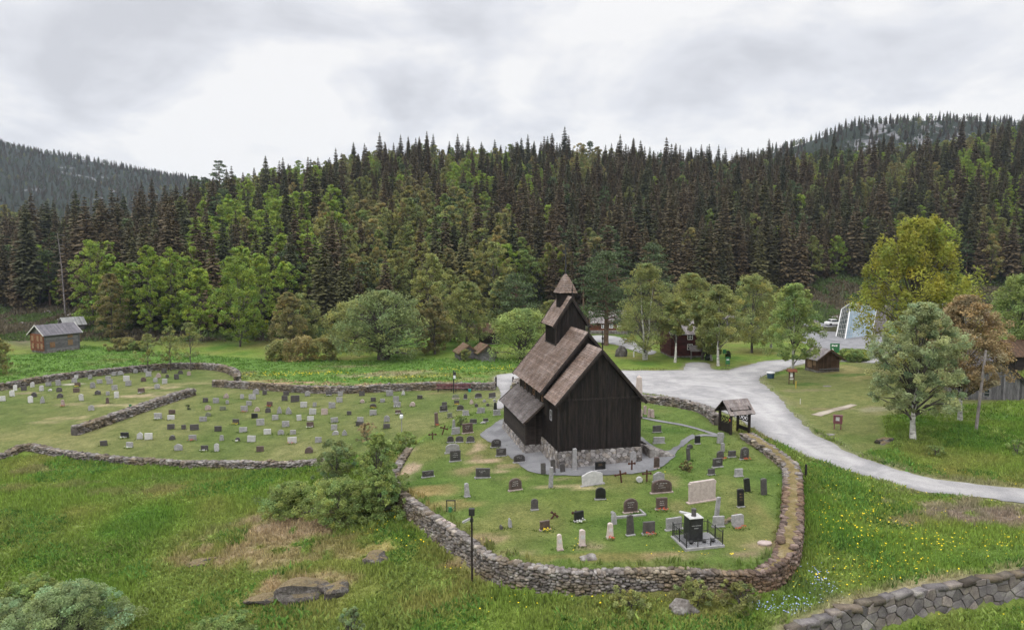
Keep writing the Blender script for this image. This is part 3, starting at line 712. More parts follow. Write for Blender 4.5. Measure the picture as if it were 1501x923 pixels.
def drywall(name, label, pts, width, zt, hs=.16, ls=.30, seed=1, moss=False, cat='stone wall', faces=(1, -1), group=None, closed=False, drop=.25, mossw=None, mat='rock', block=False, taper=None):
    """pts world centreline; zt(x,y) -> top height; faces stand on the ground on both sides"""
    r = np.random.default_rng(seed); C = smooth_line(pts, .25, closed)
    seg = np.r_[0, np.cumsum(np.hypot(*np.diff(C, axis=0).T))]; Ltot = seg[-1]
    d = np.gradient(C, axis=0); d /= np.linalg.norm(d, axis=1)[:, None]; nn = np.stack([-d[:, 1], d[:, 0]], 1)
    top = zt(C[:, 0], C[:, 1]); zb = {}
    if taper: top = top - taper[2] * (1 - sstep(0, taper[1], seg))
    for s in (1, -1):
        q = C + nn * s * (width / 2 + .1); zb[s] = gz(q[:, 0], q[:, 1]) - drop
    WA = np.full(len(C), float(width))
    if taper: WA = taper[0] + (width - taper[0]) * sstep(0, taper[1], seg)
    root = thing(name, label, cat, (float(C[len(C) // 2, 0]), float(C[len(C) // 2, 1]), float(top[len(C) // 2])), 0, group)
    L0 = np.array(root.location)
    # core
    w2 = (WA / 2 - .10)[:, None]; tc = top - .12
    V = np.concatenate([np.c_[C + nn * w2, zb[1]], np.c_[C + nn * w2, tc], np.c_[C - nn * w2, tc], np.c_[C - nn * w2, zb[-1]]]); n = len(C); I = np.arange(n - 1)
    F = [np.concatenate([np.stack([I + q * n, I + 1 + q * n, I + 1 + (q + 1) * n, I + (q + 1) * n], 1) for q in range(3)] + [np.array([[0, n, 2 * n, 3 * n], [n - 1, 4 * n - 1, 3 * n - 1, 2 * n - 1]])])]
    put('wall_core', npmesh('wall_core', V - L0, F, MAT['rockcore'], np.ones((len(V), 3))), root)
    cc, ss, aa = [], [], []
    for s in faces:
        hmax = float((top - zb[s]).max()); nr = int(hmax / hs) + 2
        for k in range(nr):
            p = r.random() * ls
            while p < Ltot:
                l = ls * r.uniform(.55, 1.7); m = min(p + l / 2, Ltot); p += l * .97
                x = np.interp(m, seg, C[:, 0]); y = np.interp(m, seg, C[:, 1]); t_ = np.interp(m, seg, top); b_ = np.interp(m, seg, zb[s])
                z = b_ + (k + .5) * hs + r.normal(0, .03) * (not block)
                if z > t_ + hs * .1: continue
                j = min(int(m / Ltot * (len(C) - 1)), len(C) - 1); w = nn[j] * s * (WA[j] / 2 - .12 + r.normal(0, .035))
                cc.append((x + w[0], y + w[1], z)); dbl = block and r.random() < .25
                if block: l *= .8
                if dbl: w = w * 1.06; cc[-1] = (x + w[0], y + w[1], z + hs * .5 if z + hs < t_ else z)
                ss.append((l * .6, .2, hs * (.95 if dbl and z + hs < t_ else .47)) if block else (l * .54, .17, hs * r.uniform(.48, .68))); aa.append(math.atan2(d[j, 1], d[j, 0]) + r.normal(0, .03 if block else .1))
    # cap stones
    p = 0
    lanes = max(1, int(round(width / .38)))
    for q in range(lanes):
        p = r.random() * .2; off = (q + .5) / lanes * width - width / 2
        if moss and abs(off) < width / 2 - .25: continue
        if moss: off *= .96
        while p < Ltot:
            l = ls * r.uniform(.6, 1.6); m = min(p + l / 2, Ltot); p += l
            if r.random() < .06: continue
            x = np.interp(m, seg, C[:, 0]); y = np.interp(m, seg, C[:, 1]); t_ = np.interp(m, seg, top)
            j = min(int(m / Ltot * (len(C) - 1)), len(C) - 1); w = nn[j] * (off * WA[j] / width + r.normal(0, .04))
            cc.append((x + w[0], y + w[1], t_ - .05 + r.normal(0, .05))); ss.append((l * .5, width / lanes * .5, hs * .3) if block else (l * .55, width / lanes * .58, hs * r.uniform(.45, .85))); aa.append(math.atan2(d[j, 1], d[j, 0]) + r.normal(0, .25))
    cc, ss, aa = np.array(cc), np.array(ss), np.array(aa)
    tn = stone_tones(len(cc), r).reshape(len(cc), -1, 3); px_, py_ = cc[:, 0], cc[:, 1]
    ms = sstep(.05, .5, vn(px_, py_ + cc[:, 2] * 2, 1.7, 97)) * .7
    tn = tn * (1 - ms[:, None, None] * (1 - np.array([.80, .70, .48])))
    if 'churchyard' in name: br = sstep(9, 14, px_) * sstep(50, 46, py_) * .75; tn = tn * (1 - br[:, None, None] * (1 - np.array([.80, .58, .48])))
    V, F = stones(cc, ss, aa, r, .10 if block else .22, block)
    put('stonework', npmesh('stonework', V - L0, F, MAT[mat], tn.reshape(-1, 3)), root)
    if moss:
        mw = (mossw or (width - .22)) / 2; K = 8; V = []
        for q in range(K + 1):
            f = q / K * 2 - 1; P = C + nn * (mw * WA / width)[:, None] * f * (1 + .12 * vn(C[:, 0], C[:, 1], .7, 60))[:, None]
            V.append(np.c_[P, top + .09 * (1 - f * f) + .035 * vn(P[:, 0], P[:, 1], .45, 61) - .04])
        V = np.concatenate(V); F = np.concatenate([np.stack([I + q * n, I + (q + 1) * n, I + 1 + (q + 1) * n, I + 1 + q * n], 1) for q in range(K)])
        put('moss_cap', npmesh('moss_cap', V - L0, F, MAT['moss'], np.ones((len(V), 3)), smooth=True), root)
    return root
topin = lambda h: (lambda x, y: T_IN(x, y) + h)
topg = lambda h: (lambda x, y: gz(x, y) + h)
yw = [np.array(p) for p in YARD_POLY]
drywall('churchyard_wall', 'curved dry stone wall holding up the church knoll along its near side', yw[0:14], .55, topin(.03), .14, .25, 3)
drywall('churchyard_wall', 'broad churchyard wall with brown moss top beside the gravel road', yw[12:20], 1.25, topin(.40), .15, .27, 4, moss=True, taper=(.55, 4.0, .36))
drywall('churchyard_wall', 'low dry stone wall from the roofed gate round behind the church', [at_z(u, v, z) for u, v, z in [(1051,624,0),(1040,613,0),(1020,602,0),(990,594,0),(945,588,0),(880,578,0),(820,570,0),(765,560,-.2),(755,568,-.2)]], .7, topg(.85), .17, .3, 5)
drywall('cemetery_wall', 'straight grey stone wall behind the middle graves, with the bench in it', wp([(313,566),(360,569),(430,574),(500,576),(570,573),(620,571),(680,571),(724,571)]), .8, topg(.85), .18, .34, 6)
drywall('cemetery_wall', 'long curved stone wall beyond the left graves, under the small trees', wp([(-520,640),(-300,612),(-120,586),(0,572),(60,561),(130,552),(200,545),(250,541),(300,541),(330,545),(346,552),(348,560)]), .8, topg(.9), .18, .34, 7)
drywall('cemetery_wall', 'free-standing diagonal stone wall between the two grave plots', wp([(108,638),(150,624),(195,608),(240,592),(282,579)]), .95, topg(.85), .2, .36, 8)
drywall('cemetery_wall', 'low stone wall along the near edge of the cemetery above the rough field', wp([(-520,800),(-300,745),(-120,700),(0,674),(22,664),(44,659),(100,670),(200,680),(300,685),(400,686),(478,682)]), .7, topg(.55), .15, .28, 9)
LW = [np.array(p) for p in LOWWALL]
lowtop = lambda x, y: np.interp(x, [p[0] for p in LOWWALL], [gz(p[0] - .3, p[1] + .9) for p in LOWWALL]) + .02
drywall('retaining_wall', 'retaining wall of large grey blocks at the lower right corner', LW, .5, lowtop, .44, .95, 10, faces=(), mat='blocks', block=True)

_low = [o for o in COL.objects if o.name == 'retaining_wall'][0]
def low_face():
    C = smooth_line(LW, .25); seg = np.r_[0, np.cumsum(np.hypot(*np.diff(C, axis=0).T))]; d = np.gradient(C, axis=0); d /= np.linalg.norm(d, axis=1)[:, None]
    L0 = Vector(_low.location); tp = lowtop(C[:, 0], C[:, 1])
    def face(s, t, o):
        x, y = np.interp(s, seg, C[:, 0]), np.interp(s, seg, C[:, 1]); dx, dy = np.interp(s, seg, d[:, 0]), np.interp(s, seg, d[:, 1]); z = np.interp(s, seg, tp)
        return Vector((x + dy * (o + .17 - .0 + (1.9 - t) * .08), y - dx * (o + .17 + (1.9 - t) * .08), z - 1.9 + t + .04)) - L0
    g = MB(); cell_stones(g, face, float(seg[-1]), 1.9, .78, .46, 12, .06, .03); g.put('face_stones', MAT['blocks'], _low)
low_face()

# ------------------------------------------------------------------ outcrops and loose rocks
def rock(name, label, x, y, s, seed, mat='outcrop', cat='rock', sink=.35, group=None, grey=1.0):
    r = np.random.default_rng(seed)
    bm = bmesh.new(); bmesh.ops.create_icosphere(bm, subdivisions=3, radius=1)
    for v in bm.verts:
        p = np.array(v.co); q = 1 + .28 * float(vn(p[0] * 1.3 + seed, p[1] * 1.3 + p[2], .8, seed)) + .12 * float(vn(p[0] * 3 + p[2] * 2, p[1] * 3, .8, seed + 1))
        v.co = Vector((p[0] * s[0], p[1] * s[1], p[2] * s[2])) * q
    me = bpy.data.meshes.new(name); bm.to_mesh(me); bm.free()
    me.materials.append(MAT[mat]); a = me.attributes.new('Col', 'FLOAT_COLOR', 'POINT'); a.data.foreach_set('color', np.full(len(me.vertices) * 4, grey, np.float32))
    o = put(name, me, None, (x, y, float(gz(x, y)) + s[2] * (1 - 2 * sink) * .6 - s[2] * .1), r.random() * .6)
    return tag(o, label, cat, group)
for i, (u, v, s, lab, mt) in enumerate([
    (448, 868, (1.9, .7, .75), 'long low rock outcrop with mossy lip under the dry mound', 'outcrop'), (392, 877, (1.3, .45, .32), 'flat brown rock ledge at the left end of the outcrop', 'outcrop'),
    (492, 868, (.8, .5, .62), 'pale grey rock face at the right end of the outcrop', 'outcrop'), (551, 822, (.75, .55, .55), 'angular grey boulder in deep grass left of the lamp post', 'outcrop'),
    (298, 824, (1.0, .5, .22), 'half buried brown rock at the left end of the dry mound', 'outcrop'), (1002, 893, (.7, .5, .5), 'light grey boulder in the herbs below the churchyard wall', 'rock'),
    (1297, 648, (.9, .5, .45), 'dark low boulder in grass left of the leaning birch trunk', 'outcrop'), (911, 522, (1.1, .7, 1.6), 'tall dark standing stone on the lawn behind the church', 'rock')]):
    x, y, _ = pix(u, v); rock('boulder', lab, x, y, s, 70 + i, mt, grey=.55 if i == 7 else 1)

# ------------------------------------------------------------------ vegetation builders
SPR = [(0, (.055, .064, .030)), (.25, (.092, .079, .038)), (.5, (.118, .088, .049)), (.75, (.102, .078, .043)), (.9, (.072, .082, .036)), (1, (.11, .105, .044))]
MAT['needle'] = leafmat('spruce_needles', SPR, .12)
MAT['greenneedle'] = leafmat('young_spruce_needles', [(0, (.06, .085, .035)), (1, (.07, .095, .04))], .15)
MAT['pineneedle'] = leafmat('pine_needles', [(0, (0.083, 0.117, 0.051)), (1, (0.105, 0.147, 0.063))], .15)
MAT['aspen'] = leafmat('bright_spring_leaves', [(0, (0.271, 0.363, 0.065)), (.5, (0.330, 0.418, 0.079)), (1, (0.236, 0.319, 0.065))], .5)
MAT['birchleaf'] = leafmat('birch_leaves', [(0, (0.224, 0.248, 0.084)), (.25, (0.307, 0.314, 0.105)), (.5, (0.266, 0.231, 0.105)), (.75, (0.224, 0.292, 0.089)), (1, (0.354, 0.297, 0.126))], .5)
MAT['midleaf'] = leafmat('mid_green_leaves', [(0, (0.277, 0.303, 0.110)), (1, (0.330, 0.352, 0.126))], .5)
MAT['willow'] = leafmat('willow_leaves', [(0, (.245, .30, .125)), (1, (.275, .325, .14))], .5)
MAT['greybirch'] = leafmat('grey_green_birch_leaves', [(0, (.34, .39, .20)), (1, (.38, .43, .22))], .5)
MAT['olive'] = leafmat('olive_yellow_leaves', [(0, (.335, .345, .062)), (1, (.36, .36, .07))], .5)
MAT['brownleaf'] = leafmat('brown_leaves', [(0, (.33, .255, .135)), (1, (.35, .27, .145))], .3)
MAT['silver'] = leafmat('silvery_willow_leaves', [(0, (.29, .37, .17)), (1, (.33, .41, .20))], .5)
MAT['shrub'] = leafmat('shrub_leaves', [(0, (.27, .35, .115)), (1, (.31, .385, .13))], .5)
MAT['darkshrub'] = leafmat('dark_shrub_leaves', [(0, (.045, .065, .03)), (1, (.055, .08, .035))], .2)

def quads(P, ls, r, up=.3, asp=.65, droop=None):
    n = len(P); nrm = r.normal(0, 1, (n, 3)); nrm[:, 2] += up * 1.5; nrm /= np.linalg.norm(nrm, axis=1)[:, None]
    t = r.normal(0, 1, (n, 3)); t -= (t * nrm).sum(1)[:, None] * nrm; t /= np.linalg.norm(t, axis=1)[:, None]; b = np.cross(nrm, t)
    L = (ls * r.uniform(.6, 1.3, n))[:, None] * .5; W = L * asp
    V = np.stack([P - t * L, P + b * W * r.uniform(.5, 1.2, (n, 1)), P + t * L, P - b * W * r.uniform(.5, 1.2, (n, 1))], 1).reshape(-1, 3)
    return V, np.arange(4 * n).reshape(n, 4)
PROF = {
 'aspen': lambda h: np.interp(h, [0, .12, .35, .6, .8, .93, 1], [.45, .8, 1, .92, .68, .4, .1]),
 'birch': lambda h: np.interp(h, [0, .15, .4, .65, .85, 1], [.6, .95, 1, .8, .5, .12]),
 'round': lambda h: np.interp(h, [0, .2, .45, .7, .88, 1], [.72, 1, 1, .86, .58, .15]),
 'dome': lambda h: np.interp(h, [0, .3, .6, .82, 1], [1, 1, .9, .65, .2]),
 'poplar': lambda h: np.interp(h, [0, .1, .3, .55, .8, .93, 1], [.5, .75, 1, .92, .66, .42, .2]),
 'shrub': lambda h: np.interp(h, [0, .4, .8, 1], [.7, 1, .8, .35])}
def broadleaf(seed, H, R, cb=.18, ncl=90, per=45, leaf=.35, prof='birch', tr=.2, lean=(0, 0), fork=1, lump=.3, up=1.0, clr=.24, spikes=0, nlimb=None, tonesd=.16):
    """-> (crown V,F,col), trunk MB"""
    r = np.random.default_rng(seed)
    h = r.random(ncl) ** .85; ang = r.random(ncl) * 2 * math.pi
    rr = PROF[prof](h) * R * (1 + lump * vn(ang * 1.6 + seed, h * 4, .55, seed))
    rad_ = rr * np.clip(r.random(ncl) ** .42, .12, 1)
    zc = (cb + (1 - cb) * h) * H
    X = rad_ * np.cos(ang) + lean[0] * (zc / H) ** 1.6; Y = rad_ * np.sin(ang) + lean[1] * (zc / H) ** 1.6
    cs = R * clr * r.uniform(.6, 1.3, ncl) * (.65 + .35 * PROF[prof](h)); zc = np.minimum(zc, H - cs * .7)
    if spikes:
        k = r.random(ncl) < spikes; zc = np.where(k, zc + cs * .6, zc)
    n = ncl * per; ci = np.repeat(np.arange(ncl), per)
    dr = r.normal(0, 1, (n, 3)); dr /= np.linalg.norm(dr, axis=1)[:, None]; dr *= (r.random(n) ** .4)[:, None]
    st = 1.5 if spikes else .8
    P = np.stack([X[ci] + dr[:, 0] * cs[ci], Y[ci] + dr[:, 1] * cs[ci], zc[ci] + dr[:, 2] * cs[ci] * st], 1)
    P[:, 2] = np.maximum(P[:, 2], .05)
    V, F = quads(P, leaf, r, up)
    tone = np.clip(r.normal(1, tonesd, ncl), .55, 1.5)[ci] * np.clip(r.normal(1, .17, n), .5, 1.6)
    warm = (r.normal(0, .07, ncl))[ci]
    c = np.repeat(np.stack([tone * (1 + warm), tone, tone * (1 - warm)], 1), 4, 0)
    tk = MB()
    for f in range(fork):
        a0 = 2 * math.pi * f / fork + seed; off = .0 if fork == 1 else tr * 1.3
        pts = []; rs = []
        for q in range(7):
            z = q / 6 * H * .86; sp = (0 if fork == 1 else R * .35 * (z / H) ** 1.2)
            pts.append((math.cos(a0) * (off + sp) + lean[0] * (z / H) ** 1.6 + .04 * math.sin(q * 2.1 + seed) * H * .15, math.sin(a0) * (off + sp) + lean[1] * (z / H) ** 1.6 + .03 * math.cos(q * 1.7 + seed) * H * .15, z - (.25 if q == 0 else 0)))
            rs.append(tr * (1.25 if q == 0 else 1) * (1 - .87 * q / 6))
        tk.tube(pts, rs, 7)
        nl = nlimb if nlimb is not None else max(6, ncl // 5)
        for i in r.permutation(ncl)[:nl]:
            z0 = min(max(zc[i] * r.uniform(.45, .7), cb * H * .6), H * .8); u_ = z0 / (H * .86) * 6; q = min(int(u_), 5); w = u_ - q
            a = np.array(pts[q]) * (1 - w) + np.array(pts[q + 1]) * w; b = np.array([X[i], Y[i], zc[i]])
            m = (a + b) / 2 + np.array([0, 0, .05 * H * r.random()]); ra = tr * (1 - .85 * u_ / 6) * .55
            tk.tube([a, m, b], [ra, ra * .6, ra * .2], 4, cap=False, mi=1)
    return (V, F, c), tk
def spruce(seed, H, R, c0=.05, nw=34, nb=8, dens=1.0):
    r = np.random.default_rng(seed); V = []; T = []
    for w in range(nw):
        t = (w + r.uniform(-.3, .3)) / nw; z = H * (c0 + (1 - c0) * t ** .93); rr = R * (1 - t) ** .82 * r.uniform(.72, 1.1) + .18
        if t < .12: rr *= .6 + 3.3 * t
        k = max(4, int(round(nb * (.6 + .6 * (1 - t))))); a0 = r.random() * 6.28
        for b in range(k):
            a = a0 + 6.283 * b / k + r.normal(0, .14); L = rr * r.uniform(.72, 1.14); er = np.array([math.cos(a), math.sin(a), 0]); es = np.array([-er[1], er[0], 0])
            sl = -.30 - .25 * (1 - t) + r.normal(0, .08); m = max(2, int(L / .62 * dens)); tb = r.uniform(.84, 1.18)
            for q in range(m):
                f = (q + .35) / m; c = er * L * f + np.array([0, 0, z + sl * L * f * (1 - .35 * f)]); l = L / m * .75; wd = (.20 + .34 * L * (1 - f) ** .7 * .75) * r.uniform(.7, 1.25)
                s2 = sl * (1 - .5 * f); er2 = er + np.array([0, 0, s2]); tw = r.normal(0, .3); e2 = es * math.cos(tw) + np.array([0, 0, math.sin(tw)])
                V += [c - er2 * l, c - e2 * wd + er2 * l * .2 - [0, 0, wd * .35], c + er2 * l * 1.25, c + e2 * wd + er2 * l * .2 - [0, 0, wd * .35]]
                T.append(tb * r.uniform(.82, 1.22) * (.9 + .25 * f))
            # hanging spray
            f = r.uniform(.45, .8); c = er * L * f + np.array([0, 0, z + sl * L * f]); wd = .3 * L + .1; hg = r.uniform(.25, .5) * (.5 + L * .3)
            V += [c - er * wd * .6, c - [0, 0, hg] - er * .1, c + er * wd * .6 - [0, 0, .1], c + [0, 0, .05]]; T.append(tb * r.uniform(.6, 1))
    V += [np.array([0, 0, H * .93]) + q for q in ([-.14, 0, 0], [0, .05, -.2], [.14, 0, 0], [0, 0, H * .085])]; T.append(1)
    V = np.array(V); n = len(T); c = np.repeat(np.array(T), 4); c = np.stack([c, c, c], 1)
    tk = MB(); tk.tube([(0, 0, -.8), (0, 0, H * .3), (0, 0, H * .94)], [R * .085 + .06, R * .06 + .04, .02], 6)
    for _ in range(14):
        a = r.random() * 6.28; z = H * r.uniform(.04, max(.08, c0 + .1)); l = R * r.uniform(.2, .5)
        tk.tube([(0, 0, z), (math.cos(a) * l, math.sin(a) * l, z - .2)], [.04, .015], 3, cap=False)
    return (V, np.arange(4 * n).reshape(n, 4), c), tk
def pine(seed, H, R, cb=.4, ncl=60, per=60, leaf=.3, tr=.25):
    r = np.random.default_rng(seed); h = r.random(ncl); ang = r.random(ncl) * 6.28
    pr = np.interp(h, [0, .25, .6, .85, 1], [.75, 1, .85, .55, .15]); rad_ = pr * R * (.35 + .65 * r.random(ncl)) * (1 + .3 * vn(ang * 2, h * 5, .7, seed))
    zc = H * (cb + (1 - cb) * h) - .05 * H; X = rad_ * np.cos(ang); Y = rad_ * np.sin(ang); cs = R * .30 * r.uniform(.6, 1.2, ncl)
    n = ncl * per; ci = np.repeat(np.arange(ncl), per); d = r.normal(0, 1, (n, 3)); d /= np.linalg.norm(d, axis=1)[:, None]; d *= (r.random(n) ** .45)[:, None]
    P = np.stack([X[ci] + d[:, 0] * cs[ci], Y[ci] + d[:, 1] * cs[ci], zc[ci] + d[:, 2] * cs[ci] * .42], 1)
    V, F = quads(P, leaf, r, .8); tone = np.clip(r.normal(1, .18, ncl), .6, 1.5)[ci] * r.uniform(.7, 1.3, n)
    tk = MB(); tk.tube([(0, 0, -.4), (.1, 0, H * .4), (0, .1, H * .95)], [tr * 1.2, tr * .8, tr * .15], 7)
    for i in range(0, ncl, 2):
        z0 = zc[i] - rad_[i] * .15; tk.tube([(0, 0, max(z0, H * .2)), (X[i] * .6, Y[i] * .6, zc[i] - .1), (X[i], Y[i], zc[i])], [tr * .3, tr * .18, .03], 4, cap=False)
    return (V, F, np.repeat(np.stack([tone] * 3, 1), 4, 0)), tk
def tree_meshes(name, built, lm, bm_, one=False):
    (V, F, c), tk = built
    if not one: return npmesh(name + '_crown', V, F, MAT[lm], c), tk.mesh(name + '_trunk', [MAT[bm_], MAT['bark']])
    n = len(V); V2 = np.array([tuple(p) for p in tk.v]); tf = [np.array(f) for f in tk.f if len(f) == 4]
    tf = np.array(tf) + n
    me = npmesh(name, np.concatenate([V, V2]), np.concatenate([F, tf]), [MAT[lm], MAT[bm_]], np.concatenate([c, np.ones((len(V2), 3))]), np.r_[np.zeros(len(F), int), np.ones(len(tf), int)])
    return me
def plant_tree(name, label, cat, built, lm, bm_, x, y, rot=0, group=None, z=None, sc=1):
    cr, tk = tree_meshes(name, built, lm, bm_)
    t = thing(name, label, cat, (x, y, float(gz(x, y)) if z is None else z), rot, group); t.scale = (sc,) * 3
    put('crown', cr, t); put('trunk', tk, t); return t

# ------------------------------------------------------------------ hillside forest
KIND_ONE = {}
for k in range(6):
    H_ = 20; built = spruce(100 + k, H_, [3.3, 3.7, 3.0, 4.0, 3.4, 3.1][k], [.04, .08, .12, .05, .18, .1][k], 38, 10)
    KIND_ONE[('spruce_tree', k)] = tree_meshes('spruce_tree', built, 'needle', 'bark', True)
for k in range(4):
    built = broadleaf(140 + k, 13, [3.3, 3.0, 3.7, 2.8][k], .10, 100, 42, .46, ['aspen', 'birch', 'aspen', 'poplar'][k], .15, clr=.18)
    KIND_ONE[('aspen_tree', k)] = tree_meshes('aspen_tree', built, 'aspen', 'bark', True)
for k in range(4):
    built = broadleaf(160 + k, 13, [3.2, 2.9, 3.6, 2.8][k], .10, 100, 42, .46, ['birch', 'aspen', 'round', 'birch'][k], .14, lump=.35, clr=.18)
    KIND_ONE[('birch_tree', k)] = tree_meshes('birch_tree', built, 'birchleaf', 'bark', True)
for k in range(2):
    KIND_ONE[('pine_tree', k)] = tree_meshes('pine_tree', pine(180 + k, 15, 3.2, .35, 50, 45, .55), 'pineneedle', 'pinebark', True)
SC_H = {'spruce_tree': 20, 'aspen_tree': 13, 'birch_tree': 13, 'pine_tree': 15}
# patches of leaf trees seen on the hillside: u, v, ru, rv, kind, share
PATCH = [(335,310,90,45,'aspen_tree',.52),(180,415,75,22,'aspen_tree',.4),(310,380,80,42,'aspen_tree',.5),(370,430,60,60,'aspen_tree',.65),(410,270,60,40,'aspen_tree',.45),(470,330,50,50,'aspen_tree',.5),(410,350,60,40,'aspen_tree',.5),(500,230,80,20,'birch_tree',.6),
         (600,310,110,60,'birch_tree',.58),(560,360,120,50,'birch_tree',.55),(690,260,35,35,'aspen_tree',.6),(640,240,50,20,'birch_tree',.5),(780,270,20,30,'aspen_tree',.6),(700,340,60,40,'birch_tree',.4),(740,320,12,20,'aspen_tree',.6),(640,400,80,50,'birch_tree',.6),
         (850,240,40,22,'birch_tree',.75),(945,215,35,18,'birch_tree',.75),(890,215,60,12,'birch_tree',.6),(740,360,30,40,'aspen_tree',.3),(500,440,130,40,'birch_tree',.5),(40,280,60,16,'birch_tree',.6),(5,330,30,60,'birch_tree',.5),
         (1260,265,25,12,'birch_tree',.6),(1430,240,50,35,'aspen_tree',.55),(1330,250,60,25,'birch_tree',.55),(1410,300,60,30,'birch_tree',.4),(1490,290,30,40,'aspen_tree',.55),(1400,210,60,15,'birch_tree',.6),(1180,240,30,12,'birch_tree',.5),
         (700,430,80,40,'birch_tree',.5),(1480,430,40,40,'birch_tree',.35),(255,330,40,20,'birch_tree',.2),(560,400,40,20,'pine_tree',.4),(830,380,60,30,'birch_tree',.3),(900,400,60,25,'pine_tree',.3)]
def species(u, v, D):
    q = R_.random()
    for pu, pv, ru, rv, k, s in PATCH:
        d = ((u - pu) / ru) ** 2 + ((v - pv) / rv) ** 2
        if d < 1 and R_.random() < min(.86, s * 1.15) * min(1, 1.7 * (1 - d) + .27): return k
    a = .6 if 280 < u < 820 else (.55 if u > 1200 else .2)
    if q < .30 * a: return 'birch_tree'
    if q < .42 * a: return 'aspen_tree'
    if q < .42 * a + .05: return 'pine_tree'
    return 'spruce_tree'
CLEAR = [wp([(-150,462),(-40,455),(0,452),(60,458),(110,455),(150,470),(150,500),(110,512),(40,520),(-150,530)]), wp([(1150,470),(1185,440),(1230,425),(1290,430),(1450,430),(1530,450),(1530,540),(1150,500)])]
TREES = []
def forest_edge(u):   # nearest distance of the closed forest along the bottom of the hill
    return np.interp(u, [-400, 0, 110, 150, 300, 500, 640, 760, 900, 1050, 1200, 1300, 1500, 1900], [188, 186, 178, 150, 152, 152, 156, 172, 180, 186, 205, 212, 200, 200])
step_ = 4.35
y = 140.0
while y < 470:
    st = step_ * (1 + max(0, y - 230) / 420)
    x = -1.1 * y - 40
    while x < 1.05 * y + 30:
        px, py = x + R_.uniform(-.42, .42) * st, y + R_.uniform(-.42, .42) * st; x += st
        u0 = 750.5 + FPX * px / py
        if py < forest_edge(u0) + 3 * math.sin(px * .21): continue
        if any(sdist(c, px, py) > 0 for c in CLEAR): continue
        TREES.append((px, py))
    y += st * .92
_xy = np.array(TREES); _tz = gz(_xy[:, 0], _xy[:, 1])
specs = []
for (px, py), z in zip(TREES, _tz):
    u, v = project(px, py, z + 10); sp = species(u, v, py)
    el = R_.gauss(.98, .19)
    if sp == 'spruce_tree':
        s = max(.5, min(1.35, el)) * (1.0 if py < 240 else .86)
        s *= 1.06 if u < 260 and py < 260 else .96
        if R_.random() < .18: s *= .65
        if py > 300 and u < 460: s *= .75
        if py > 320: s *= R_.choice([.6, .75, .85, 1.0])
    else: s = max(.6, min(1.35, el)) * (1.0 if py < 230 else .8)
    specs.append([px, py, float(z), sp, s, R_.randrange({'spruce_tree': 6, 'pine_tree': 2}.get(sp, 4)), R_.random() * 6.28])
# the tall trees that stand out against the sky
for u, D, kind, hgt in [(291,322,'pine_tree',18),(327,330,'pine_tree',20),(305,326,'pine_tree',15),(524,372,'pine_tree',12),(590,372,'spruce_tree',20),(617,370,'spruce_tree',18),(637,372,'spruce_tree',19),(765,378,'spruce_tree',13),(938,380,'pine_tree',14),(901,380,'spruce_tree',13),
                        (985,372,'spruce_tree',17),(1008,372,'spruce_tree',17),(1027,370,'spruce_tree',15),(1068,372,'spruce_tree',15),(1122,375,'spruce_tree',19),(1137,372,'spruce_tree',18),(710,378,'spruce_tree',11)]:
    x, y = at_d(u, D); specs.append([x, y, float(gz(x, y)), kind, hgt / SC_H[kind], 0, R_.random() * 6.28])
# far mountains: open woodland
yy = 560.0
far_specs = []
while yy < 1160:
    st = 7.0 if yy < 800 else 8.0
    x = -0.82 * yy
    while x < 0.82 * yy:
        px, py = x + R_.uniform(-.5, .5) * st, yy + R_.uniform(-.5, .5) * st; x += st
        az = px / py
        if not ((az < -.42 and py > 600) or (az > .30 and 590 < py < 780)): continue
        if az > .3 and vn(px, py, 30, 77) > .25 and R_.random() < .6: continue
        if R_.random() < (.10 if az < 0 else .1): continue
        sp = 'pine_tree' if R_.random() < .3 else ('birch_tree' if R_.random() < .1 else 'spruce_tree')
        far_specs.append([px, py, float(gz(px, py)), sp, R_.uniform(.35, .6), R_.randrange({'spruce_tree': 6, 'pine_tree': 2}.get(sp, 4)), R_.random() * 6.28])
    yy += st
# the nearest of each kind are trees of their own, the rest of the wood is one object per kind
specs.sort(key=lambda s: s[1] / SC_H[s[3]] / s[4] + (30 if abs(project(s[0], s[1], s[2])[0] - 750) > 760 else 0))
LIM = {'spruce_tree': 285, 'aspen_tree': 180, 'birch_tree': 200, 'pine_tree': 45}
cnt = {k: 0 for k in LIM}; rest = {k: [] for k in LIM}; proto_obj = {}
def zone(u):
    for lim, t in ((150, 'behind the two log houses at left'), (330, 'beyond the left grave plot'), (520, 'beyond the middle grave plot'), (700, 'behind the great round willow'), (860, 'behind the church turret'),
                   (1060, 'behind the forecourt birches'), (1230, 'behind the gravel forecourt'), (1400, 'behind the glass building')):
        if u < lim: return t
    return 'above the timber houses at right'
LOOK = {'spruce_tree': ('spruce', ['dark narrow spruce', 'broad dark spruce', 'bare-trunked dark spruce']), 'aspen_tree': ('aspen', ['bright green aspen']), 'birch_tree': ('birch', ['olive green birch']), 'pine_tree': ('pine', ['grey-green pine'])}
for s in specs:
    px, py, z, sp, sc, k, rz = s; u, v = project(px, py, z)
    if cnt[sp] < LIM[sp] and -30 < u < 1531:
        cnt[sp] += 1
        o = put(sp, KIND_ONE[(sp, k)], None, (px, py, z - .2), rz); wf = R_.uniform(.82, 1.2); o.scale = (sc * wf * R_.uniform(.94, 1.06), sc * wf, sc * R_.uniform(.95, 1.05))
        cat, looks = LOOK[sp]; lk = looks[k % 3] if sp == 'spruce_tree' else looks[0]
        dpt = 'at the foot of the hill' if py < 205 else ('low on the hillside' if py < 250 else 'high on the hillside')
        tag(o, f'{lk} {dpt}, {zone(u)}', cat + ' tree', f'{lk}s {dpt} {zone(u)}')
        proto_obj.setdefault((sp, k), o)
    else: rest[sp].append(s)
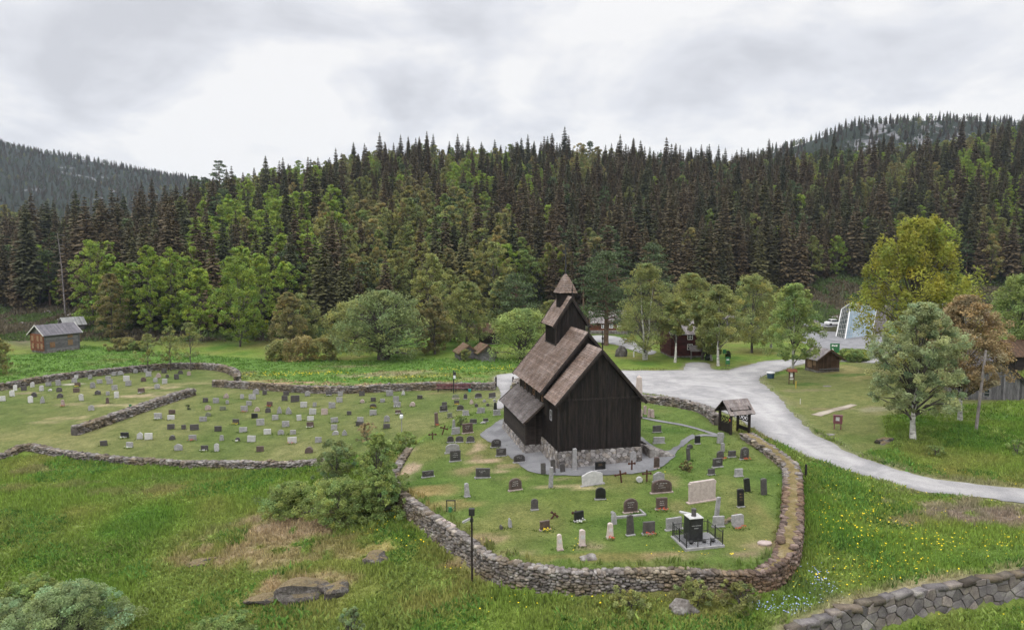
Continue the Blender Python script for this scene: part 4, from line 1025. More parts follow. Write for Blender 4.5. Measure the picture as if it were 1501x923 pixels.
for s in far_specs: rest[s[3]].append(s)
def forest(name, label, sp, items):
    n = len(items); me = bpy.data.meshes.new(name)
    me.vertices.add(n); me.vertices.foreach_set('co', np.array([(i[0], i[1], i[2] - .2) for i in items], np.float32).ravel())
    for an, ty, col in (('sc', 'FLOAT', [i[4] for i in items]), ('rz', 'FLOAT', [i[6] for i in items]), ('kk', 'INT', [i[5] for i in items])):
        a = me.attributes.new(an, ty, 'POINT'); a.data.foreach_set('value', np.array(col, np.int32 if ty == 'INT' else np.float32))
    o = put(name, me); tag(o, label, None, None, 'stuff')
    g = bpy.data.node_groups.new(name, 'GeometryNodeTree')
    g.interface.new_socket('Geometry', in_out='INPUT', socket_type='NodeSocketGeometry'); g.interface.new_socket('Geometry', in_out='OUTPUT', socket_type='NodeSocketGeometry')
    gi = N(g, 'NodeGroupInput'); go = N(g, 'NodeGroupOutput'); J = N(g, 'GeometryNodeJoinGeometry'); L = g.links.new
    def attr(nm, ty):
        a = N(g, 'GeometryNodeInputNamedAttribute', data_type=ty); a.inputs[0].default_value = nm; return a.outputs[0]
    sc_, rz_, kk_ = attr('sc', 'FLOAT'), attr('rz', 'FLOAT'), attr('kk', 'INT')
    cx = N(g, 'ShaderNodeCombineXYZ'); L(rz_, cx.inputs[2])
    cs = N(g, 'ShaderNodeCombineXYZ'); [L(sc_, cs.inputs[i]) for i in range(3)]
    for k in sorted({i[5] for i in items}):
        if (sp, k) not in proto_obj: continue
        oi = N(g, 'GeometryNodeObjectInfo', transform_space='ORIGINAL'); oi.inputs['Object'].default_value = proto_obj[(sp, k)]; oi.inputs['As Instance'].default_value = True
        cmp = N(g, 'FunctionNodeCompare', data_type='INT', operation='EQUAL'); L(kk_, cmp.inputs[2]); cmp.inputs[3].default_value = k
        ip = N(g, 'GeometryNodeInstanceOnPoints'); L(gi.outputs[0], ip.inputs['Points']); L(cmp.outputs[0], ip.inputs['Selection']); L(oi.outputs['Geometry'], ip.inputs['Instance'])
        L(cx.outputs[0], ip.inputs['Rotation']); L(cs.outputs[0], ip.inputs['Scale']); L(ip.outputs[0], J.inputs[0])
    L(J.outputs[0], go.inputs[0])
    md = o.modifiers.new('trees', 'NODES'); md.node_group = g
for sp, nm, lb in (('spruce_tree', 'spruce_forest', 'dark spruce forest covering the hillside'), ('aspen_tree', 'aspen_forest', 'bright green leaf wood on the hillside'),
                   ('birch_tree', 'birch_forest', 'olive birch wood on the hillside'), ('pine_tree', 'pine_forest', 'scattered pines on the far slopes')):
    if rest[sp]: forest(nm, lb, sp, rest[sp])
print('forest', cnt, {k: len(v) for k, v in rest.items()})

# ------------------------------------------------------------------ trees placed one by one
def place(kind, label, ub, vb, vt, wpx, seed, **kw):
    """base pixel, top row and crown width in photograph pixels give place, height and spread"""
    x, y, z = pix(ub, vb); m = mpp(x, y, z); H = (vb - vt) * m; R = wpx * m / 2
    rot = kw.pop('rot', 0); lm = kw.pop('lm', None); bk = kw.pop('bk', None); nm = kw.pop('name', None); cat = kw.pop('cat', None); grp = kw.pop('group', None)
    if kind == 'spruce': return plant_tree('spruce_tree', label, 'spruce tree', spruce(seed, H, R, kw.get('c0', .06), 34, 9, 1.2), 'greenneedle', 'bark', x, y, rot, grp)
    if kind == 'pine': return plant_tree('pine_tree', label, 'pine tree', pine(seed, H, R, kw.get('cb', .3), kw.get('ncl', 90), kw.get('per', 70), kw.get('leaf', .35), kw.get('tr', .3)), 'pineneedle', 'pinebark', x, y, rot, grp)
    return plant_tree(nm or 'birch_tree', label, cat or 'birch tree', broadleaf(seed, H, R, **kw), lm or 'midleaf', bk or 'bark', x, y, rot, grp)
A = dict(name='aspen_tree', cat='aspen tree', lm='aspen', prof='aspen', clr=.17, lump=.2, ncl=190, per=62, leaf=.36, cb=.06, tr=.18)
place('b', 'bright green aspen right of the two log houses, tallest of its clump', 137, 478, 352, 62, 201, **A)
place('b', 'shorter bright green aspen at right end of the clump by the log houses', 178, 486, 388, 45, 202, **A)
place('b', 'grey-green bushy tree before the aspen clump by the log houses', 165, 495, 400, 48, 203, **{**A, 'lm': 'birchleaf', 'prof': 'birch', 'cb': .02})
place('b', 'bright green aspen above the right end of the left grave wall', 222, 492, 360, 48, 204, **A)
place('b', 'bright aspen just right of another, above the left grave wall', 254, 490, 362, 42, 205, **A)
place('b', 'egg-shaped bright green aspen with pale trunk behind the small wall trees', 294, 502, 394, 52, 206, **{**A, 'cb': .1})
place('b', 'large bright green aspen at the meadow edge above the curved wall end', 352, 508, 382, 66, 207, **A)
place('b', 'bright green aspen leaning out behind the large one at the meadow edge', 385, 498, 376, 50, 208, **A)
place('b', 'grey-green tree with a brownish side at left of the round willow', 424, 512, 428, 52, 210, **{**A, 'lm': 'birchleaf', 'prof': 'birch', 'cb': .03})
place('b', 'pale green round crowned tree behind the grey-green one', 440, 500, 430, 62, 211, **{**A, 'lm': 'midleaf', 'prof': 'round'})
W = dict(name='willow_tree', cat='willow tree', lm='willow', prof='dome', ncl=170, per=90, leaf=.42, cb=.10, tr=.45, fork=3, clr=.2, lump=.18)
place('b', 'great round grey-green willow with forked dark trunk on the meadow', 562, 527, 425, 122, 212, **W)
place('b', 'green tree behind the left shoulder of the round willow', 520, 512, 440, 90, 213, **{**A, 'lm': 'midleaf', 'prof': 'round'})
for i, (u, vb, vt, w) in enumerate([(412, 527, 497, 42), (445, 528, 492, 48), (478, 528, 494, 44)]):
    place('b', ['leftmost grey-green bush of three at the far meadow edge', 'middle grey-green bush of three at the far meadow edge', 'grey-green bush touching the round willow, right of its two neighbours'][i], u, vb, vt, w, 215 + i, name='bush', cat='bush', lm='birchleaf', prof='shrub', ncl=60, per=60, leaf=.38, cb=0, tr=.08, clr=.3)
G = dict(lm='midleaf', prof='birch', clr=.17, ncl=190, per=62, leaf=.36, cb=.05, tr=.2)
place('b', 'tall mid green birch directly right of the round willow', 632, 512, 372, 66, 220, **G)
place('b', 'lower pale birch in front of the tall one right of the willow', 637, 519, 434, 52, 221, **{**G, 'lm': 'birchleaf'})
place('b', 'broad mid green tree above the two turf roofed sheds', 684, 508, 412, 70, 222, **G)
place('b', 'green birch left of the grey pine above the turf sheds', 660, 500, 395, 50, 223, **G)
place('pine', 'grey-green pine behind the light green bushy tree near the church', 756, 500, 394, 72, 224, cb=.1, ncl=130)
place('b', 'green birch peeping out left of the grey pine', 733, 498, 406, 50, 225, **G)
place('b', 'light green rounded tree on the meadow between turf sheds and church', 764, 527, 452, 92, 226, name='willow_tree', cat='willow tree', lm='shrub', prof='dome', ncl=140, per=70, leaf=.36, cb=.06, tr=.2, fork=3)
place('pine', 'tall broad pine with bare trunk behind the church ridge', 888, 506, 364, 92, 227, cb=.28, ncl=150, per=75, tr=.42)
place('pine', 'grey-green pine top rising behind the tall birches', 956, 470, 350, 62, 228, cb=.25, ncl=110)
place('b', 'small green tree between the grey pine and the turret', 808, 500, 440, 60, 229, **G)
B = dict(lm='midleaf', bk='birch', prof='birch', ncl=190, per=100, leaf=.27, nlimb=16, cb=.12, tr=.2, lump=.4, clr=.2)
place('b', 'large birch with two white trunks left of the red log house', 946, 527, 386, 88, 230, **{**B, 'fork': 2})
place('b', 'birch hanging over the left wall of the red log house', 990, 531, 436, 46, 231, **{**B, 'cb': .45})
place('b', 'tall birch standing behind the red log house', 1012, 505, 400, 70, 232, **{**B, 'cb': .3})
place('b', 'dark trunked birch at the right corner of the red log house', 1029, 527, 430, 36, 233, **{**B, 'bk': 'bark', 'cb': .5})
place('b', 'birch with clean white trunk left of the green signs', 1052, 536, 417, 68, 234, **{**B, 'cb': .3})
place('b', 'slim birch just behind the one with clean white trunk', 1042, 528, 440, 44, 235, **B)
place('b', 'broad dense birch between the green signs and the hut birch', 1102, 517, 401, 74, 236, **{**B, 'bk': 'bark', 'prof': 'round'})
place('b', 'smaller birch overlapping the dense one on its right', 1130, 512, 418, 40, 237, **B)
place('b', 'light green birch over the information stand beside the brown hut', 1161, 556, 415, 78, 238, **{**B, 'cb': .22, 'lm': 'shrub'})
place('b', 'huge olive-yellow poplar, the tallest tree right of the parking area', 1338, 556, 328, 158, 240, name='poplar_tree', cat='poplar tree', lm='olive', prof='poplar', ncl=420, per=90, leaf=.36, cb=.08, tr=.5, spikes=.6, clr=.12, lump=.35, nlimb=70)
place('b', 'grey-green birch with white curved trunk on the slope right of the road', 1337, 644, 443, 120, 241, **{**B, 'lm': 'greybirch', 'ncl': 480, 'per': 110, 'leaf': .19, 'prof': 'birch', 'cb': .20, 'clr': .13, 'lump': .55, 'lean': (.5, 0), 'tr': .24, 'nlimb': 60})
place('b', 'copper brown birch with mottled trunk beside the grey pole', 1407, 617, 432, 112, 242, **{**B, 'lm': 'brownleaf', 'ncl': 420, 'per': 110, 'leaf': .20, 'prof': 'birch', 'cb': .28, 'clr': .17, 'tr': .2, 'nlimb': 60})
place('b', 'fresh green round tree at the right edge above the dark hut', 1494, 535, 402, 92, 243, name='maple_tree', cat='maple tree', lm='shrub', prof='dome', ncl=200, per=90, leaf=.34, cb=.1, tr=.3)
S = dict(name='apple_tree', cat='small tree', lm='midleaf', prof='birch', ncl=45, per=40, leaf=.26, cb=.25, tr=.10, clr=.26)
place('b', 'leftmost of three small trees along the curved cemetery wall', 217, 545, 488, 36, 250, **S)
place('b', 'middle of three small trees along the curved cemetery wall', 250, 543, 478, 32, 251, **S)
place('b', 'rightmost of three small trees along the curved cemetery wall', 280, 543, 472, 44, 252, **S)
place('b', 'dark green rounded bush at the left picture edge on the bright meadow', -4, 550, 494, 38, 253, name='bush', cat='bush', lm='birchleaf', prof='dome', ncl=80, per=60, leaf=.3, cb=0, tr=.1)
SH = dict(name='bush', cat='bush', lm='shrub', prof='shrub', ncl=150, per=85, leaf=.14, cb=0, tr=.04, clr=.17, lump=.45, fork=3, up=.1)
place('b', 'brown-leaved low shrub among graves behind the willow thicket', 536, 648, 618, 34, 260, **{**SH, 'lm': 'brownleaf', 'ncl': 40, 'per': 35})
place('b', 'leafy green shrub at the outer corner of the churchyard wall', 592, 660, 633, 44, 261, **{**SH, 'ncl': 60})
place('b', 'slender willow with tall thin stems against the churchyard wall corner', 556, 752, 632, 62, 262, **{**SH, 'prof': 'birch', 'ncl': 110, 'per': 60, 'leaf': .17, 'cb': .12, 'clr': .18, 'lm': 'shrub', 'tr': .06, 'fork': 2, 'ncl': 170})
place('b', 'wide willow bush at the left end of the thicket below the cemetery', 430, 750, 708, 84, 263, **{**SH, 'ncl': 220, 'lm': 'shrub'})
place('b', 'dense willow bush in the middle of the thicket, by the fallen branch', 500, 766, 702, 90, 264, **{**SH, 'ncl': 240, 'lm': 'shrub'})
place('b', 'pale willow bush reaching over the low cemetery wall end', 492, 705, 645, 60, 265, **{**SH, 'ncl': 110, 'lm': 'willow'})
place('b', 'willow bush at the foot of the slender willow', 560, 760, 690, 74, 266, **{**SH, 'ncl': 190})
BL = dict(name='willow_bush', cat='bush', lm='silver', prof='dome', ncl=300, per=150, leaf=.115, cb=0, tr=.06, clr=.12, fork=3, lump=.4, up=.5)
place('b', 'big silvery willow bush at the lower left corner', 100, 955, 858, 190, 270, **BL)
place('b', 'silvery willow bush cut by the lower left picture edge', -20, 960, 880, 130, 271, **BL)
place('b', 'yellow-green bush behind the big silvery willow bush', 40, 890, 850, 120, 272, **{**BL, 'lm': 'shrub', 'ncl': 130})
place('b', 'pale low willow bush at the bottom edge below the rock ledge', 330, 968, 905, 120, 273, **{**BL, 'lm': 'shrub'})
place('b', 'pale leafy sapling at the bottom edge under the lamp post', 515, 945, 888, 44, 274, **{**BL, 'ncl': 60})
HB = {**SH, 'ncl': 45, 'per': 45, 'leaf': .15}
place('b', 'leafy bush against the foot of the churchyard wall below the fenced monument', 1022, 888, 848, 62, 275, **{**HB, 'lm': 'midleaf'})
place('b', 'dark bush under the right bend of the churchyard wall', 1085, 890, 852, 64, 276, **{**HB, 'lm': 'birchleaf'})
place('b', 'pale bush left of the light boulder below the churchyard wall', 925, 892, 862, 60, 277, **{**HB, 'lm': 'midleaf'})
place('b', 'round bright green shrub in the middle of the grave rows beside the path', 676, 623, 609, 22, 278, **{**HB, 'lm': 'shrub', 'ncl': 30})
place('b', 'small reddish tufted shrub before the cross-topped graves', 1006, 689, 675, 21, 279, **{**HB, 'lm': 'birchleaf', 'ncl': 25})
place('b', 'light green shrub on the grassy slope right of the road', 1372, 668, 652, 26, 280, **{**HB, 'ncl': 25})
place('b', 'light green shrub high on the slope near the right edge', 1490, 665, 645, 30, 281, **{**HB, 'ncl': 25})
place('b', 'small dark shrub among the middle graves near the diagonal wall', 276, 600, 592, 7, 282, **{**HB, 'lm': 'darkshrub', 'ncl': 10, 'per': 30})
J = dict(name='juniper_bush', cat='juniper', lm='darkshrub', prof='aspen', ncl=50, per=50, leaf=.22, cb=0, tr=.08)
place('b', 'dark upright juniper right of the log house porch', 1037, 528, 508, 10, 285, **J)
place('b', 'dark upright juniper behind the green litter box', 1067, 525, 514, 8, 286, **J)
place('b', 'bushy green clump below the green sign behind the brown hut', 1250, 528, 512, 46, 287, **{**SH, 'leaf': .3})
place('b', 'leafy bush against the left log shed of the pair', 682, 529, 512, 20, 288, **{**SH, 'leaf': .3, 'ncl': 30, 'lm': 'midleaf'})
place('b', 'bush under the aspens between log houses and small wall trees', 182, 512, 495, 44, 289, **{**SH, 'leaf': .34, 'ncl': 50, 'lm': 'birchleaf'})
place('b', 'low bush beside the bush under the aspens', 205, 514, 500, 30, 290, **{**SH, 'leaf': .34, 'ncl': 40, 'lm': 'birchleaf'})
# bare dead trunk
x, y, z = pix(96, 462); m = mpp(x, y, z); tb = MB(); tb.tube([(0, 0, -.3), (-.3, 0, 12), (-.9, 0, 21)], [.19, .13, .04], 6)
for i in range(26):
    a = R_.random() * 6.28; h_ = R_.uniform(5, 21); tb.tube([(-.3 * h_ / 12, 0, h_), (math.cos(a) * 1.2, math.sin(a) * 1.2, h_ - .2)], [.05, .015], 3, cap=False)
tag(tb.put('dead_tree', MAT['roofgrey'], None, (x, y, z)), 'bare pale dead spruce trunk standing above the log houses', 'dead tree')
x, y, z = pix(505, 745); tb = MB(); tb.tube([(-2.6, -1.2, .15), (-.6, -.2, .5), (.9, .3, 1.25)], [.05, .09, .10], 6); tb.tube([(-1.6, -.7, .3), (-3.0, -1.5, .5)], [.04, .02], 4)
tag(tb.put('fallen_branch', MAT['bark'], None, (x, y, z)), 'grey fallen branch sticking out of the willow thicket', 'branch')

# ------------------------------------------------------------------ the stave church (local x across, y along the ridge away from the camera, z up)
A_, B_ = at_z(818.7, 661.6, 1.1), at_z(936.7, 654, 1.1)
CO = ((A_[0] + B_[0]) / 2, (A_[1] + B_[1]) / 2, 0.0)
CROT = math.atan2(B_[1] - A_[1], B_[0] - A_[0])
church = thing('stave_church', 'tall black tarred wooden stave church with stepped shingle roofs and spire', 'church', CO, CROT)
def wall_boards(mb, p0, p1, z0, top, bw=.19, th=.05, flip=1, batten=True, horizontal=False, tonev=.18):
    p0 = Vector(p0); p1 = Vector(p1); L = (p1 - p0).length; d = (p1 - p0) / L; n = Vector((d.y, -d.x)) * flip
    def P(s, o, z): q = p0 + d * s + n * o; return (q.x, q.y, z)
    if horizontal:
        zmax = top(0); k = max(1, int((zmax - z0) / bw)); h = (zmax - z0) / k
        for i in range(k):
            a, b = z0 + i * h, z0 + (i + 1) * h; o = th + R_.uniform(0, .012); t = 1 + R_.gauss(0, tonev)
            mb.add([P(0, 0, a), P(L, 0, a), P(L, 0, b), P(0, 0, b), P(0, o + .03, a), P(L, o + .03, a), P(L, o - .01, b), P(0, o - .01, b)],
                   [(0, 1, 2, 3), (4, 5, 6, 7), (0, 4, 5, 1), (3, 2, 6, 7), (0, 3, 7, 4), (1, 5, 6, 2)], max(.5, t))
        return
    k = max(1, int(round(L / bw))); w = L / k
    for i in range(k):
        a, b = i * w + .004, (i + 1) * w - .004; za, zb = top(a / L), top(b / L); o = th * R_.uniform(.75, 1.05); t = max(.5, 1 + R_.gauss(0, tonev))
        mb.add([P(a, 0, z0), P(b, 0, z0), P(b, 0, zb), P(a, 0, za), P(a, o, z0), P(b, o, z0), P(b, o, zb), P(a, o, za)],
               [(0, 1, 2, 3), (4, 5, 6, 7), (0, 4, 5, 1), (3, 2, 6, 7), (0, 3, 7, 4), (1, 5, 6, 2)], t)
        if batten: 
            mb.add([P(b - .02, o, z0), P(b + .028, o, z0), P(b + .028, o, zb - .01), P(b - .02, o, zb - .01), P(b - .02, o + .028, z0), P(b + .028, o + .028, z0), P(b + .028, o + .028, zb - .01), P(b - .02, o + .028, zb - .01)],
                   [(4, 5, 6, 7), (0, 4, 5, 1), (3, 2, 6, 7), (0, 3, 7, 4), (1, 5, 6, 2)], t * .9)
def shingles(mb, e0, e1, r1, r0, row=.23, sw=.17, th=.055, tv=.12, warm=.45):
    """roof face: eave e0->e1, ridge r0->r1 (r0 above e0); every shingle is its own plate"""
    e0, e1, r0, r1 = map(Vector, (e0, e1, r0, r1)); n = (e1 - e0).cross(r0 - e0).normalized()
    if n.z < 0: n = -n
    k = max(2, int(round((r0 - e0).length / row)))
    for i in range(k):
        a = i / k; b = min((i + 1.15) / k, 1.0)
        A0, A1 = e0.lerp(r0, a), e1.lerp(r1, a); B0, B1 = e0.lerp(r0, b), e1.lerp(r1, b); L = (A1 - A0).length; m = max(1, int(round(L / sw)))
        off = R_.uniform(-.4, .4) / m; rt = R_.uniform(.86, 1.14)
        for j in range(-1, m + 1):
            s0 = max(0, j / m + off + .004); s1 = min(1, (j + 1) / m + off - .004)
            if s1 - s0 < .002: continue
            t = max(.45, rt * (1 + R_.gauss(0, tv))); w = R_.random() * warm; c = (t * (1 + .18 * w), t, t * (1 - .14 * w)); lo = n * (th + R_.uniform(0, .012)); hi = n * .004; dr = (r0 - e0).normalized() * R_.uniform(-.02, .02)
            q = [A0.lerp(A1, s0) + dr, A0.lerp(A1, s1) + dr, B0.lerp(B1, s1), B0.lerp(B1, s0)]
            mb.add([q[0] - n * .01, q[1] - n * .01, q[0] + lo, q[1] + lo, q[2] + hi, q[3] + hi], [(2, 3, 4, 5), (0, 1, 3, 2), (0, 2, 5), (1, 4, 3)], c)
def slab(mb, e0, e1, r1, r0, th=.10, tone=1):
    e0, e1, r0, r1 = map(Vector, (e0, e1, r0, r1)); n = (e1 - e0).cross(r0 - e0).normalized()
    if n.z < 0: n = -n
    q = [e0, e1, r1, r0]; mb.add([p - n * .012 for p in q] + [p - n * (th + .012) for p in q], [(0, 1, 2, 3), (7, 6, 5, 4), (0, 4, 5, 1), (1, 5, 6, 2), (2, 6, 7, 3), (3, 7, 4, 0)], tone)
def gable_roof(parent, name, y0, y1, xe, ze, zr, mat, row=.22, ridge=True, barge=.24, finial=0, rname='ridge_cap'):
    root = MB(); slab(root, (-xe, y0 + .02, ze), (-xe, y1, ze), (0, y1, zr), (0, y0 + .02, zr)); slab(root, (xe, y0 + .02, ze), (xe, y1, ze), (0, y1, zr), (0, y0 + .02, zr))
    ro = root.put(name, MAT['tar'], parent)
    sh = MB(); shingles(sh, (-xe, y0, ze), (-xe, y1, ze), (0, y1, zr), (0, y0, zr), row); shingles(sh, (xe, y0, ze), (xe, y1, ze), (0, y1, zr), (0, y0, zr), row)
    sh.put('shingles', MAT[mat], ro)
    if ridge:
        rc = MB(); k = max(2, int((y1 - y0) / .35))
        for i in range(k):
            a = y0 + (y1 - y0) * i / k; b = y0 + (y1 - y0) * (i + 1) / k - .01; t = R_.uniform(.9, 1.5)
            for s in (-1, 1):
                dx, dz = s * .20, -.20 * (zr - ze) / xe
                rc.add([(0, a, zr + .085), (0, b, zr + .085), (dx, b, zr + .085 + dz), (dx, a, zr + .085 + dz), (0, a, zr + .05), (0, b, zr + .05), (dx, b, zr + .05 + dz), (dx, a, zr + .05 + dz)],
                       [(0, 1, 2, 3), (4, 7, 6, 5), (3, 2, 6, 7), (0, 3, 7, 4), (1, 5, 6, 2)], t)
        rc.put(rname, MAT[mat], ro)
    bb = MB()
    for s in (-1, 1):
        d = Vector((s * xe, 0, ze - zr)).normalized(); u = Vector((-d.z * s, 0, d.x * s)); 
        a = Vector((0, y0 - .03, zr - barge * .35)); b = Vector((s * xe, y0 - .03, ze - barge * .35)) + d * .05
        bb.bar(a - Vector((0, 0, 0)), b, .07, barge, 1.25, up=(u.x, 0, u.z) if False else (0, 0, 1))
        bb.bar((0, y0 - .075, zr - .03), (s * (xe + .02), y0 - .075, ze - .03), .035, .09, 2.2)
        a2 = Vector((0, y1 + .03, zr - barge * .35)); b2 = Vector((s * xe, y1 + .03, ze - barge * .35)); bb.bar(a2, b2, .07, barge, 1.1)
    bb.put('bargeboard', MAT['tar'], ro)
    if finial:
        f = MB(); f.tube([(0, y0 - .04, zr - .25), (0, y0 - .04, zr + finial * .55)], [.05, .04], 6); f.tube([(0, y0 - .04, zr + finial * .5), (0, y0 - .04, zr + finial * .6), (0, y0 - .04, zr + finial * .68), (0, y0 - .04, zr + finial)], [.04, .085, .04, .02], 6)
        f.box(-.11, .11, y0 - .06, y0 - .02, zr + finial * .3, zr + finial * .36)
        f.put('finial', MAT['tar'], ro)
    return ro
MAT['rockl'] = surf('foundation_stone', (.13, .118, .11), (.24, .225, .215), 2.2, .9, (.38, .36, .345), fine=12, bump=.6, bd=.03)
def foundation(parent, path, z1, seed, hs=.2, ls=.45, inset=.12, name='foundation'):
    core = MB(); fm = MB()
    M = Matrix.Translation(Vector(CO)) @ Matrix.Rotation(CROT, 4, 'Z')
    for (a, b) in zip(path[:-1], path[1:]):
        a = Vector(a); b = Vector(b); L = (b - a).length; d = (b - a) / L; n = Vector((d.y, -d.x))
        gw = min((M @ Vector((a.x, a.y, 0))).z, 0); z0 = -1.0
        core.add([(a.x, a.y, z0), (b.x, b.y, z0), (b.x, b.y, z1 - .02), (a.x, a.y, z1 - .02), (a.x - n.x * .6, a.y - n.y * .6, z0), (b.x - n.x * .6, b.y - n.y * .6, z0), (b.x - n.x * .6, b.y - n.y * .6, z1 - .02), (a.x - n.x * .6, a.y - n.y * .6, z1 - .02)],
                 [(0, 1, 2, 3), (4, 5, 6, 7), (3, 2, 6, 7), (0, 4, 7, 3), (1, 5, 6, 2)], 1)
        fc = (lambda a, d, n: (lambda s_, t_, o_: (a.x + d.x * s_ + n.x * (o_ + (z1 + .5 - t_) * .06), a.y + d.y * s_ + n.y * (o_ + (z1 + .5 - t_) * .06), -.5 + t_)))(a, d, n)
        cell_stones(fm, fc, L, z1 + .5, .42, .24, seed + len(fm.v), .07, .018)
    o = fm.put(name, MAT['rockl'], parent); core.put('mortar_core', MAT['rockcore'], o)
    return o
XW = 3.29
foundation(church, [(-XW - .1, 4.6), (-XW - .12, -.12), (XW + .12, -.12), (XW + .1, 14)], 1.12, 5)
foundation(church, [(-4.85, 13.1), (-4.85, 4.45), (-3.2, 4.45)], .5, 6, name='gallery_foundation')
foundation(church, [(XW, 1.9), (4.75, 1.9), (4.75, 13)], .75, 7, name='terrace_foundation')
# chancel
ZE1, ZR1, ZE2, ZR2 = 4.75, 8.88, 5.1, 9.82
mb = MB()
topg_ = lambda s: 4.55
wall_boards(mb, (-XW, -.0), (XW, 0), 1.12, lambda s: 5.02)
mb.box(-XW - .05, XW + .05, -.10, -.02, 5.0, 5.13, 1.4)
gt = lambda s: 5.13 + (8.62 - 5.13) * (1 - abs(2 * s - 1)) * 1.0 if True else 0
wall_boards(mb, (-3.05, -.03), (3.05, -.03), 5.13, lambda s: 5.13 + 3.55 * (1 - abs(2 * s - 1)))
wall_boards(mb, (-XW, 5.0), (-XW, 0), 1.12, lambda s: ZE1 + .25); wall_boards(mb, (XW, 0), (XW, 5), 1.12, lambda s: ZE1 + .25)
mb.box(-XW - .09, -XW + .08, -.10, .06, 1.1, 4.9, 1.2); mb.box(XW - .08, XW + .09, -.10, .06, 1.1, 4.7, 1.2)
mb.put('chancel_wall', MAT['tar'], church)
gable_roof(church, 'chancel_roof', -.42, 3.0, 3.66, ZE1, ZR1, 'shingle', finial=1.5)
# nave
mb = MB()
wall_boards(mb, (-3.32, 12.3), (-3.32, 3.2), 3.2, lambda s: ZE2 + .45, batten=False); wall_boards(mb, (XW, 3.2), (XW, 12.3), 1.12, lambda s: ZE2 + .3)
wall_boards(mb, (-3.6, 3.2), (3.6, 3.2), 4.8, lambda s: 4.8 + 4.75 * (1 - abs(2 * s - 1)))
wall_boards(mb, (XW, 12.3), (-XW, 12.3), 1.12, lambda s: 5.2 + 4.2 * (1 - abs(2 * s - 1)))
for i in range(7): mb.box(-3.47, -3.36, 3.5 + i * 1.4, 3.65 + i * 1.4, 3.9, 5.2, 1.2)
mb.put('nave_wall', MAT['tarh'], church)
gable_roof(church, 'nave_roof', 2.82, 12.75, 3.98, ZE2, ZR2, 'shingle', finial=.9)
mb = MB(); mb.box(-3.6, 3.6, 3.25, 12.2, 5.0, 5.1); mb.put('ceiling_boards', MAT['tar'], church)
# lean-to gallery on the left, its twin on the right
def gallery(sx, name):
    g = MB()
    P = lambda x, y: (sx * x, y)
    a, b = ((-4.72, 12.9), (-4.72, 4.55)) if sx > 0 else ((4.72, 4.55), (4.72, 12.9))
    wall_boards(g, a, b, .5 if sx > 0 else .75, lambda s: 2.45, bw=.21, horizontal=True, tonev=.14)
    c, d = ((-4.72, 4.55), (-3.3, 4.55)) if sx > 0 else ((3.3, 4.55), (4.72, 4.55))
    zt0, zt1 = (2.5, 3.75) if sx > 0 else (3.75, 2.5)
    wall_boards(g, c, d, .5 if sx > 0 else 1.0, lambda s: zt0 + (zt1 - zt0) * s)
    x = -4.72 * sx
    g.box(x - .09, x + .09, 4.47, 4.64, .45, 2.6, 1.3); g.box(x - .09, x + .09, 12.8, 12.98, .45, 2.6, 1.3)
    o = g.put(name + '_wall', MAT['tarh'] if sx > 0 else MAT['tar'], church)
    k = MB()
    for i in range(15):
        y = 4.2 + i * .6; k.box(min(x, x - .32 * sx), max(x, x - .32 * sx), y, y + .12, 2.30, 2.46, 1)
    k.put('rafter_end', MAT['tar'], o)
    r = MB(); E0, E1, R1, R0 = (-5.12 * sx, 3.85, 2.42), (-5.12 * sx, 13.35, 2.42), (-3.36 * sx, 13.35, 3.98), (-3.36 * sx, 3.85, 3.98)
    slab(r, E0, E1, R1, R0); ro = r.put(name + '_roof', MAT['tar'], church)
    s_ = MB(); shingles(s_, E0, E1, R1, R0, .21); s_.put('shingles', MAT['shingleg'], ro)
    bd = MB()
    for y in (3.80, 13.40): bd.bar((-5.16 * sx, y, 2.38), (-3.3 * sx, y, 4.02), .05, .17, 2.4)
    bd.put('bargeboard', MAT['tarh'], ro)
gallery(1, 'gallery'); gallery(-1, 'north_gallery')
def window(parent, x, y, z, w, h, axis='x', out=-1, fr='tarh', cols=1):
    m = MB(); t = .05
    def bx(a0, a1, b0, b1, z0, z1, tone=2.0, mb=m):
        if axis == 'x': mb.box(x + a0, x + a1, y + min(b0 * out, b1 * out), y + max(b0 * out, b1 * out), z0, z1, tone)
        else: mb.box(x + min(b0 * out, b1 * out), x + max(b0 * out, b1 * out), y + a0, y + a1, z0, z1, tone)
    bx(-w / 2 - t, w / 2 + t, .05, .11, z - t, z); bx(-w / 2 - t, w / 2 + t, .05, .11, z + h, z + h + t)
    bx(-w / 2 - t, -w / 2, .05, .11, z, z + h); bx(w / 2, w / 2 + t, .05, .11, z, z + h)
    bx(-w / 2, w / 2, .05, .09, z + h * .5 - .02, z + h * .5 + .02)
    for c in range(1, cols + 1):
        if cols > 1 or w > .6: xx = -w / 2 + w * c / (cols + 1); bx(xx - .025, xx + .025, .052, .092, z, z + h)
    o = m.put('window', MAT[fr], parent)
    g = MB(); bx(-w / 2, w / 2, .03, .06, z, z + h, 1.0, g); g.put('pane', MAT['pane'], o)
    return o
m, t, L = newmat('window_glass'); finish(t, (.03, .035, .04), .12, spec=.8); MAT['pane'] = m
window(church, -XW, 1.9, 3.15, .38, .72, 'y', -1, 'woodgrey')
window(church, -3.32, 7.2, 4.15, .42, .62, 'y', -1, 'woodbrown')
window(church, -3.32, 4.4, 4.15, .30, .5, 'y', -1, 'woodbrown')
window(church, -3.32, 10.4, 4.15, .30, .5, 'y', -1, 'woodbrown')
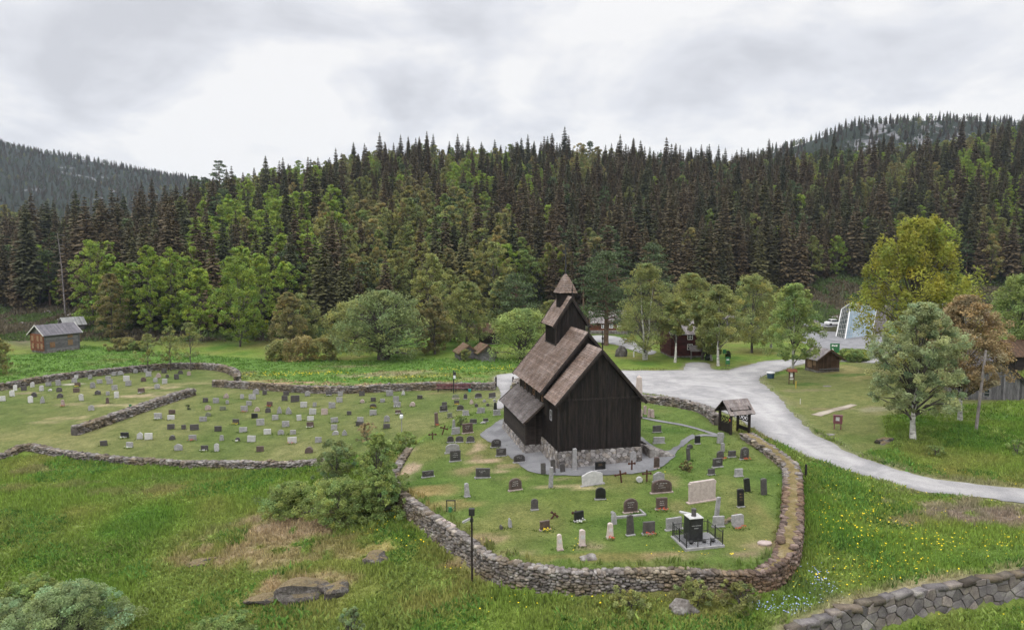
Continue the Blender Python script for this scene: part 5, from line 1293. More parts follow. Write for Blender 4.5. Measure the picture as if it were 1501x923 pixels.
# ridge turret
TY0, TY1 = 7.5, 11.0
mb = MB()
wall_boards(mb, (-1.28, TY0), (1.28, TY0), 7.6, lambda s: 10.1 + 2.0 * (1 - abs(2 * s - 1)), bw=.15); wall_boards(mb, (-1.28, TY1), (-1.28, TY0), 7.9, lambda s: 10.2, bw=.15)
wall_boards(mb, (1.28, TY0), (1.28, TY1), 7.9, lambda s: 10.2, bw=.15); wall_boards(mb, (1.28, TY1), (-1.28, TY1), 7.6, lambda s: 10.1 + 2.0 * (1 - abs(2 * s - 1)), bw=.15)
mb.box(-1.40, -1.28, TY0 - .05, TY1, 8.15, 8.3, 1.8); mb.box(-1.42, -1.28, TY0 - .05, TY0 + .08, 8.2, 10.1, 1.6); mb.box(-.08, .08, TY0 - .07, TY0 - .05, 9.5, 9.75, 1.8); mb.box(-1.28, 1.28, TY0 + .05, TY1 - .05, 10, 10.1)
tur = mb.put('ridge_turret', MAT['tar'], church)
gable_roof(church, 'turret_roof', TY0 - .28, TY1 + .2, 1.66, 9.92, 12.42, 'shingle', .19, finial=1.1)
mb = MB(); cx, cyy, hw = 0, 9.15, .62
for a, b in (((-hw, cyy - hw), (hw, cyy - hw)), ((hw, cyy - hw), (hw, cyy + hw)), ((hw, cyy + hw), (-hw, cyy + hw)), ((-hw, cyy + hw), (-hw, cyy - hw))):
    wall_boards(mb, a, b, 11.0, lambda s: 12.85, bw=.14)
mb.put('belfry', MAT['tar'], church)
sp = MB(); spl = MB(); hw = .82; zb, zt = 12.75, 14.42
cs = [(-hw, cyy - hw), (hw, cyy - hw), (hw, cyy + hw), (-hw, cyy + hw)]
for i in range(4):
    a, b = cs[i], cs[(i + 1) % 4]; am = (a[0] * .52, cyy + (a[1] - cyy) * .52); bm_ = (b[0] * .52, cyy + (b[1] - cyy) * .52); ap = (0, cyy, zt)
    shingles(sp, (*a, zb), (*b, zb), (*bm_, zb + (zt - zb) * .55), (*am, zb + (zt - zb) * .55), .17, .15)
    tb = lambda p: (p[0] * .05, cyy + (p[1] - cyy) * .05)
    shingles(sp, (*am, zb + (zt - zb) * .55), (*bm_, zb + (zt - zb) * .55), (*tb(b), zt), (*tb(a), zt), .17, .15)
spl.add([(*c, zb - .02) for c in cs] + [(c[0] * .52 * .96, cyy + (c[1] - cyy) * .5, zb + (zt - zb) * .53) for c in cs] + [(0, cyy, zt - .03)], [(0, 1, 2, 3), (0, 1, 5, 4), (1, 2, 6, 5), (2, 3, 7, 6), (3, 0, 4, 7), (4, 5, 8), (5, 6, 8), (6, 7, 8), (7, 4, 8)])
so = spl.put('spire', MAT['tar'], church); sp.put('shingles', MAT['shingle'], so)
f = MB(); f.tube([(0, cyy, zt - .15), (0, cyy, 17.0)], [.09, .055], 6); f.tube([(0, cyy, zt + .25), (0, cyy, zt + .33), (0, cyy, zt + .41)], [.02, .085, .02], 8); f.box(-.28, .02, cyy - .012, cyy + .012, 16.2, 16.5)
f.put('weather_vane', MAT['iron'], so)
# stone steps on the right
st = MB()
for i in range(5): st.box(4.4 + i * .42 - .02, 4.4 + (i + 1) * .42, .35, 1.75, -.4, .72 - i * .16, R_.uniform(.9, 1.1))
st.put('stone_steps', MAT['rock'], church, bevel=.02)

# ------------------------------------------------------------------ timber buildings
def house(name, label, cat, corner, th, L, W, hw, rh, wall, roof, side=1, ov=.4, base=.35, horiz=True, z=None, trim=None, group=None, xy=None, thick=.10):
    x, y, zz = pix(*corner) if xy is None else (*xy, float(gz(*xy)))
    t = thing(name, label, cat, (x, y, zz if z is None else z), rad(th), group)
    S = lambda v: v * side
    b = MB(); b.box(-.04, L + .04, min(S(-.04), S(W + .04)), max(S(-.04), S(W + .04)), -.8, base); b.put('stone_base', MAT['rock'], t)
    w = MB(); y0, y1 = 0, S(W)
    for a, c in (((0, y0), (L, y0)), ((0, y1), (L, y1))): wall_boards(w, a, c, base, lambda s: hw, bw=.24, horizontal=horiz, flip=(1 if a[1] == 0 else -1) * side, batten=False)
    for xx, fl in ((0, -1), (L, 1)):
        if horiz:
            wall_boards(w, (xx, y0), (xx, y1), base, lambda s: hw, bw=.24, horizontal=True, flip=fl * side)
            wall_boards(w, (xx, y0), (xx, y1), hw, lambda s: hw + (rh - .08) * (1 - abs(2 * s - 1)), bw=.2, flip=fl * side, batten=False)
        else: wall_boards(w, (xx, y0), (xx, y1), base, lambda s: hw + (rh - .08) * (1 - abs(2 * s - 1)), bw=.22, flip=fl * side, tonev=.22)
    if horiz:
        for xx in (0, L):
            for yy in (y0, y1): w.box(xx - .13, xx + .13, yy - .13, yy + .13, base, hw, .8)
    wo = w.put('wall', MAT[wall], t)
    r = MB(); k = rh / (W / 2); ym = S(W / 2)
    for s0 in (0, 1):
        ye = S(-ov) if s0 == 0 else S(W + ov); ze = hw - ov * k + .1; slab(r, (-ov, ye, ze), (L + ov, ye, ze), (L + ov, ym, hw + rh + .1), (-ov, ym, hw + rh + .1), thick)
    ro = r.put('roof', MAT[roof], t)
    rb = MB(); n = max(4, int((L + 2 * ov) / .28))
    for s0 in (0, 1):
        ye = S(-ov) if s0 == 0 else S(W + ov); ze = hw - ov * k + .1
        for i in range(n):
            xa = -ov + (L + 2 * ov) * i / n; xb = xa + (L + 2 * ov) / n * .93; o = R_.uniform(.01, .03)
            rb.add([(xa, ye, ze), (xb, ye, ze), (xb, ym, hw + rh + .1), (xa, ym, hw + rh + .1), (xa, ye, ze + o), (xb, ye, ze + o), (xb, ym, hw + rh + .1 + o), (xa, ym, hw + rh + .1 + o)], [(4, 5, 6, 7), (0, 1, 5, 4), (0, 4, 7, 3), (1, 2, 6, 5)], max(.6, R_.gauss(1, .12)))
    rb.put('roof_board', MAT[roof], ro)
    if trim:
        bb = MB()
        for xx in (-ov - .03, L + ov + .03):
            for ye in (S(-ov), S(W + ov)): bb.bar((xx, ym, hw + rh + .08), (xx, ye, hw - ov * k + .08), .05, .2)
        bb.put('bargeboard', MAT[trim], ro)
    return t
h = house('log_house', 'two-storey log farmhouse, red-brown gable and grey side wall, dark roof, on the far left meadow', 'house', (67, 518), 62, 6.0, 4.4, 3.5, 1.5, 'loggrey', 'slate', 1, .5, .45, True, None, 'paleboard')
g = MB(); wall_boards(g, (-.16, 0), (-.16, 4.4), .45, lambda s: 3.5, bw=.24, horizontal=True, flip=-1); g.put('gallery_front', MAT['logbrown'], h)
g = MB()
for (y, z) in ((.7, .8), (1.9, .8), (3.6, .8), (.7, 2.2), (1.9, 2.2), (3.6, 2.2)): g.box(-.26, -.21, y - .32, y + .32, z, z + .95)
g.put('board_panel', MAT['tanboard'], h)
for (x, z) in ((1.2, 1.0), (4.4, 1.1), (4.4, 2.5)):
    g = MB(); g.box(x - .45, x + .45, -.13, -.06, z, z + 1.0); o = g.put('shutter', MAT['tanboard'], h)
window(h, 1.2, 0, 1.15, .5, .55, 'x', -1.6, 'logbrown')
h = house('log_shed', 'small grey log shed with pale roof and red door behind the far left farmhouse', 'shed', (104, 500), 12, 3.6, 3.4, 1.9, 1.3, 'loggrey', 'roofpale', 1, .5, .3)
h.location = (*at_d(93, 150), float(gz(*at_d(93, 150)))); h.rotation_euler = (0, 0, rad(50))
g = MB(); g.box(3.65, 3.72, 1.2, 2.0, .4, 1.7); g.put('door', MAT['logbrown'], h)
h = house('wooden_hut', 'small brown plank storage hut with grey board roof on the grass by the road fork', 'hut', (1199, 546), 102, 2.9, 3.3, 2.0, 1.15, 'woodbrown', 'roofgrey', -1, .5, .3, False, None, 'woodbrown')
g = MB(); g.box(.4, 1.1, .07, .10, .9, 1.7); g.box(1.3, 2.3, .07, .10, .5, 1.7); g.put('board_panel', MAT['tanboard'], h)
g = MB(); g.box(-.22, -.06, -3.2, -.1, .42, .55); g.put('beam', MAT['woodgrey'], h)
h = house('log_house', 'dark red two-storey log house glimpsed between birch trunks above the forecourt', 'house', (984, 524), 4, 5.4, 6, 4.0, 1.9, 'darkred', 'roofgrey', 1, .5, .3, True, None, 'darkred')
for z in (1.35, 3.0): window(h, 3.0, -.05, z, .75, .8, 'x', -1.5, 'white')
p = MB(); slab(p, (2.5, -2.2, 1.35), (5.2, -2.2, 1.35), (5.2, -.6, 2.1), (2.5, -.6, 2.1), .1)
for xx in (2.6, 5.1): p.box(xx - .07, xx + .07, -2.1, -1.95, -.3, 1.4)
po = p.put('porch', MAT['roofgrey'], h)
h = house('farmhouse', 'low dark brown house with white windows half hidden behind the tall pine', 'house', (868, 487), 2, 7.5, 5, 2.3, 2.2, 'logbrown', 'roofgrey', 1, .5, .3, True, None, 'woodbrown')
for x in (2.4, 4.1, 5.9): window(h, x, -.05, 1.0, .7, .8, 'x', -1.5, 'white')
for i, (c, lb, th) in enumerate([((674, 528), 'left one of two small log sheds with turf roofs at the meadow edge', 108), ((702, 528), 'right one of two turf-roofed log sheds, with poles leaning on it', 112)]):
    h = house('turf_shed', lb, 'shed', c, th, 3.0, 2.9, 1.35, 1.05, 'loggrey', 'turf', -1, .45, .2, True, group=None, thick=.18)
g = MB(); x, y, z = pix(716, 530)
for k in range(9): a = R_.uniform(-.9, .9); g.tube([(R_.uniform(-1.2, 1.2), -.2, 0), (R_.uniform(-1.2, 1.2) + a, .2, R_.uniform(.6, 1.3))], [.05, .04], 5)
tag(g.put('pole_stack', MAT['woodgrey'], None, (x, y, z)), 'grey poles leaning before the right turf-roofed shed', 'poles')
h = house('log_shed', 'dark shed with brown turf roof standing in shade above the two turf sheds', 'shed', (703, 505), 3, 3.6, 3, 2.6, 1.3, 'tarh', 'turf', 1, .5, .2)
h = house('log_shed', 'small hut with grey roof peeping between the birches right of the green signs', 'hut', (1064, 480), 20, 3.0, 3, 2.4, 1.5, 'loggrey', 'roofgrey', 1, .4, .2)
h = house('log_house', 'large dark log house with blue-grey roof behind the copper brown birch', 'house', (1352, 516), 4, 12.0, 7, 4.6, 3.3, 'logbrown', 'slate', 1, .6, .6, True, None, 'woodgrey')
for x in (2.0, 5.8, 9.2): window(h, x, -.05, 1.8, 1.3, 1.3, 'x', -1.6, 'white', 1)
h = house('plank_barn', 'grey weathered plank barn with steep gable at the right edge of the slope', 'barn', (1419, 586), 78, 6.5, 5.4, 1.9, 2.7, 'woodgrey', 'slate', -1, .45, .15, False, None, 'tarh')
window(h, 0, -1.7, .5, .5, .7, 'y', -1.3, 'woodgrey')
h = house('wooden_hut', 'dark tarred hut with brown roof cut by the right picture edge', 'hut', (1488, 545), 8, 4.5, 4, 2.4, 1.5, 'tarh', 'woodbrown', 1, .6, .2)
# leaning glass hall
def glass_hall():
    def W3(u, v, D):
        d = ray(u, v); s = D / d[1]; return Vector((d[0] * s, D, CAMZ + d[2] * s))
    Lb, Mb_, Rb = W3(1226, 484.5, 143), W3(1239, 488, 138), W3(1278, 488, 145)
    Lt, Mt, Rt = W3(1234, 453, 145), W3(1247.5, 444, 141), W3(1285, 451, 148)
    bk = Vector((8, 8, 0)); o = Vector((Mb_.x, Mb_.y, float(gz(Mb_.x, Mb_.y))))
    for p in (Lb, Mb_, Rb): p.z = float(gz(p.x, p.y)) - .1
    t = thing('glass_hall', 'modern leaning glass building at the far end of the parking area', 'building', o)
    Q = lambda p: p - o
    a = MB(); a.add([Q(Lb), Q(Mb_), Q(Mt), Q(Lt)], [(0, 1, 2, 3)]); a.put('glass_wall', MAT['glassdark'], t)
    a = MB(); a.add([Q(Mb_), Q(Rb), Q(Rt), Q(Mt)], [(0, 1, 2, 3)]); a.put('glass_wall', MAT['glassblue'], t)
    a = MB(); a.add([Q(Lt), Q(Mt), Q(Rt), Q(Rt + bk), Q(Lt + bk)], [(0, 1, 2, 3, 4)]); a.add([Q(Lb), Q(Lt), Q(Lt + bk), Q(Lb + bk)], [(0, 1, 2, 3)]); a.add([Q(Lb + bk), Q(Lt + bk), Q(Rt + bk), Q(Rb + bk)], [(0, 1, 2, 3)]); a.add([Q(Rb), Q(Rt), Q(Rt + bk), Q(Rb + bk)], [(0, 1, 2, 3)])
    a.put('roof', MAT['roofgrey'], t)
    fr = MB()
    for p, q in ((Lb, Lt), (Mb_, Mt), (Rb, Rt), (Lt, Mt), (Mt, Rt), (Lb, Mb_), (Mb_, Rb)): fr.bar(Q(p), Q(q), .22, .22)
    fo = fr.put('frame', MAT['white'], t)
    b = MB()
    for i in range(1, 5): f = i / 5; b.bar(Q(Lb.lerp(Mb_, f)) + Vector((0, -.05, 0)), Q(Lt.lerp(Mt, f)) + Vector((0, -.05, 0)), .06, .06)
    for i in range(1, 7): f = i / 7; b.bar(Q(Lb.lerp(Lt, f)) + Vector((0, -.05, 0)), Q(Mb_.lerp(Mt, f)) + Vector((0, -.05, 0)), .06, .06); b.bar(Q(Mb_.lerp(Mt, f)) + Vector((0, -.05, 0)), Q(Rb.lerp(Rt, f)) + Vector((0, -.05, 0)), .03, .03)
    for i in range(1, 12): f = i / 12; b.bar(Q(Mb_.lerp(Rb, f)) + Vector((0, -.05, 0)), Q(Mt.lerp(Rt, f)) + Vector((0, -.05, 0)), .03, .03)
    b.put('glazing_bars', MAT['paleboard'], fo)
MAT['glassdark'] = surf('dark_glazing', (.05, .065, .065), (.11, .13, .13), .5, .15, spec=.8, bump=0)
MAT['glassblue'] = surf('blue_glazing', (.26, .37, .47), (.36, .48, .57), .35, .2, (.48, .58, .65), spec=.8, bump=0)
glass_hall()

# ------------------------------------------------------------------ roofed gate
def lychgate():
    x, y, z = pix(1071, 637); t = thing('roofed_gate', 'small roofed timber gate between the two churchyard wall ends', 'gate', (x, y, z), rad(20))
    L, W, H, RH = 2.0, 1.6, 2.1, .8
    for px in (0, L):
        for py in (0, W): p = MB(); p.box(px - .09, px + .09, py - .09, py + .09, -.2, H); p.put('post', MAT['tarh'], t)
    b = MB()
    for px in (0, L): b.box(px - .1, px + .1, -.1, W + .1, H, H + .16); b.prism([(-.0, 0)], 0, 0) if False else None
    for py in (0, W): b.box(-.1, L + .1, py - .08, py + .08, H - .02, H + .12)
    b.put('beam', MAT['tarh'], t)
    g = MB()
    for px in (0, L): g.add([(px - .04, -.1, H + .1), (px - .04, W + .1, H + .1), (px - .04, W / 2, H + RH), (px + .04, -.1, H + .1), (px + .04, W + .1, H + .1), (px + .04, W / 2, H + RH)], [(0, 1, 2), (3, 5, 4), (0, 3, 4, 1), (1, 4, 5, 2), (2, 5, 3, 0)])
    g.put('gable', MAT['tar'], t)
    r = MB(); k = RH / (W / 2); ov = .38
    for s in (0, 1):
        ye = -ov if s == 0 else W + ov
        slab(r, (-.35, ye, H + .1 - ov * k), (L + .35, ye, H + .1 - ov * k), (L + .35, W / 2, H + RH + .1), (-.35, W / 2, H + RH + .1), .07)
    ro = r.put('roof', MAT['tarh'], t); s_ = MB()
    for s in (0, 1):
        ye = -ov if s == 0 else W + ov; shingles(s_, (-.38, ye, H + .11 - ov * k), (L + .38, ye, H + .11 - ov * k), (L + .38, W / 2, H + RH + .11), (-.38, W / 2, H + RH + .11), .45, .16, .02, .1)
    s_.put('roof_board', MAT['roofgrey'], ro)
    for px, nm in ((0, 'gate_leaf'), (L, 'gate_leaf')):
        g = MB(); g.box(px - .025, px + .025, .12, W - .12, .1, .95 if px == 0 else .45)
        for zz in (.98, 1.45): g.box(px - .03, px + .03, .1, W - .1, zz, zz + .07)
        n = 3
        for i in range(n):
            a = .14 + (W - .28) * i / n; b_ = .14 + (W - .28) * (i + 1) / n; g.bar((px, a, 1.02), (px, b_, 1.48), .05, .05); g.bar((px, b_, 1.02), (px, a, 1.48), .05, .05)
        g.put(nm, MAT['tar'], t)
    g = MB(); g.box(-.12, -.09, -.02, .1, 1.25, 1.4); g.put('red_sign', MAT['redfl'], t)
lychgate()

# ------------------------------------------------------------------ graves
def crop(ox, oy, k, rows): return [(ox + r[0] / k, oy + r[1] / k, r[2] / k, r[3] / k, *r[4:]) for r in rows]
LEFT = crop(0, 520, 4.69, [
 (103,245,24,40,'W','tall'),(162,245,36,30,'D','sq'),(222,222,26,36,'L','ar'),(333,215,36,28,'G','sq'),(400,212,34,44,'G','ar'),(508,190,34,38,'G','irr'),(524,166,24,28,'L','sq'),(619,167,26,32,'G','ar'),
 (684,145,30,24,'B','sq'),(684,197,36,30,'G','sq'),(783,145,30,28,'G','sq'),(828,140,40,32,'G','irr'),(932,125,28,30,'G','ar'),(1000,120,26,26,'G','sq'),(1020,150,36,38,'G','sq'),(1127,126,36,34,'D','sq'),
 (1240,132,36,28,'D','irr'),(1299,142,26,30,'R','ar'),(742,170,34,26,'G','sq'),(755,200,40,34,'G','sq'),(868,180,40,38,'L','sq'),(882,213,38,38,'G','sq'),(985,184,34,32,'B','ar'),(1066,188,30,34,'G','ar'),
 (1088,158,34,34,'R','irr'),(1150,158,22,26,'D','ar'),(1132,198,34,36,'L','sq'),(1214,168,32,38,'D','sq'),(82,285,32,44,'W','ar'),(16,318,38,36,'W','sq'),(208,330,32,50,'W','ar'),(231,290,36,36,'D','irr'),
 (284,248,28,40,'L','ar'),(343,248,22,16,'W','irr'),(406,255,38,34,'D','ar'),(291,332,30,50,'G','pt'),(411,296,38,34,'D','irr'),(434,355,26,50,'R','ob','r'),(525,258,40,32,'B','sq'),(534,220,38,32,'B','sq','y'),
 (558,315,30,48,'L','ar'),(637,228,34,42,'G','ar'),(668,275,40,34,'D','irr'),(740,278,24,28,'G','sq'),(738,335,24,44,'B','ob'),(788,242,38,36,'G','sq'),(801,296,30,46,'W','sq'),(972,265,44,38,'B','sq','w'),
 (1079,233,36,36,'G','ar'),(628,382,38,38,'G','ar')])
MID = crop(220, 520, 5.43, [
 (840,312,48,45,'G','hump'),(910,318,34,36,'D','sq'),(1082,322,46,34,'D','sq'),(1252,328,42,44,'G','sh'),(603,345,46,42,'R','pt'),(731,350,28,38,'G','sq'),(813,355,56,44,'G','sq'),(1070,365,48,42,'D','sq'),(1154,375,70,55,'D','sq'),
 (439,378,40,38,'D','sq'),(524,383,48,42,'G','sq'),(614,390,24,30,'G','sq'),(785,402,42,36,'G','sq'),(949,412,46,42,'B','sq','r'),(1222,418,54,46,'L','sq'),(1308,415,30,38,'G','sq'),(460,438,46,40,'R','ar'),(578,440,48,32,'M','sq'),
 (749,455,56,52,'G','sq','r'),(850,450,42,36,'R','irr'),(938,460,44,42,'D','ar'),(1028,468,40,62,'G','pt'),(1103,472,48,60,'G','pt'),(1292,475,56,50,'L','sq'),(1387,475,52,50,'R','sq'),(173,472,50,38,'B','sq'),(63,512,62,52,'G','sq','w'),
 (165,515,54,38,'L','sq'),(460,488,44,32,'M','irr'),(420,530,58,40,'G','sq'),(830,503,50,40,'K','sq'),(995,517,50,42,'G','sq'),(1187,522,38,48,'L','sq'),(1276,522,54,36,'W','sq'),(1275,578,56,48,'B','sq','w'),(681,552,52,44,'D','sq','y'),
 (878,560,62,54,'G','sq'),(1079,572,58,48,'G','sq'),(165,592,56,44,'D','sq'),(266,592,34,38,'D','sq'),(352,598,68,48,'D','sq'),(540,608,56,44,'D','sq'),(740,615,62,42,'G','sq'),(933,632,58,44,'L','sq'),(1040,634,50,42,'G','sh'),
 (1138,632,46,36,'G','sq'),(173,677,46,40,'D','irr'),(338,682,60,48,'G','sq','r'),(568,682,36,46,'G','ob'),(697,688,34,34,'D','ar','w'),(804,692,66,52,'L','sq'),(1132,705,72,54,'L','sq','r'),(1337,698,52,46,'G','sq'),
 (224,760,66,54,'G','sh'),(432,764,56,46,'D','sq','w'),(529,768,38,66,'L','ar'),(874,770,58,46,'B','sq'),(1262,782,64,52,'B','hump')]) \
 + crop(0, 520, 4.69, [(958,580,40,50,'L','sh'),(1020,582,52,46,'W','sq'),(856,572,56,42,'K','sq','w'),(712,625,48,38,'D','sq'),(888,638,46,40,'G','sq','w')]) \
 + crop(440, 520, 5.0, [(211,302,44,34,'D','sq','w'),(294,302,36,36,'G','sq'),(287,348,46,40,'G','sq'),(232,390,50,44,'G','sq'),(453,300,42,34,'D','sq'),(454,352,34,28,'R','irr'),(536,342,38,32,'D','sq'),(605,348,36,28,'G','sq'),
 (657,300,52,42,'G','sq'),(755,294,26,36,'L','pt'),(702,342,44,40,'G','sq'),(709,385,52,44,'G','sq','w'),(822,378,42,34,'R','hump'),(877,322,40,28,'D','sq'),(535,390,50,34,'D','ar','y'),(535,442,52,40,'G','sq'),(716,436,42,34,'B','sq','w'),
 (357,440,34,30,'D','sq'),(634,492,44,52,'G','sh'),(252,496,54,40,'G','sq'),(440,492,48,38,'G','sq'),(435,520,60,34,'D','sq'),(248,550,46,42,'G','sq'),(257,586,50,32,'G','irr'),(325,590,40,44,'G','pt'),(633,540,50,38,'D','sq')])
EAST = crop(440, 520, 5.0, [
 (1140,322,50,30,'M','ar'),(1211,325,28,40,'D','sh'),(1307,315,52,34,'D','ar'),(1410,315,52,36,'D','sq'),(1425,342,20,20,'G','irr'),(1258,360,30,38,'R','pt'),(1350,348,26,24,'G','rd'),(1147,370,38,36,'D','sq','y'),(1291,382,28,28,'D','rd'),(1376,376,26,24,'D','rd'),
 (1058,380,38,32,'D','sq'),(1053,414,58,40,'D','sq'),(1174,406,50,36,'D','ar'),(1431,406,28,58,'K','ob'),(1443,442,54,38,'G','sq'),(1325,426,58,38,'G','sq'),(1215,444,48,34,'G','sq'),(1099,460,38,34,'M','sq'),(1003,522,30,104,'B','col','r'),
 (1268,504,52,32,'D','sq'),(1360,490,38,22,'D','sq'),(1345,502,42,12,'G','irr'),(1127,530,22,56,'G','ob'),(1142,580,62,46,'G','sq'),(1230,574,80,72,'B','sq'),(1102,643,48,46,'D','ar'),(1167,641,58,44,'D','ar'),(1249,641,60,44,'D','ar'),
 (1118,718,106,66,'G','ar'),(1138,780,82,80,'D','sqf'),(938,896,88,44,'D','sq'),(1338,902,110,70,'D','sq'),(1437,677,76,60,'D','ar'),(1475,742,76,56,'D','sq')]) + crop(560, 560, 2.977, [
 (600,350,52,34,'D','ar'),(583,472,60,52,'B','arf'),(667,558,32,48,'D','ar'),(713,645,46,40,'B','sqf','y'),(778,732,26,68,'P','obp'),(876,714,26,70,'P','obp'),(862,606,46,42,'K','sqf','w'),(705,402,22,54,'D','tall'),(749,396,20,64,'D','tall'),
 (790,394,22,44,'D','tall'),(738,460,18,95,'G','col'),(842,385,21,102,'G','col'),(373,500,24,60,'G','obp'),(561,634,14,44,'G','irr'),(523,642,12,20,'D','irr')]) + crop(840, 580, 3.078, [
 (90,403,104,64,'L','sh'),(124,468,48,54,'K','arf'),(124,336,50,38,'K','sq'),(262,527,68,64,'B','arf'),(401,438,100,60,'B','arf'),(389,388,58,44,'G','sh'),(401,514,54,54,'B','sqf','r'),(586,477,142,96,'P','big'),(651,552,18,102,'G','col'),
 (657,592,56,48,'G','sq'),(746,597,60,68,'G','pt2','r'),(759,502,32,84,'K','tallf'),(790,432,28,68,'K','tall'),(864,447,28,80,'D','tall'),(261,629,38,98,'D','ob'),(190,580,20,64,'G','irr'),(169,642,30,68,'P','obp','r'),(44,677,28,74,'P','obp'),
 (343,624,58,56,'D','sq','r'),(458,604,80,54,'G','sq'),(626,357,34,26,'D','sq'),(749,364,40,34,'G','sq'),(654,322,50,40,'D','sq'),(667,287,36,38,'D','ar','r'),(718,277,38,28,'D','sq'),(775,287,42,56,'D','arf','r'),(677,252,18,42,'G','tall'),
 (664,214,30,52,'G','tall'),(563,217,26,36,'K','sqf'),(523,292,16,62,'D','tall'),(529,238,28,22,'D','rd'),(380,165,40,30,'D','sq'),(388,215,54,28,'G','sq'),(378,327,26,52,'B','arf'),(270,309,28,60,'G','ar'),(301,390,30,28,'L','rd'),
 (307,101,14,40,'R','ar'),(326,83,14,38,'R','ar'),(344,96,14,38,'R','ar'),(360,98,16,36,'R','ar')])
CROSS = [(634,644,10,11,0,'wooden'),(648,637,10,15,18,'wooden'),(911,707,16,19,-8,'rusty iron'),(948,705,12,17,0,'rusty iron'),(926,689,9,15,0,'rusty iron'),(808,760,11,11,38,'leaning iron'),(844,760,10,13,0,'small iron')]
TN = {'W': 'white', 'L': 'pale grey', 'G': 'grey', 'D': 'dark', 'B': 'brown', 'R': 'reddish', 'K': 'black', 'M': 'mossy green', 'P': 'pinkish'}
SN = {'sq': 'block', 'sqf': 'framed block', 'ar': 'arched', 'arf': 'framed arched', 'sh': 'shouldered', 'tall': 'narrow upright', 'tallf': 'narrow framed', 'ob': 'tapering', 'obp': 'tapering plaque', 'pt': 'pointed', 'pt2': 'shield-shaped',
      'irr': 'rough', 'hump': 'boulder-like', 'rd': 'round', 'col': 'tall pillar', 'big': 'very wide'}
PLOTN = ('left plot', 'middle plot', 'churchyard'); ROT = (16, 6, math.degrees(CROT))
ST = []
for pi, lst in enumerate((LEFT, MID, EAST)):
    for q in lst: ST.append(dict(u=q[0], v=q[1], w=q[2], h=q[3], t=q[4], s=q[5], fl=q[6] if len(q) > 6 else None, p=pi))
def size_word(s):
    m = mpp(*s['xy']) if False else 1
    W, H = s['wm'], s['hm']
    if W > 1.25: return 'wide'
    if H > 1.25: return 'tall'
    if W < .55 and H < .7: return 'small'
    if H < .5: return 'low'
    return ''
for s in ST:
    x, y, z = pix(s['u'], s['v']); m = mpp(x, y, z); s['x'], s['y'], s['z'] = x, y, z; s['wm'] = s['w'] * m * .96; s['hm'] = s['h'] * m * (1.0 if s['p'] < 2 else .96); s['sz'] = size_word(s)
    s['desc'] = ' '.join(q for q in (s['sz'], TN[s['t']], SN[s['s']]) if q)
FLN = {'y': ' with yellow flowers', 'r': ' with red flowers', 'w': ' with white flowers', None: ''}
def candidates(s):
    base = f"{s['desc']} headstone{FLN[s['fl']]}"
    pn = PLOTN[s['p']]
    near = sorted([t for t in ST if t is not s and t['p'] == s['p']], key=lambda t: math.hypot(t['u'] - s['u'], (t['v'] - s['v']) * 1.6))[:7]
    def rel(t):
        du, dv = s['u'] - t['u'], s['v'] - t['v']
        if abs(du) > abs(dv) * 1.1: return 'left of' if du < 0 else 'right of'
        return 'behind' if dv < 0 else 'in front of'
    yield f"{base}, {pn}"
    for t in near: yield f"{base}, {pn}, {rel(t)} {t['desc']} one"
    for t in near[:5]:
        for t2 in near[:6]:
            if t2 is t: continue
            yield f"{s['desc']} headstone, {pn}, {rel(t)} {t['desc']}, {rel(t2)} {t2['desc']} one"
used = {}
for s in ST:
    s['cand'] = [c for c in candidates(s) if len(c.replace(',', ' ').split()) <= 16]
from collections import Counter
allc = Counter(c for s in ST for c in set(s['cand']))
for s in ST:
    s['label'] = next((c for c in s['cand'] if allc[c] == 1 and not (allc[c] > 1)), None) or next((c for c in s['cand'] if c not in used), s['cand'][-1])
    used[s['label']] = 1
def outline(s, r):
    W, H, k = s['wm'] / 2, s['hm'], s['s']
    if k in ('sq', 'sqf'): a = r.uniform(-.04, .04) * H; return [(-W, 0), (W, 0), (W, H - max(a, 0)), (W * .9, H + min(.02, 0)), (-W * .9, H), (-W, H + min(a, 0))]
    if k in ('ar', 'arf'): e = min(.42 * H, W * .75); return [(-W, 0), (W, 0)] + [(W * math.cos(q), H - e + e * math.sin(q)) for q in np.linspace(0, math.pi, 11)]
    if k == 'sh': return [(-W, 0), (W, 0), (W, H * .72), (W * .86, H * .8), (W * .72, H * .82), (W * .45, H * .93), (0, H), (-W * .45, H * .93), (-W * .72, H * .82), (-W * .86, H * .8), (-W, H * .72)]
    if k in ('tall', 'tallf'): return [(-W, 0), (W, 0), (W, H * .96), (W * .5, H), (-W * .6, H), (-W, H * .95)]
    if k in ('ob', 'obp'): return [(-W, 0), (W, 0), (W * .72, H * .93), (0, H), (-W * .72, H * .93)]
    if k == 'pt': return [(-W, 0), (W, 0), (W * .85, H * .5), (W * .3, H * .93), (0, H), (-W * .3, H * .9), (-W * .9, H * .5)]
    if k == 'pt2': return [(-W * .5, 0), (W * .6, 0), (W, H * .3), (W, H * .9), (W * .7, H), (-W, H * .97), (-W, H * .3)]
    if k == 'rd': return [(W * math.cos(q), H / 2 + H / 2 * math.sin(q)) for q in np.linspace(-math.pi / 2, math.pi * 1.5, 14)[:-1]]
    if k == 'col': return [(-W, 0), (W, 0), (W * .8, H), (-W * .75, H * .985)]
    if k == 'big': return [(-W, 0), (W, 0), (W, H * .8), (W * 1.04, H * .8), (W * 1.04, H * .93), (W * .94, H * .94), (W * .94, H), (-W * .94, H), (-W * .94, H * .94), (-W * 1.04, H * .93), (-W * 1.04, H * .8), (-W, H * .8)]
    n = 12; return [(-W, 0), (W, 0)] + [(W * math.cos(q) * r.uniform(.85, 1.05), H * (.35 + .65 * math.sin(q) * r.uniform(.85, 1.0))) for q in np.linspace(.15, math.pi - .15, n)]
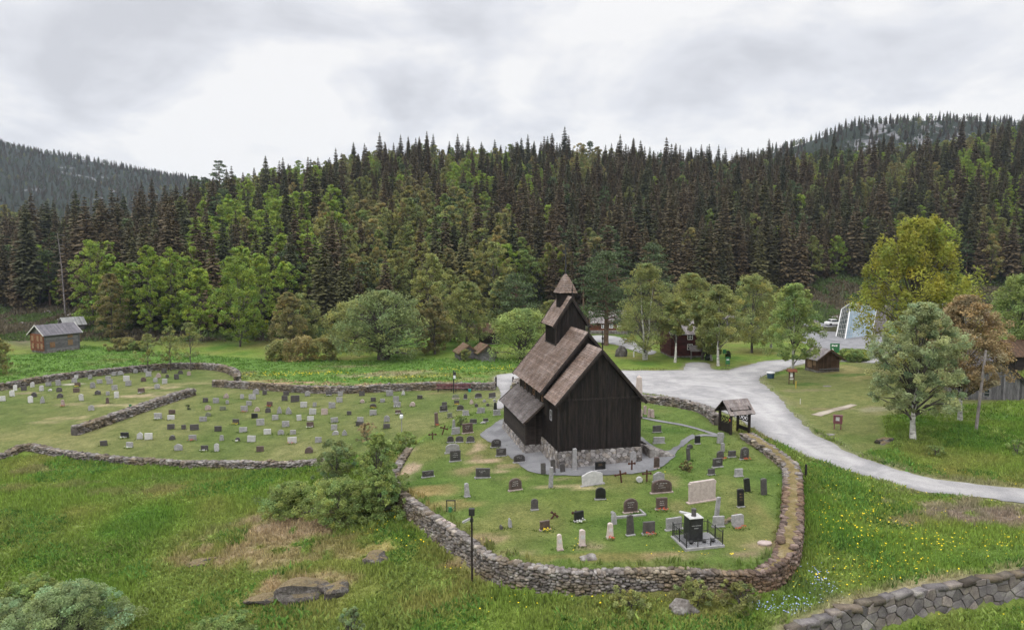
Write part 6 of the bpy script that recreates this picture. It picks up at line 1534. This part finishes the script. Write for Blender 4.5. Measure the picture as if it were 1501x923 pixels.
def flower_label(s):
    c = {'y': 'yellow', 'r': 'red', 'w': 'white'}[s['fl']]
    q = s['label'].replace(FLN[s['fl']], '').replace(' headstone', ' stone')
    q = f'{c} flowers by ' + q
    return ' '.join(q.split()[:16])
def flowers(x, y, z, rot, col, label, wd):
    r = np.random.default_rng(int(x * 91 + y * 17) & 0xffff); g = MB()
    n = 16
    t = tag(put('grave_flowers', None, None, (x, y, z), rot), label, 'flowers')
    for k in range(26):
        px, py, h = r.uniform(-wd / 2, wd / 2), r.uniform(-.12, .1), r.uniform(.05, .22); a = r.random() * 6.28
        g.add([(px, py, 0), (px + .06 * math.cos(a), py + .06 * math.sin(a), h * .6), (px + .02, py, h), (px - .05 * math.cos(a), py - .05 * math.sin(a), h * .5)], [(0, 1, 2, 3)], (r.uniform(.7, 1.2)))
    g.put('leaves', MAT['shrub'], t); b = MB()
    for k in range(n):
        px, py, h = r.uniform(-wd / 2, wd / 2), r.uniform(-.14, .08), r.uniform(.10, .24); s = r.uniform(.03, .055)
        b.add([(px - s, py, h), (px, py - s, h + .01), (px + s, py, h), (px, py + s, h + .02), (px, py - s * .4, h + s)], [(0, 1, 4), (1, 2, 4), (2, 3, 4), (3, 0, 4)], r.uniform(.8, 1.15))
    b.put('petals', MAT[col], t)
for i, s in enumerate(ST):
    r = np.random.default_rng(900 + i); W, H = s['wm'], s['hm']
    d = {'big': .22, 'irr': .28, 'hump': .35, 'col': .9 * W, 'obp': .6 * W, 'tall': .16, 'rd': .2}.get(s['s'], .15)
    if s['t'] == 'B' and s['s'] == 'col': d = W * .9
    near = s['p'] == 2
    pl_h = 0
    rot = rad(ROT[s['p']] + r.normal(0, 3.5 if s['p'] else 9)); tilt = rad(r.normal(0, 1.6)); lean = rad(r.normal(0, 2))
    if s['u'] == 840 + 790 / 3.078: lean = rad(-8)
    o = outline(s, r)
    g = MB(); g.prism(o, -d / 2, d / 2); me = g.mesh('headstone', MAT['stone' if 0 else s['t']], bevel=.012 if W > .3 else .006)
    fr = s['s'] in ('sqf', 'arf', 'tallf', 'obp') or (near and s['t'] in 'DBK' and W > .8)
    basey = Vector((s['x'], s['y'], s['z'] - .03)) + Vector((-math.sin(rot), math.cos(rot), 0)) * (d * .5)
    plinth = near and s['s'] not in ('irr', 'rd', 'pt', 'pt2', 'hump', 'col', 'tall')
    if not (plinth or fr):
        q = put('headstone', me, None, basey); root = q
    else:
        root = put('headstone', None, None, basey); sl = put('slab', me, root, (0, 0, .08 if plinth else 0))
        if plinth:
            b = MB(); b.box(-W * .58, W * .58, -d * .95, d * .75, -.12, .10); b.put('plinth', MAT['G' if s['t'] in 'DKLGW' else 'R'], root, bevel=.015)
        if fr:
            oz = sum(p[1] for p in o) / len(o); sc = .82 if s['s'] != 'obp' else .5
            po = [(px * sc, H * .52 + (pz - H * .52) * sc) for px, pz in o]
            if s['s'] == 'obp': po = [(-W * .26, H * .42), (W * .26, H * .42), (W * .26, H * .66), (-W * .26, H * .66)]
            b = MB(); b.prism(po, -d / 2 - .014, -d / 2 - .002, .7 if s['t'] != 'P' else 1)
            b.put('plaque' if s['s'] == 'obp' else 'polished_face', MAT['W' if s['s'] == 'obp' else s['t']], sl)
            if W > .7 or s['s'] in ('tallf',):
                l = MB(); k = 3 if H > .7 else 2
                for j in range(k):
                    z = H * (.70 - .17 * j); ww = W * (.55 if s['s'] != 'tallf' else .5) * r.uniform(.6, 1); n = 7
                    for c in range(n):
                        if r.random() < .15: continue
                        xx = -ww / 2 + ww * c / n; l.box(xx, xx + ww / n * .6, -d / 2 - .018, -d / 2 - .0145, z, z + H * .05)
                l.put('inscription', MAT['L' if s['t'] != 'K' else 'tanboard'], sl)
    root.rotation_euler = (tilt, lean, rot)
    tag(root, s['label'], 'gravestone', 'gravestones in the ' + PLOTN[s['p']])
    if s['fl']:
        f = Vector((s['x'], s['y'], 0)) + Vector((math.sin(rot), -math.cos(rot), 0)) * .22
        flowers(f.x, f.y, float(gz(f.x, f.y)), rot, {'y': 'yellow', 'r': 'redfl', 'w': 'whitefl'}[s['fl']], flower_label(s), min(.8, max(.4, W)))
for (u, v, w, h, ln, nm) in CROSS:
    x, y, z = pix(u, v); m = mpp(x, y, z); g = MB(); W, H = w * m, h * m; k = .05
    g.box(-k, k, -k, k, -.2, H); g.box(-W / 2, W / 2, -k * .8, k * .8, H * .62, H * .62 + 2 * k)
    for xx in (-W / 2, W / 2): g.box(xx - .06, xx + .06, -k * .9, k * .9, H * .62 - .03, H * .62 + .13)
    o = g.put('grave_cross', MAT['rust'], None, (x, y, z), CROT, bevel=.008); o.rotation_euler = (0, rad(ln), CROT)
lb = ['small upright wooden cross at the far left of the churchyard graves', 'leaning wooden cross beside the reddish pillar stone', 'large rusty iron cross between the white ornate stone and the round stone', 'rusty iron cross right of the small round pale stone',
      'slim rusty iron cross on the gravel path before the church foundation', 'toppled crossed iron bars beside the brown flower grave', 'small iron cross standing behind a black framed stone']
for o, l in zip([o for o in COL.objects if o.name.startswith('grave_cross')], lb): tag(o, l, 'grave cross')
# grave kerbs, flat slabs, low boulders
def at(u, v, lift=0): x, y, z = pix(u, v); return Vector((x, y, z + lift))
g = MB(); p = at(925, 757); g.box(-1.0, 1.0, -.08, .08, -.1, .12); g.box(.9, 1.04, 0, .9, -.1, .12); g.box(-1.04, -.9, 0, .9, -.1, .12)
tag(g.put('grave_kerb', MAT['G'], None, p, CROT, bevel=.02), 'low grey stone kerb round the grave of the brown arched stone', 'grave kerb')
g = MB(); g.prism([(.45 * math.cos(a) * R_.uniform(.85, 1.1), .3 * math.sin(a)) for a in np.linspace(0, 6.28, 12)[:-1]], 0, .12)
o = g.put('flat_stone', MAT['R'], None, at(1121, 797), bevel=.02); o.rotation_euler = (rad(90), 0, 0); tag(o, 'flat round slab lying in the grass near the wall bend', 'stone slab')
g = MB(); g.box(-.75, .75, -.16, .16, -.05, .14); p = at(657, 772, .18); o = g.put('stone_slab', MAT['R'], None, p, rad(-52), bevel=.03); tag(o, 'long pale stone slab lying on the churchyard wall near the lamp post', 'stone slab')
g = MB(); g.box(-.5, .5, -.12, .12, -.05, .1); o = g.put('stone_slab', MAT['L'], None, at(1007, 753), rad(-35), bevel=.02); tag(o, 'narrow pale stone bar lying behind the fenced monument', 'stone slab')
for i, (u, v) in enumerate([(1072, 762), (1062, 765), (1052, 768), (1080, 758)]):
    q = at(u, v); rock('boulder', ['low dark stone behind the fenced monument, rightmost but one of four', 'low dark stone behind the fenced monument, second from left', 'leftmost of four low dark stones behind the fenced monument', 'rightmost of four low dark stones behind the fenced monument'][i], q.x, q.y, (.32, .25, .2), 300 + i, 'outcrop')
q = at(864, 817); rock('boulder', 'flat pale rock in the grass by the inner wall foot', q.x, q.y, (.6, .35, .12), 310, 'rock')

# fenced monument
def monument():
    q = at(1005, 808); t = thing('fenced_monument', 'dark polished memorial block with urn stump inside black iron railing', 'monument', q, CROT)
    g = MB(); g.box(0, 2.45, 0, 1.95, -.3, .16); g.put('stone_plinth', MAT['G'], t, bevel=.03)
    g = MB(); g.box(.12, 2.33, .12, 1.83, .158, .17); g.put('gravel_bed', MAT['graveldark'], t)
    g = MB(); g.box(.62, 1.46, .75, 1.50, .14, 1.52); b = g.put('block', MAT['K'], t, bevel=.02)
    g = MB(); g.box(.60, 1.48, .73, 1.52, 1.52, 1.57); g.put('top_slab', MAT['W'], b, bevel=.01)
    g = MB(); g.tube([(1.04, 1.12, 1.56), (1.04, 1.12, 1.62), (1.04, 1.12, 1.98), (1.04, 1.12, 2.02)], [.17, .13, .15, .10], 14); g.put('urn', MAT['D'], b)
    l = MB()
    for j, (z, w, n) in enumerate(((1.10, .58, 13), (.94, .26, 5))):
        for c in range(n):
            if j == 0 and c == 4: continue
            xx = 1.04 - w / 2 + w * c / n; l.box(xx, xx + w / n * .62, .745, .7485, z, z + .045)
    l.put('inscription', MAT['L'], b)
    g = MB()
    for xx in (.1, .8, 1.6, 2.35): g.box(xx - .022, xx + .022, .08, .12, .16, 1.0 if xx in (.1, 2.35) else .62); g.tube([(xx, .1, 1.0 if xx in (.1, 2.35) else .62), (xx, .1, 1.06 if xx in (.1, 2.35) else .66)], [.035, .01], 6)
    for xx, yy in ((.1, 1.85), (2.35, 1.85), (.1, .97), (2.35, .97)): g.box(xx - .022, xx + .022, yy - .02, yy + .02, .16, 1.0)
    g.put('post', MAT['iron'], t)
    g = MB(); g.box(.1, 2.35, .085, .115, .55, .58)
    for zz in (.30, .86): 
        g.box(.085, .115, .1, 1.85, zz, zz + .03); g.box(2.335, 2.365, .1, 1.85, zz, zz + .03); g.box(.1, 2.35, 1.835, 1.865, zz, zz + .03)
    g.put('rail', MAT['iron'], t)
    g = MB()
    for k in range(12):
        yy = .2 + k * .14
        for xx in (.1, 2.35): g.box(xx - .008, xx + .008, yy - .008, yy + .008, .2, .86)
    for k in range(15): xx = .2 + k * .147; g.box(xx - .008, xx + .008, 1.842, 1.858, .2, .86)
    for k in range(9):
        cx = .22 + k * .25; r = .10; n = 10
        for i in range(n): a0, a1 = 6.283 * i / n, 6.283 * (i + 1) / n; g.bar((cx + r * math.cos(a0), .1, .38 + r * math.sin(a0)), (cx + r * math.cos(a1), .1, .38 + r * math.sin(a1)), .012, .012)
    g.put('baluster', MAT['iron'], t)
    for xx in (.62, 1.44, 1.98):
        g = MB(); g.tube([(xx, .55, .16), (xx, .55, .3), (xx, .55, .36)], [.09, .14, .06], 10); g.put('flower_urn', MAT['iron'], t)
monument()

# ------------------------------------------------------------------ lamps, posts, signs, benches, bins
def post(name, label, cat, u, v, vt, r0=.05, r1=None, mat='iron', lean=0, parts=None, n=8):
    x, y, z = pix(u, v); H = (v - vt) * mpp(x, y, z); t = thing(name, label, cat, (x, y, z)); g = MB(); g.tube([(0, 0, -.3), (lean * .5, 0, H * .5), (lean, 0, H)], [r0, (r0 + (r1 or r0)) / 2, r1 or r0], n); g.put('pole', MAT[mat], t)
    if parts: parts(t, H, lean)
    return t
def flood(t, H, l):
    g = MB(); g.box(-.16, .16, -.12, .12, H - .38, H + .02); g.box(-.13, -.10, -.15, -.12, H - .36, H); g.put('floodlight', MAT['iron'], t, bevel=.02)
    g = MB(); M = Matrix.Translation((-.28, -.12, H - .62)) @ Matrix.Rotation(rad(-28), 4, 'Y'); g.box(-.26, .22, -.09, .09, -.04, .05, M=M); h = g.put('floodlight', MAT['G'], t, bevel=.01)
    g = MB(); g.box(-.24, .2, -.08, .08, -.052, -.042, M=M); g.put('lens', MAT['lampglass'], h)
    g = MB(); g.bar((0, 0, H - .55), (-.14, -.06, H - .62), .04, .04); g.box(-.09, .09, -.07, .07, H - .75, H - .55); g.put('bracket', MAT['iron'], t)
post('lamp_post', 'thin dark pole with two floodlights outside the front of the churchyard wall', 'lamp post', 692, 858, 742, .065, .05, parts=flood, mat='tarh')
def globe(t, H, l):
    g = MB(); g.tube([(0, -.08, H - .12), (0, -.1, H), (0, -.1, H + .22), (0, -.08, H + .34)], [.10, .17, .17, .04], 10); g.put('lamp_head', MAT['lampglass'], t); g = MB(); g.tube([(0, 0, H + .32), (0, 0, H + .44)], [.17, .05], 10); g.put('lamp_cap', MAT['iron'], t)
post('street_lamp', 'slim lamp with white head between the willow thicket and the crosses', 'street lamp', 589, 637, 611, .04, mat='G', parts=globe)
def twin(t, H, l):
    g = MB(); g.tube([(.12, -.1, H - 1.0), (.12, -.1, H - .62)], [.14, .14], 10); g.put('lamp_head', MAT['lampglass'], t); g = MB(); g.box(-.02, .3, -.14, .14, H - .6, H - .25); g.put('floodlight', MAT['iron'], t)
post('lamp_post', 'black post with lamp heads standing before the red bench', 'lamp post', 665, 576, 542, .07, mat='iron', parts=twin)
post('wooden_post', 'round dark post at the right end of the bench wall', 'post', 727, 567, 552, .11, mat='tarh')
post('wooden_post', 'dark post beside the lane behind the church gallery', 'post', 752, 560, 552, .11, mat='tarh')
post('wooden_post', 'black-topped post outside the broad churchyard wall by the road', 'post', 1181, 702, 680, .09, mat='tarh')
post('utility_pole', 'bare grey wooden pole on the slope beside the copper birch', 'pole', 1430, 633, 512, .14, .10, 'roofgrey', lean=.5)
post('marker_post', 'short yellow marker post in front of the information stand', 'post', 1166.5, 569, 558, .06, mat='yellowpaint')
post('marker_post', 'thin pale stake on the mown slope beside the road', 'post', 1173, 592, 584, .04, mat='paleboard')
post('standing_stone', 'slim pointed white post on the lawn behind the church', 'post', 929, 523, 511, .13, .07, 'white')
x, y, z = pix(936.5, 584); m = mpp(x, y, z); g = MB(); Hh = 35 * m; k = 4.2 * m
g.add([(-k, -k, 0), (k, -k, 0), (k, k, 0), (-k, k, 0), (-k * .72, -k * .72, Hh * .9), (k * .72, -k * .72, Hh * .9), (k * .72, k * .72, Hh * .9), (-k * .72, k * .72, Hh * .9), (0, 0, Hh)], [(0, 1, 5, 4), (1, 2, 6, 5), (2, 3, 7, 6), (3, 0, 4, 7), (4, 5, 8), (5, 6, 8), (6, 7, 8), (7, 4, 8)])
tag(g.put('obelisk', MAT['P'], None, (x, y, z), CROT, bevel=.01), 'tall pinkish pointed obelisk rising behind the right church eave', 'obelisk')
def bench(u, v, wpx, lab):
    x, y, z = pix(u, v); L = wpx * mpp(x, y, z); t = thing('bench', lab, 'bench', (x, y, z + .0), rad(2))
    g = MB(); [g.box(-L / 2, L / 2, -.45 + i * .13, -.35 + i * .13, .44, .48) for i in range(3)]; g.put('seat', MAT['maroon'], t, bevel=.005)
    g = MB(); [g.box(-L / 2, L / 2, -.03, .01, .62 + i * .17, .74 + i * .17) for i in range(2)]; g.put('backrest', MAT['maroon'], t, bevel=.005)
    for sx in (-L / 2 + .2, L / 2 - .2):
        g = MB(); g.box(sx - .04, sx + .04, -.44, -.36, -.05, .44); g.box(sx - .04, sx + .04, 0, .06, -.05, .92); g.box(sx - .04, sx + .04, -.44, .06, .38, .44); g.put('leg', MAT['iron'], t)
bench(652, 573, 24, 'left one of two dark red benches against the far cemetery wall'); bench(678, 573, 24, 'right one of two dark red benches, beside the teal bucket')
x, y, z = pix(688.5, 574); g = MB(); g.tube([(0, 0, 0), (0, 0, .35)], [.15, .2], 12); tag(g.put('bucket', MAT['teal'], None, (x, y, z)), 'teal plastic bucket beside the red benches', 'bucket')
def can(u, v, lab):
    x, y, z = pix(u, v); t = thing('watering_can', lab, 'watering can', (x, y, z)); g = MB(); g.tube([(0, 0, 0), (0, 0, .3)], [.13, .12], 12); g.put('body', MAT['green'], t)
    g = MB(); g.tube([(.1, 0, .1), (.3, 0, .34)], [.03, .02], 6); g.tube([(-.12, 0, .05), (-.22, 0, .2), (-.1, 0, .33)], [.015] * 3, 5); g.put('spout', MAT['green'], t)
x, y, z = pix(661, 749); t = thing('tool_stand', 'small dark stand with hanging green watering cans on the wall bend', 'stand', (x, y, z)); g = MB(); g.box(-.3, -.24, -.03, .03, -.1, .75); g.box(.24, .3, -.03, .03, -.1, .75); g.box(-.32, .32, -.03, .03, .7, .76); g.put('rack', MAT['iron'], t)
can(660, 749.5, 'green watering can below the small stand on the wall bend')
can(191, 596, 'green watering can on the diagonal wall end')
# green signs and boards
def sign(u, v, vt, wpx, lab, white=()):
    x, y, z = pix(u, v); m = mpp(x, y, z); H, W = (v - vt) * m, wpx * m; t = thing('information_sign', lab, 'sign', (x, y, z), rad(-8)); g = MB(); g.box(-W / 2, W / 2, -.05, .05, H * .25, H); p = g.put('panel', MAT['green'], t, bevel=.01)
    g = MB(); [g.box(sx - .04, sx + .04, .05, .13, -.2, H * .9) for sx in (-W / 2 + .08, W / 2 - .08)]; g.put('post', MAT['woodgrey'], t)
    if white:
        g = MB(); [g.box(W * a, W * b, -.058, -.052, H * c, H * d) for a, b, c, d in white]; g.put('print', MAT['white'], p)
sign(1223, 528, 503, 13, 'tall green sign with white print behind the brown hut roof', [(-.34, -.16, .83, .93), (-.13, .02, .83, .9), (.05, .26, .82, .92), (-.3, -.18, .62, .72), (-.22, -.1, .52, .62), (-.14, -.02, .42, .52)])
sign(1066.5, 537, 523, 6, 'small green sign standing beside the clean white birch trunk', [(-.3, .3, .68, .78)])
sign(1062, 520, 512, 5, 'smaller green sign just behind the birch by the forecourt')
x, y, z = pix(1160, 563); t = thing('notice_stand', 'little roofed notice stand with white sheet under the hut birch', 'notice board', (x, y, z), rad(-5))
g = MB(); [g.box(sx - .05, sx + .05, -.05, .05, -.2, 1.75) for sx in (-.3, .3)]; g.put('post', MAT['woodbrown'], t); g = MB(); g.box(-.25, .25, -.04, .04, .8, 1.6); p = g.put('board', MAT['woodbrown'], t); g = MB(); g.box(-.2, .12, -.05, -.042, .95, 1.55); g.put('notice_sheet', MAT['white'], p)
g = MB(); slab(g, (-.6, -.4, 1.65), (.6, -.4, 1.65), (.6, 0, 2.0), (-.6, 0, 2.0), .05); slab(g, (-.6, .4, 1.65), (.6, .4, 1.65), (.6, 0, 2.0), (-.6, 0, 2.0), .05); g.put('roof', MAT['logbrown'], t)
x, y, z = pix(1129.5, 554); t = thing('litter_bin', 'dark round litter bin with white lid at the road fork', 'litter bin', (x, y, z)); g = MB(); g.tube([(0, 0, 0), (0, 0, .7)], [.42, .5], 16); g.put('body', MAT['bluewhite'], t); g = MB(); g.tube([(0, 0, .7), (0, 0, .82), (0, 0, .86)], [.54, .52, .3], 16); g.put('lid', MAT['white'], t)
x, y, z = pix(1227.5, 629); t = thing('notice_box', 'maroon box on two legs with grey notice beside the road', 'notice box', (x, y, z), rad(-18)); g = MB(); g.box(-.38, .38, -.18, .18, .55, 1.3); b = g.put('box', MAT['maroon'], t, bevel=.02)
g = MB(); g.box(-.42, .42, -.24, .24, 1.3, 1.35); g.put('lid', MAT['maroon'], b); g = MB(); g.box(-.2, .12, -.192, -.183, .85, 1.2); g.put('notice_sheet', MAT['L'], b); g = MB(); [g.box(sx - .04, sx + .04, -.04, .04, -.2, .56) for sx in (-.28, .28)]; g.put('leg', MAT['maroon'], t)
# parked car and boulders by the glass hall
x, y, z = pix(1222, 477); t = thing('parked_car', 'small white car parked left of the glass hall', 'car', (x, y, z), rad(8))
g = MB(); g.prism([(-2.0, .3), (2.0, .3), (2.05, .75), (1.6, .9), (-1.5, .95), (-2.0, .85)], -.8, .8); g.put('body', MAT['white'], t, bevel=.06); g = MB(); g.prism([(-1.3, .94), (1.0, .9), (.5, 1.4), (-.9, 1.42)], -.72, .72); g.put('windows', MAT['pane'], t, bevel=.04); g = MB(); g.prism([(-.92, 1.41), (.5, 1.39), (.42, 1.46), (-.86, 1.48)], -.7, .7); g.put('roof', MAT['white'], t)
for a in (-1.25, 1.25):
    for b in (-.78, .78): g = MB(); g.tube([(a, b - .1, .32), (a, b + .1, .32)], [.32, .32], 14); g.put('wheel', MAT['iron'], t)
q = at(1194, 474); rock('boulder', 'pale boulder at the left end of the far gravel strip', q.x, q.y, (1.2, .8, .7), 320, 'rock'); q = at(1224, 466); rock('boulder', 'pale boulder on the bank above the parked car', q.x, q.y, (1.2, .8, .5), 321, 'rock')
q = at(1212, 566); rock('boulder', 'small flat pale stone in the mown grass below the hut', q.x + .0, q.y, (.5, .3, .1), 322, 'rock')
q = at(1215, 637); rock('boulder', 'flat pale stone at the foot of the notice box', q.x, q.y, (.6, .3, .08), 323, 'rock')
for i, (u, v) in enumerate([(70, 458), (88, 470), (104, 463), (112, 472), (34, 475)]):
    q = at(u, v); rock('boulder', ['pale rock highest on the cleared bank above the farmhouse', 'pale rock just above the log shed roof', 'pale rock right of the dead trunk foot', 'pale rock beside the pale shed roof', 'pale rock on the bare bank left of the farmhouse'][i], q.x, q.y, (.9, .6, .5), 330 + i, 'rock')
q = at(896, 489)
g = MB(); g.box(-4.5, 3.5, -.3, .3, -.2, .7); tag(g.put('stone_wall', MAT['rock'], None, q, .05, bevel=.05), 'low grey stone wall before the house behind the pine', 'stone wall')

# ------------------------------------------------------------------ grass, herbs, flowers
def scatter(n, y0, y1, seed):
    r = np.random.default_rng(seed); y = np.sqrt(r.uniform(y0 * y0, y1 * y1, n)); x = y * r.uniform(-1.06, 1.06, n); return x, y, r
def tufts(name, label, x, y, r, h0, h1, wd, blades, bright=1.25, mat='tuft', lean=.5, colf=None):
    n = len(x); z = gz(x, y); k = blades; X = np.repeat(x, k) + r.normal(0, wd * 1.8, n * k); Y = np.repeat(y, k) + r.normal(0, wd * 1.8, n * k); Z = np.repeat(z, k) - .03
    H = np.repeat(r.uniform(h0, h1, n) * (.7 + .5 * (vn(x, y, 1.6, 90) + .3)), k) * r.uniform(.6, 1.2, n * k); H = np.maximum(H, .03)
    a = r.random(n * k) * 6.283; b = r.random(n * k) * 6.283; lx, ly = np.cos(b) * H * lean * r.random(n * k), np.sin(b) * H * lean * r.random(n * k)
    w = wd * r.uniform(.6, 1.4, n * k); ca, sa = np.cos(a) * w, np.sin(a) * w
    V = np.stack([np.stack([X - ca, Y - sa, Z], 1), np.stack([X + ca, Y + sa, Z], 1), np.stack([X + lx * .5 + ca * .8, Y + ly * .5 + sa * .8, Z + H * .6], 1), np.stack([X + lx, Y + ly, Z + H], 1)], 1)
    c = (gcol(x, y) if colf is None else colf(x, y)) * bright * np.clip(r.normal(1, .16, (n, 1)), .6, 1.5); c = np.repeat(np.repeat(c, k, 0) * r.uniform(.75, 1.25, (n * k, 1)), 4, 0)
    F = np.arange(4 * n * k).reshape(-1, 4)
    return tag(put(name, npmesh(name, V.reshape(-1, 3), F, MAT[mat], c)), label, kind='stuff')
m, t, L = newmat('grass_blades'); a = N(t, 'ShaderNodeAttribute', attribute_name='Col'); finish(t, a.outputs['Color'], .8, spec=.15, trans=.3); MAT['tuft'] = m
def mask_rough(x, y):
    k = (sdist(YARD_POLY, x, y) < -.75) & (sdist(MIDCEM, x, y) < -.3) & (sdist(ROAD_MAIN, x, y) < -.25) & (sdist(MOWN_R, x, y) < -.2)
    dl, s = ldist(LOWWALL, x, y); return k & (dl > .6)
x, y, r = scatter(224400, 30, 64, 5); k = mask_rough(x, y); x, y = x[k], y[k]
dry = gcol(x, y)[:, 0] > .19; keep = ~dry | (r.random(len(x)) < .5); x, y = x[keep], y[keep]
tufts('meadow_grass', 'rough meadow grass and herbs around the churchyard wall', x, y, r, .14, .42, .04, 4, 1.7)
kk = r.random(len(x)) < .30; kk &= vn(x, y, 5, 91) > -.1; _g = gcol(x, y); kk &= _g[:, 0] < _g[:, 1] * .95
tufts('meadow_herbs', 'broad-leaved green herbs growing through the meadow grass', x[kk], y[kk], r, .2, .42, .085, 4, 1.5, lean=1.3, colf=lambda a, b: np.where((vn(a, b, 3.5, 93) > 0)[:, None], np.array([.075, .15, .03])[None], np.array([.15, .20, .05])[None]) * (1 + .3 * vn(a, b, 2, 92)[:, None]))
x, y, r = scatter(79200, 64, 100, 6); k = mask_rough(x, y) & (x > 5); x, y = x[k], y[k]
tufts('slope_grass', 'tall grass on the slope right of the road', x, y, r, .15, .4, .06, 3, 1.6)
x, y, r = scatter(79200, 34, 60, 17); dd_ = sdist(YARD_POLY, x, y); k = ((dd_ > -1.6) & (dd_ < -.5) | (dd_ > .3) & (dd_ < .9) & (r.random(len(x)) < .22)) & (sdist(ROAD_MAIN, x, y) < -.3) & (y < 52); x, y = x[k], y[k]
tufts('wall_foot_growth', 'tall grass and weeds growing against the churchyard wall', x, y, r, .15, .55, .05, 5, 1.5)
x, y, r = scatter(92400, 36, 72, 7); k = sdist(YARD_POLY, x, y) > .45; x, y = x[k], y[k]
tufts('lawn_grass', 'short mown grass of the churchyard', x, y, r, .03, .085, .03, 3, 1.4)
x, y, r = scatter(60720, 84, 150, 8); k = (sdist(BACKM, x, y) > 0) & (sdist(ROAD_MAIN, x, y) < -.5) & (sdist(MIDCEM, x, y) < -.6); x, y = x[k], y[k]
tufts('hay_meadow', 'bright green hay meadow beyond the cemetery wall', x, y, r, .15, .35, .10, 3, 1.3)
x, y, r = scatter(79200, 140, 235, 10); k = (sdist(BACKM, x, y) < 0) & (sdist(ROAD_MAIN, x, y) < -2) & ~((y < 165) & (x / y > -.05) & (x / y < .78)); x, y = x[k], y[k]
tufts('undergrowth', 'brown and green undergrowth along the forest edge', x, y, r, .4, 1.1, .22, 3, 1.3, lean=1.0, colf=lambda a, b: np.where((vn(a, b, 7, 95) > .05)[:, None], np.array([.075, .11, .035])[None], np.array([.10, .085, .055])[None]))
gx_, gy_ = np.array([s['x'] for s in ST]), np.array([s['y'] for s in ST]); r = np.random.default_rng(9); gx_ = np.repeat(gx_, 26) + r.normal(0, .32, len(ST) * 26); gy_ = np.repeat(gy_, 26) + r.normal(-.02, .16, len(ST) * 26)
tufts('grave_grass', 'longer grass left standing round the gravestone feet', gx_, gy_, r, .06, .15, .03, 3, 1.0, colf=lambda a, b: gcol(a, b) * np.array([.62, .8, .6])[None])
def petals(name, label, spots, mat, size, seed, hz=.3):
    r = np.random.default_rng(seed); P = []
    for (u, v, rx, ry, n) in spots:
        x, y, _ = pix(u, v); P.append(np.stack([x + r.normal(0, rx, n), y + r.normal(0, ry, n)], 1))
    P = np.concatenate(P); k = mask_rough(P[:, 0], P[:, 1]) | (name == 'lawn_flowers'); P = P[k]; n = len(P); z = gz(P[:, 0], P[:, 1]) + hz * r.uniform(.5, 1.2, n)
    V, F = quads(np.c_[P, z], size, r, 1.6, .9)
    tag(put(name, npmesh(name, V, F, MAT[mat], np.ones((len(V), 3)))), label, kind='stuff')
petals('yellow_flowers', 'yellow dandelions and buttercups in the meadows', [(1265,715,2.5,1.5,60),(1285,765,4,2.2,240),(1230,770,2.2,2,90),(1320,800,3,1.2,70),(1240,840,2.5,1.0,110),(1190,860,1.5,.8,40),(1330,830,2.5,.8,50),(1440,795,4,.6,90),(1270,690,2,1,25),
   (1360,695,3,.6,20),(1430,715,3,.8,25),(1480,870,3,.6,20),(1390,810,3,.8,30),(1420,905,2,.8,10),(600,740,1.6,.6,200),(560,748,1.4,.5,130),(640,770,.8,.8,50),(640,790,.8,.5,16),(690,825,1,.4,34),(880,872,4,.6,60),(960,885,2,.5,40),(560,775,1.5,.6,30)], 'yellow', .10, 21)
petals('meadow_buttercups', 'yellow buttercup drifts on the far meadow', [(420,550,5,1.2,200),(450,549,4,1,110),(600,555,4,.7,60),(560,556,3,.6,30),(720,541,6,1.3,180),(760,542,4,1,70),(700,550,6,1,30),(1480,497,2,1,40)], 'yellow', .15, 22, .3)
petals('lawn_flowers', 'small yellow flowers in the churchyard lawn', [(1040,812,1.4,.15,16),(1130,795,.3,.3,10),(700,798,.8,.2,10),(850,795,.4,.3,8),(1000,700,4,3,6),(860,770,3,2,8),(995,808,.4,.2,6)], 'yellow', .09, 23, .1)
petals('blue_flowers', 'pale blue forget-me-nots below the churchyard wall bend', [(1198,850,.5,.9,150),(1160,890,.8,.4,110),(1125,895,.5,.3,50),(1165,905,.3,.2,30)], 'blue', .09, 24, .25)

# ------------------------------------------------------------------ air
m, t, L = newmat('haze_air'); out = N(t, 'ShaderNodeOutputMaterial'); v = N(t, 'ShaderNodeVolumePrincipled')
v.inputs['Color'].default_value = (.74, .84, 1.0, 1); v.inputs['Density'].default_value = HAZE; v.inputs['Anisotropy'].default_value = .2
L(v.outputs[0], out.inputs['Volume'])
g = MB(); g.box(-2000, 2000, -120, 2800, float(GZ.min()) - 1.5, float(GZ.max()) + 40)
tag(g.put('haze', m), 'thin bluish haze in the valley air', kind='stuff')
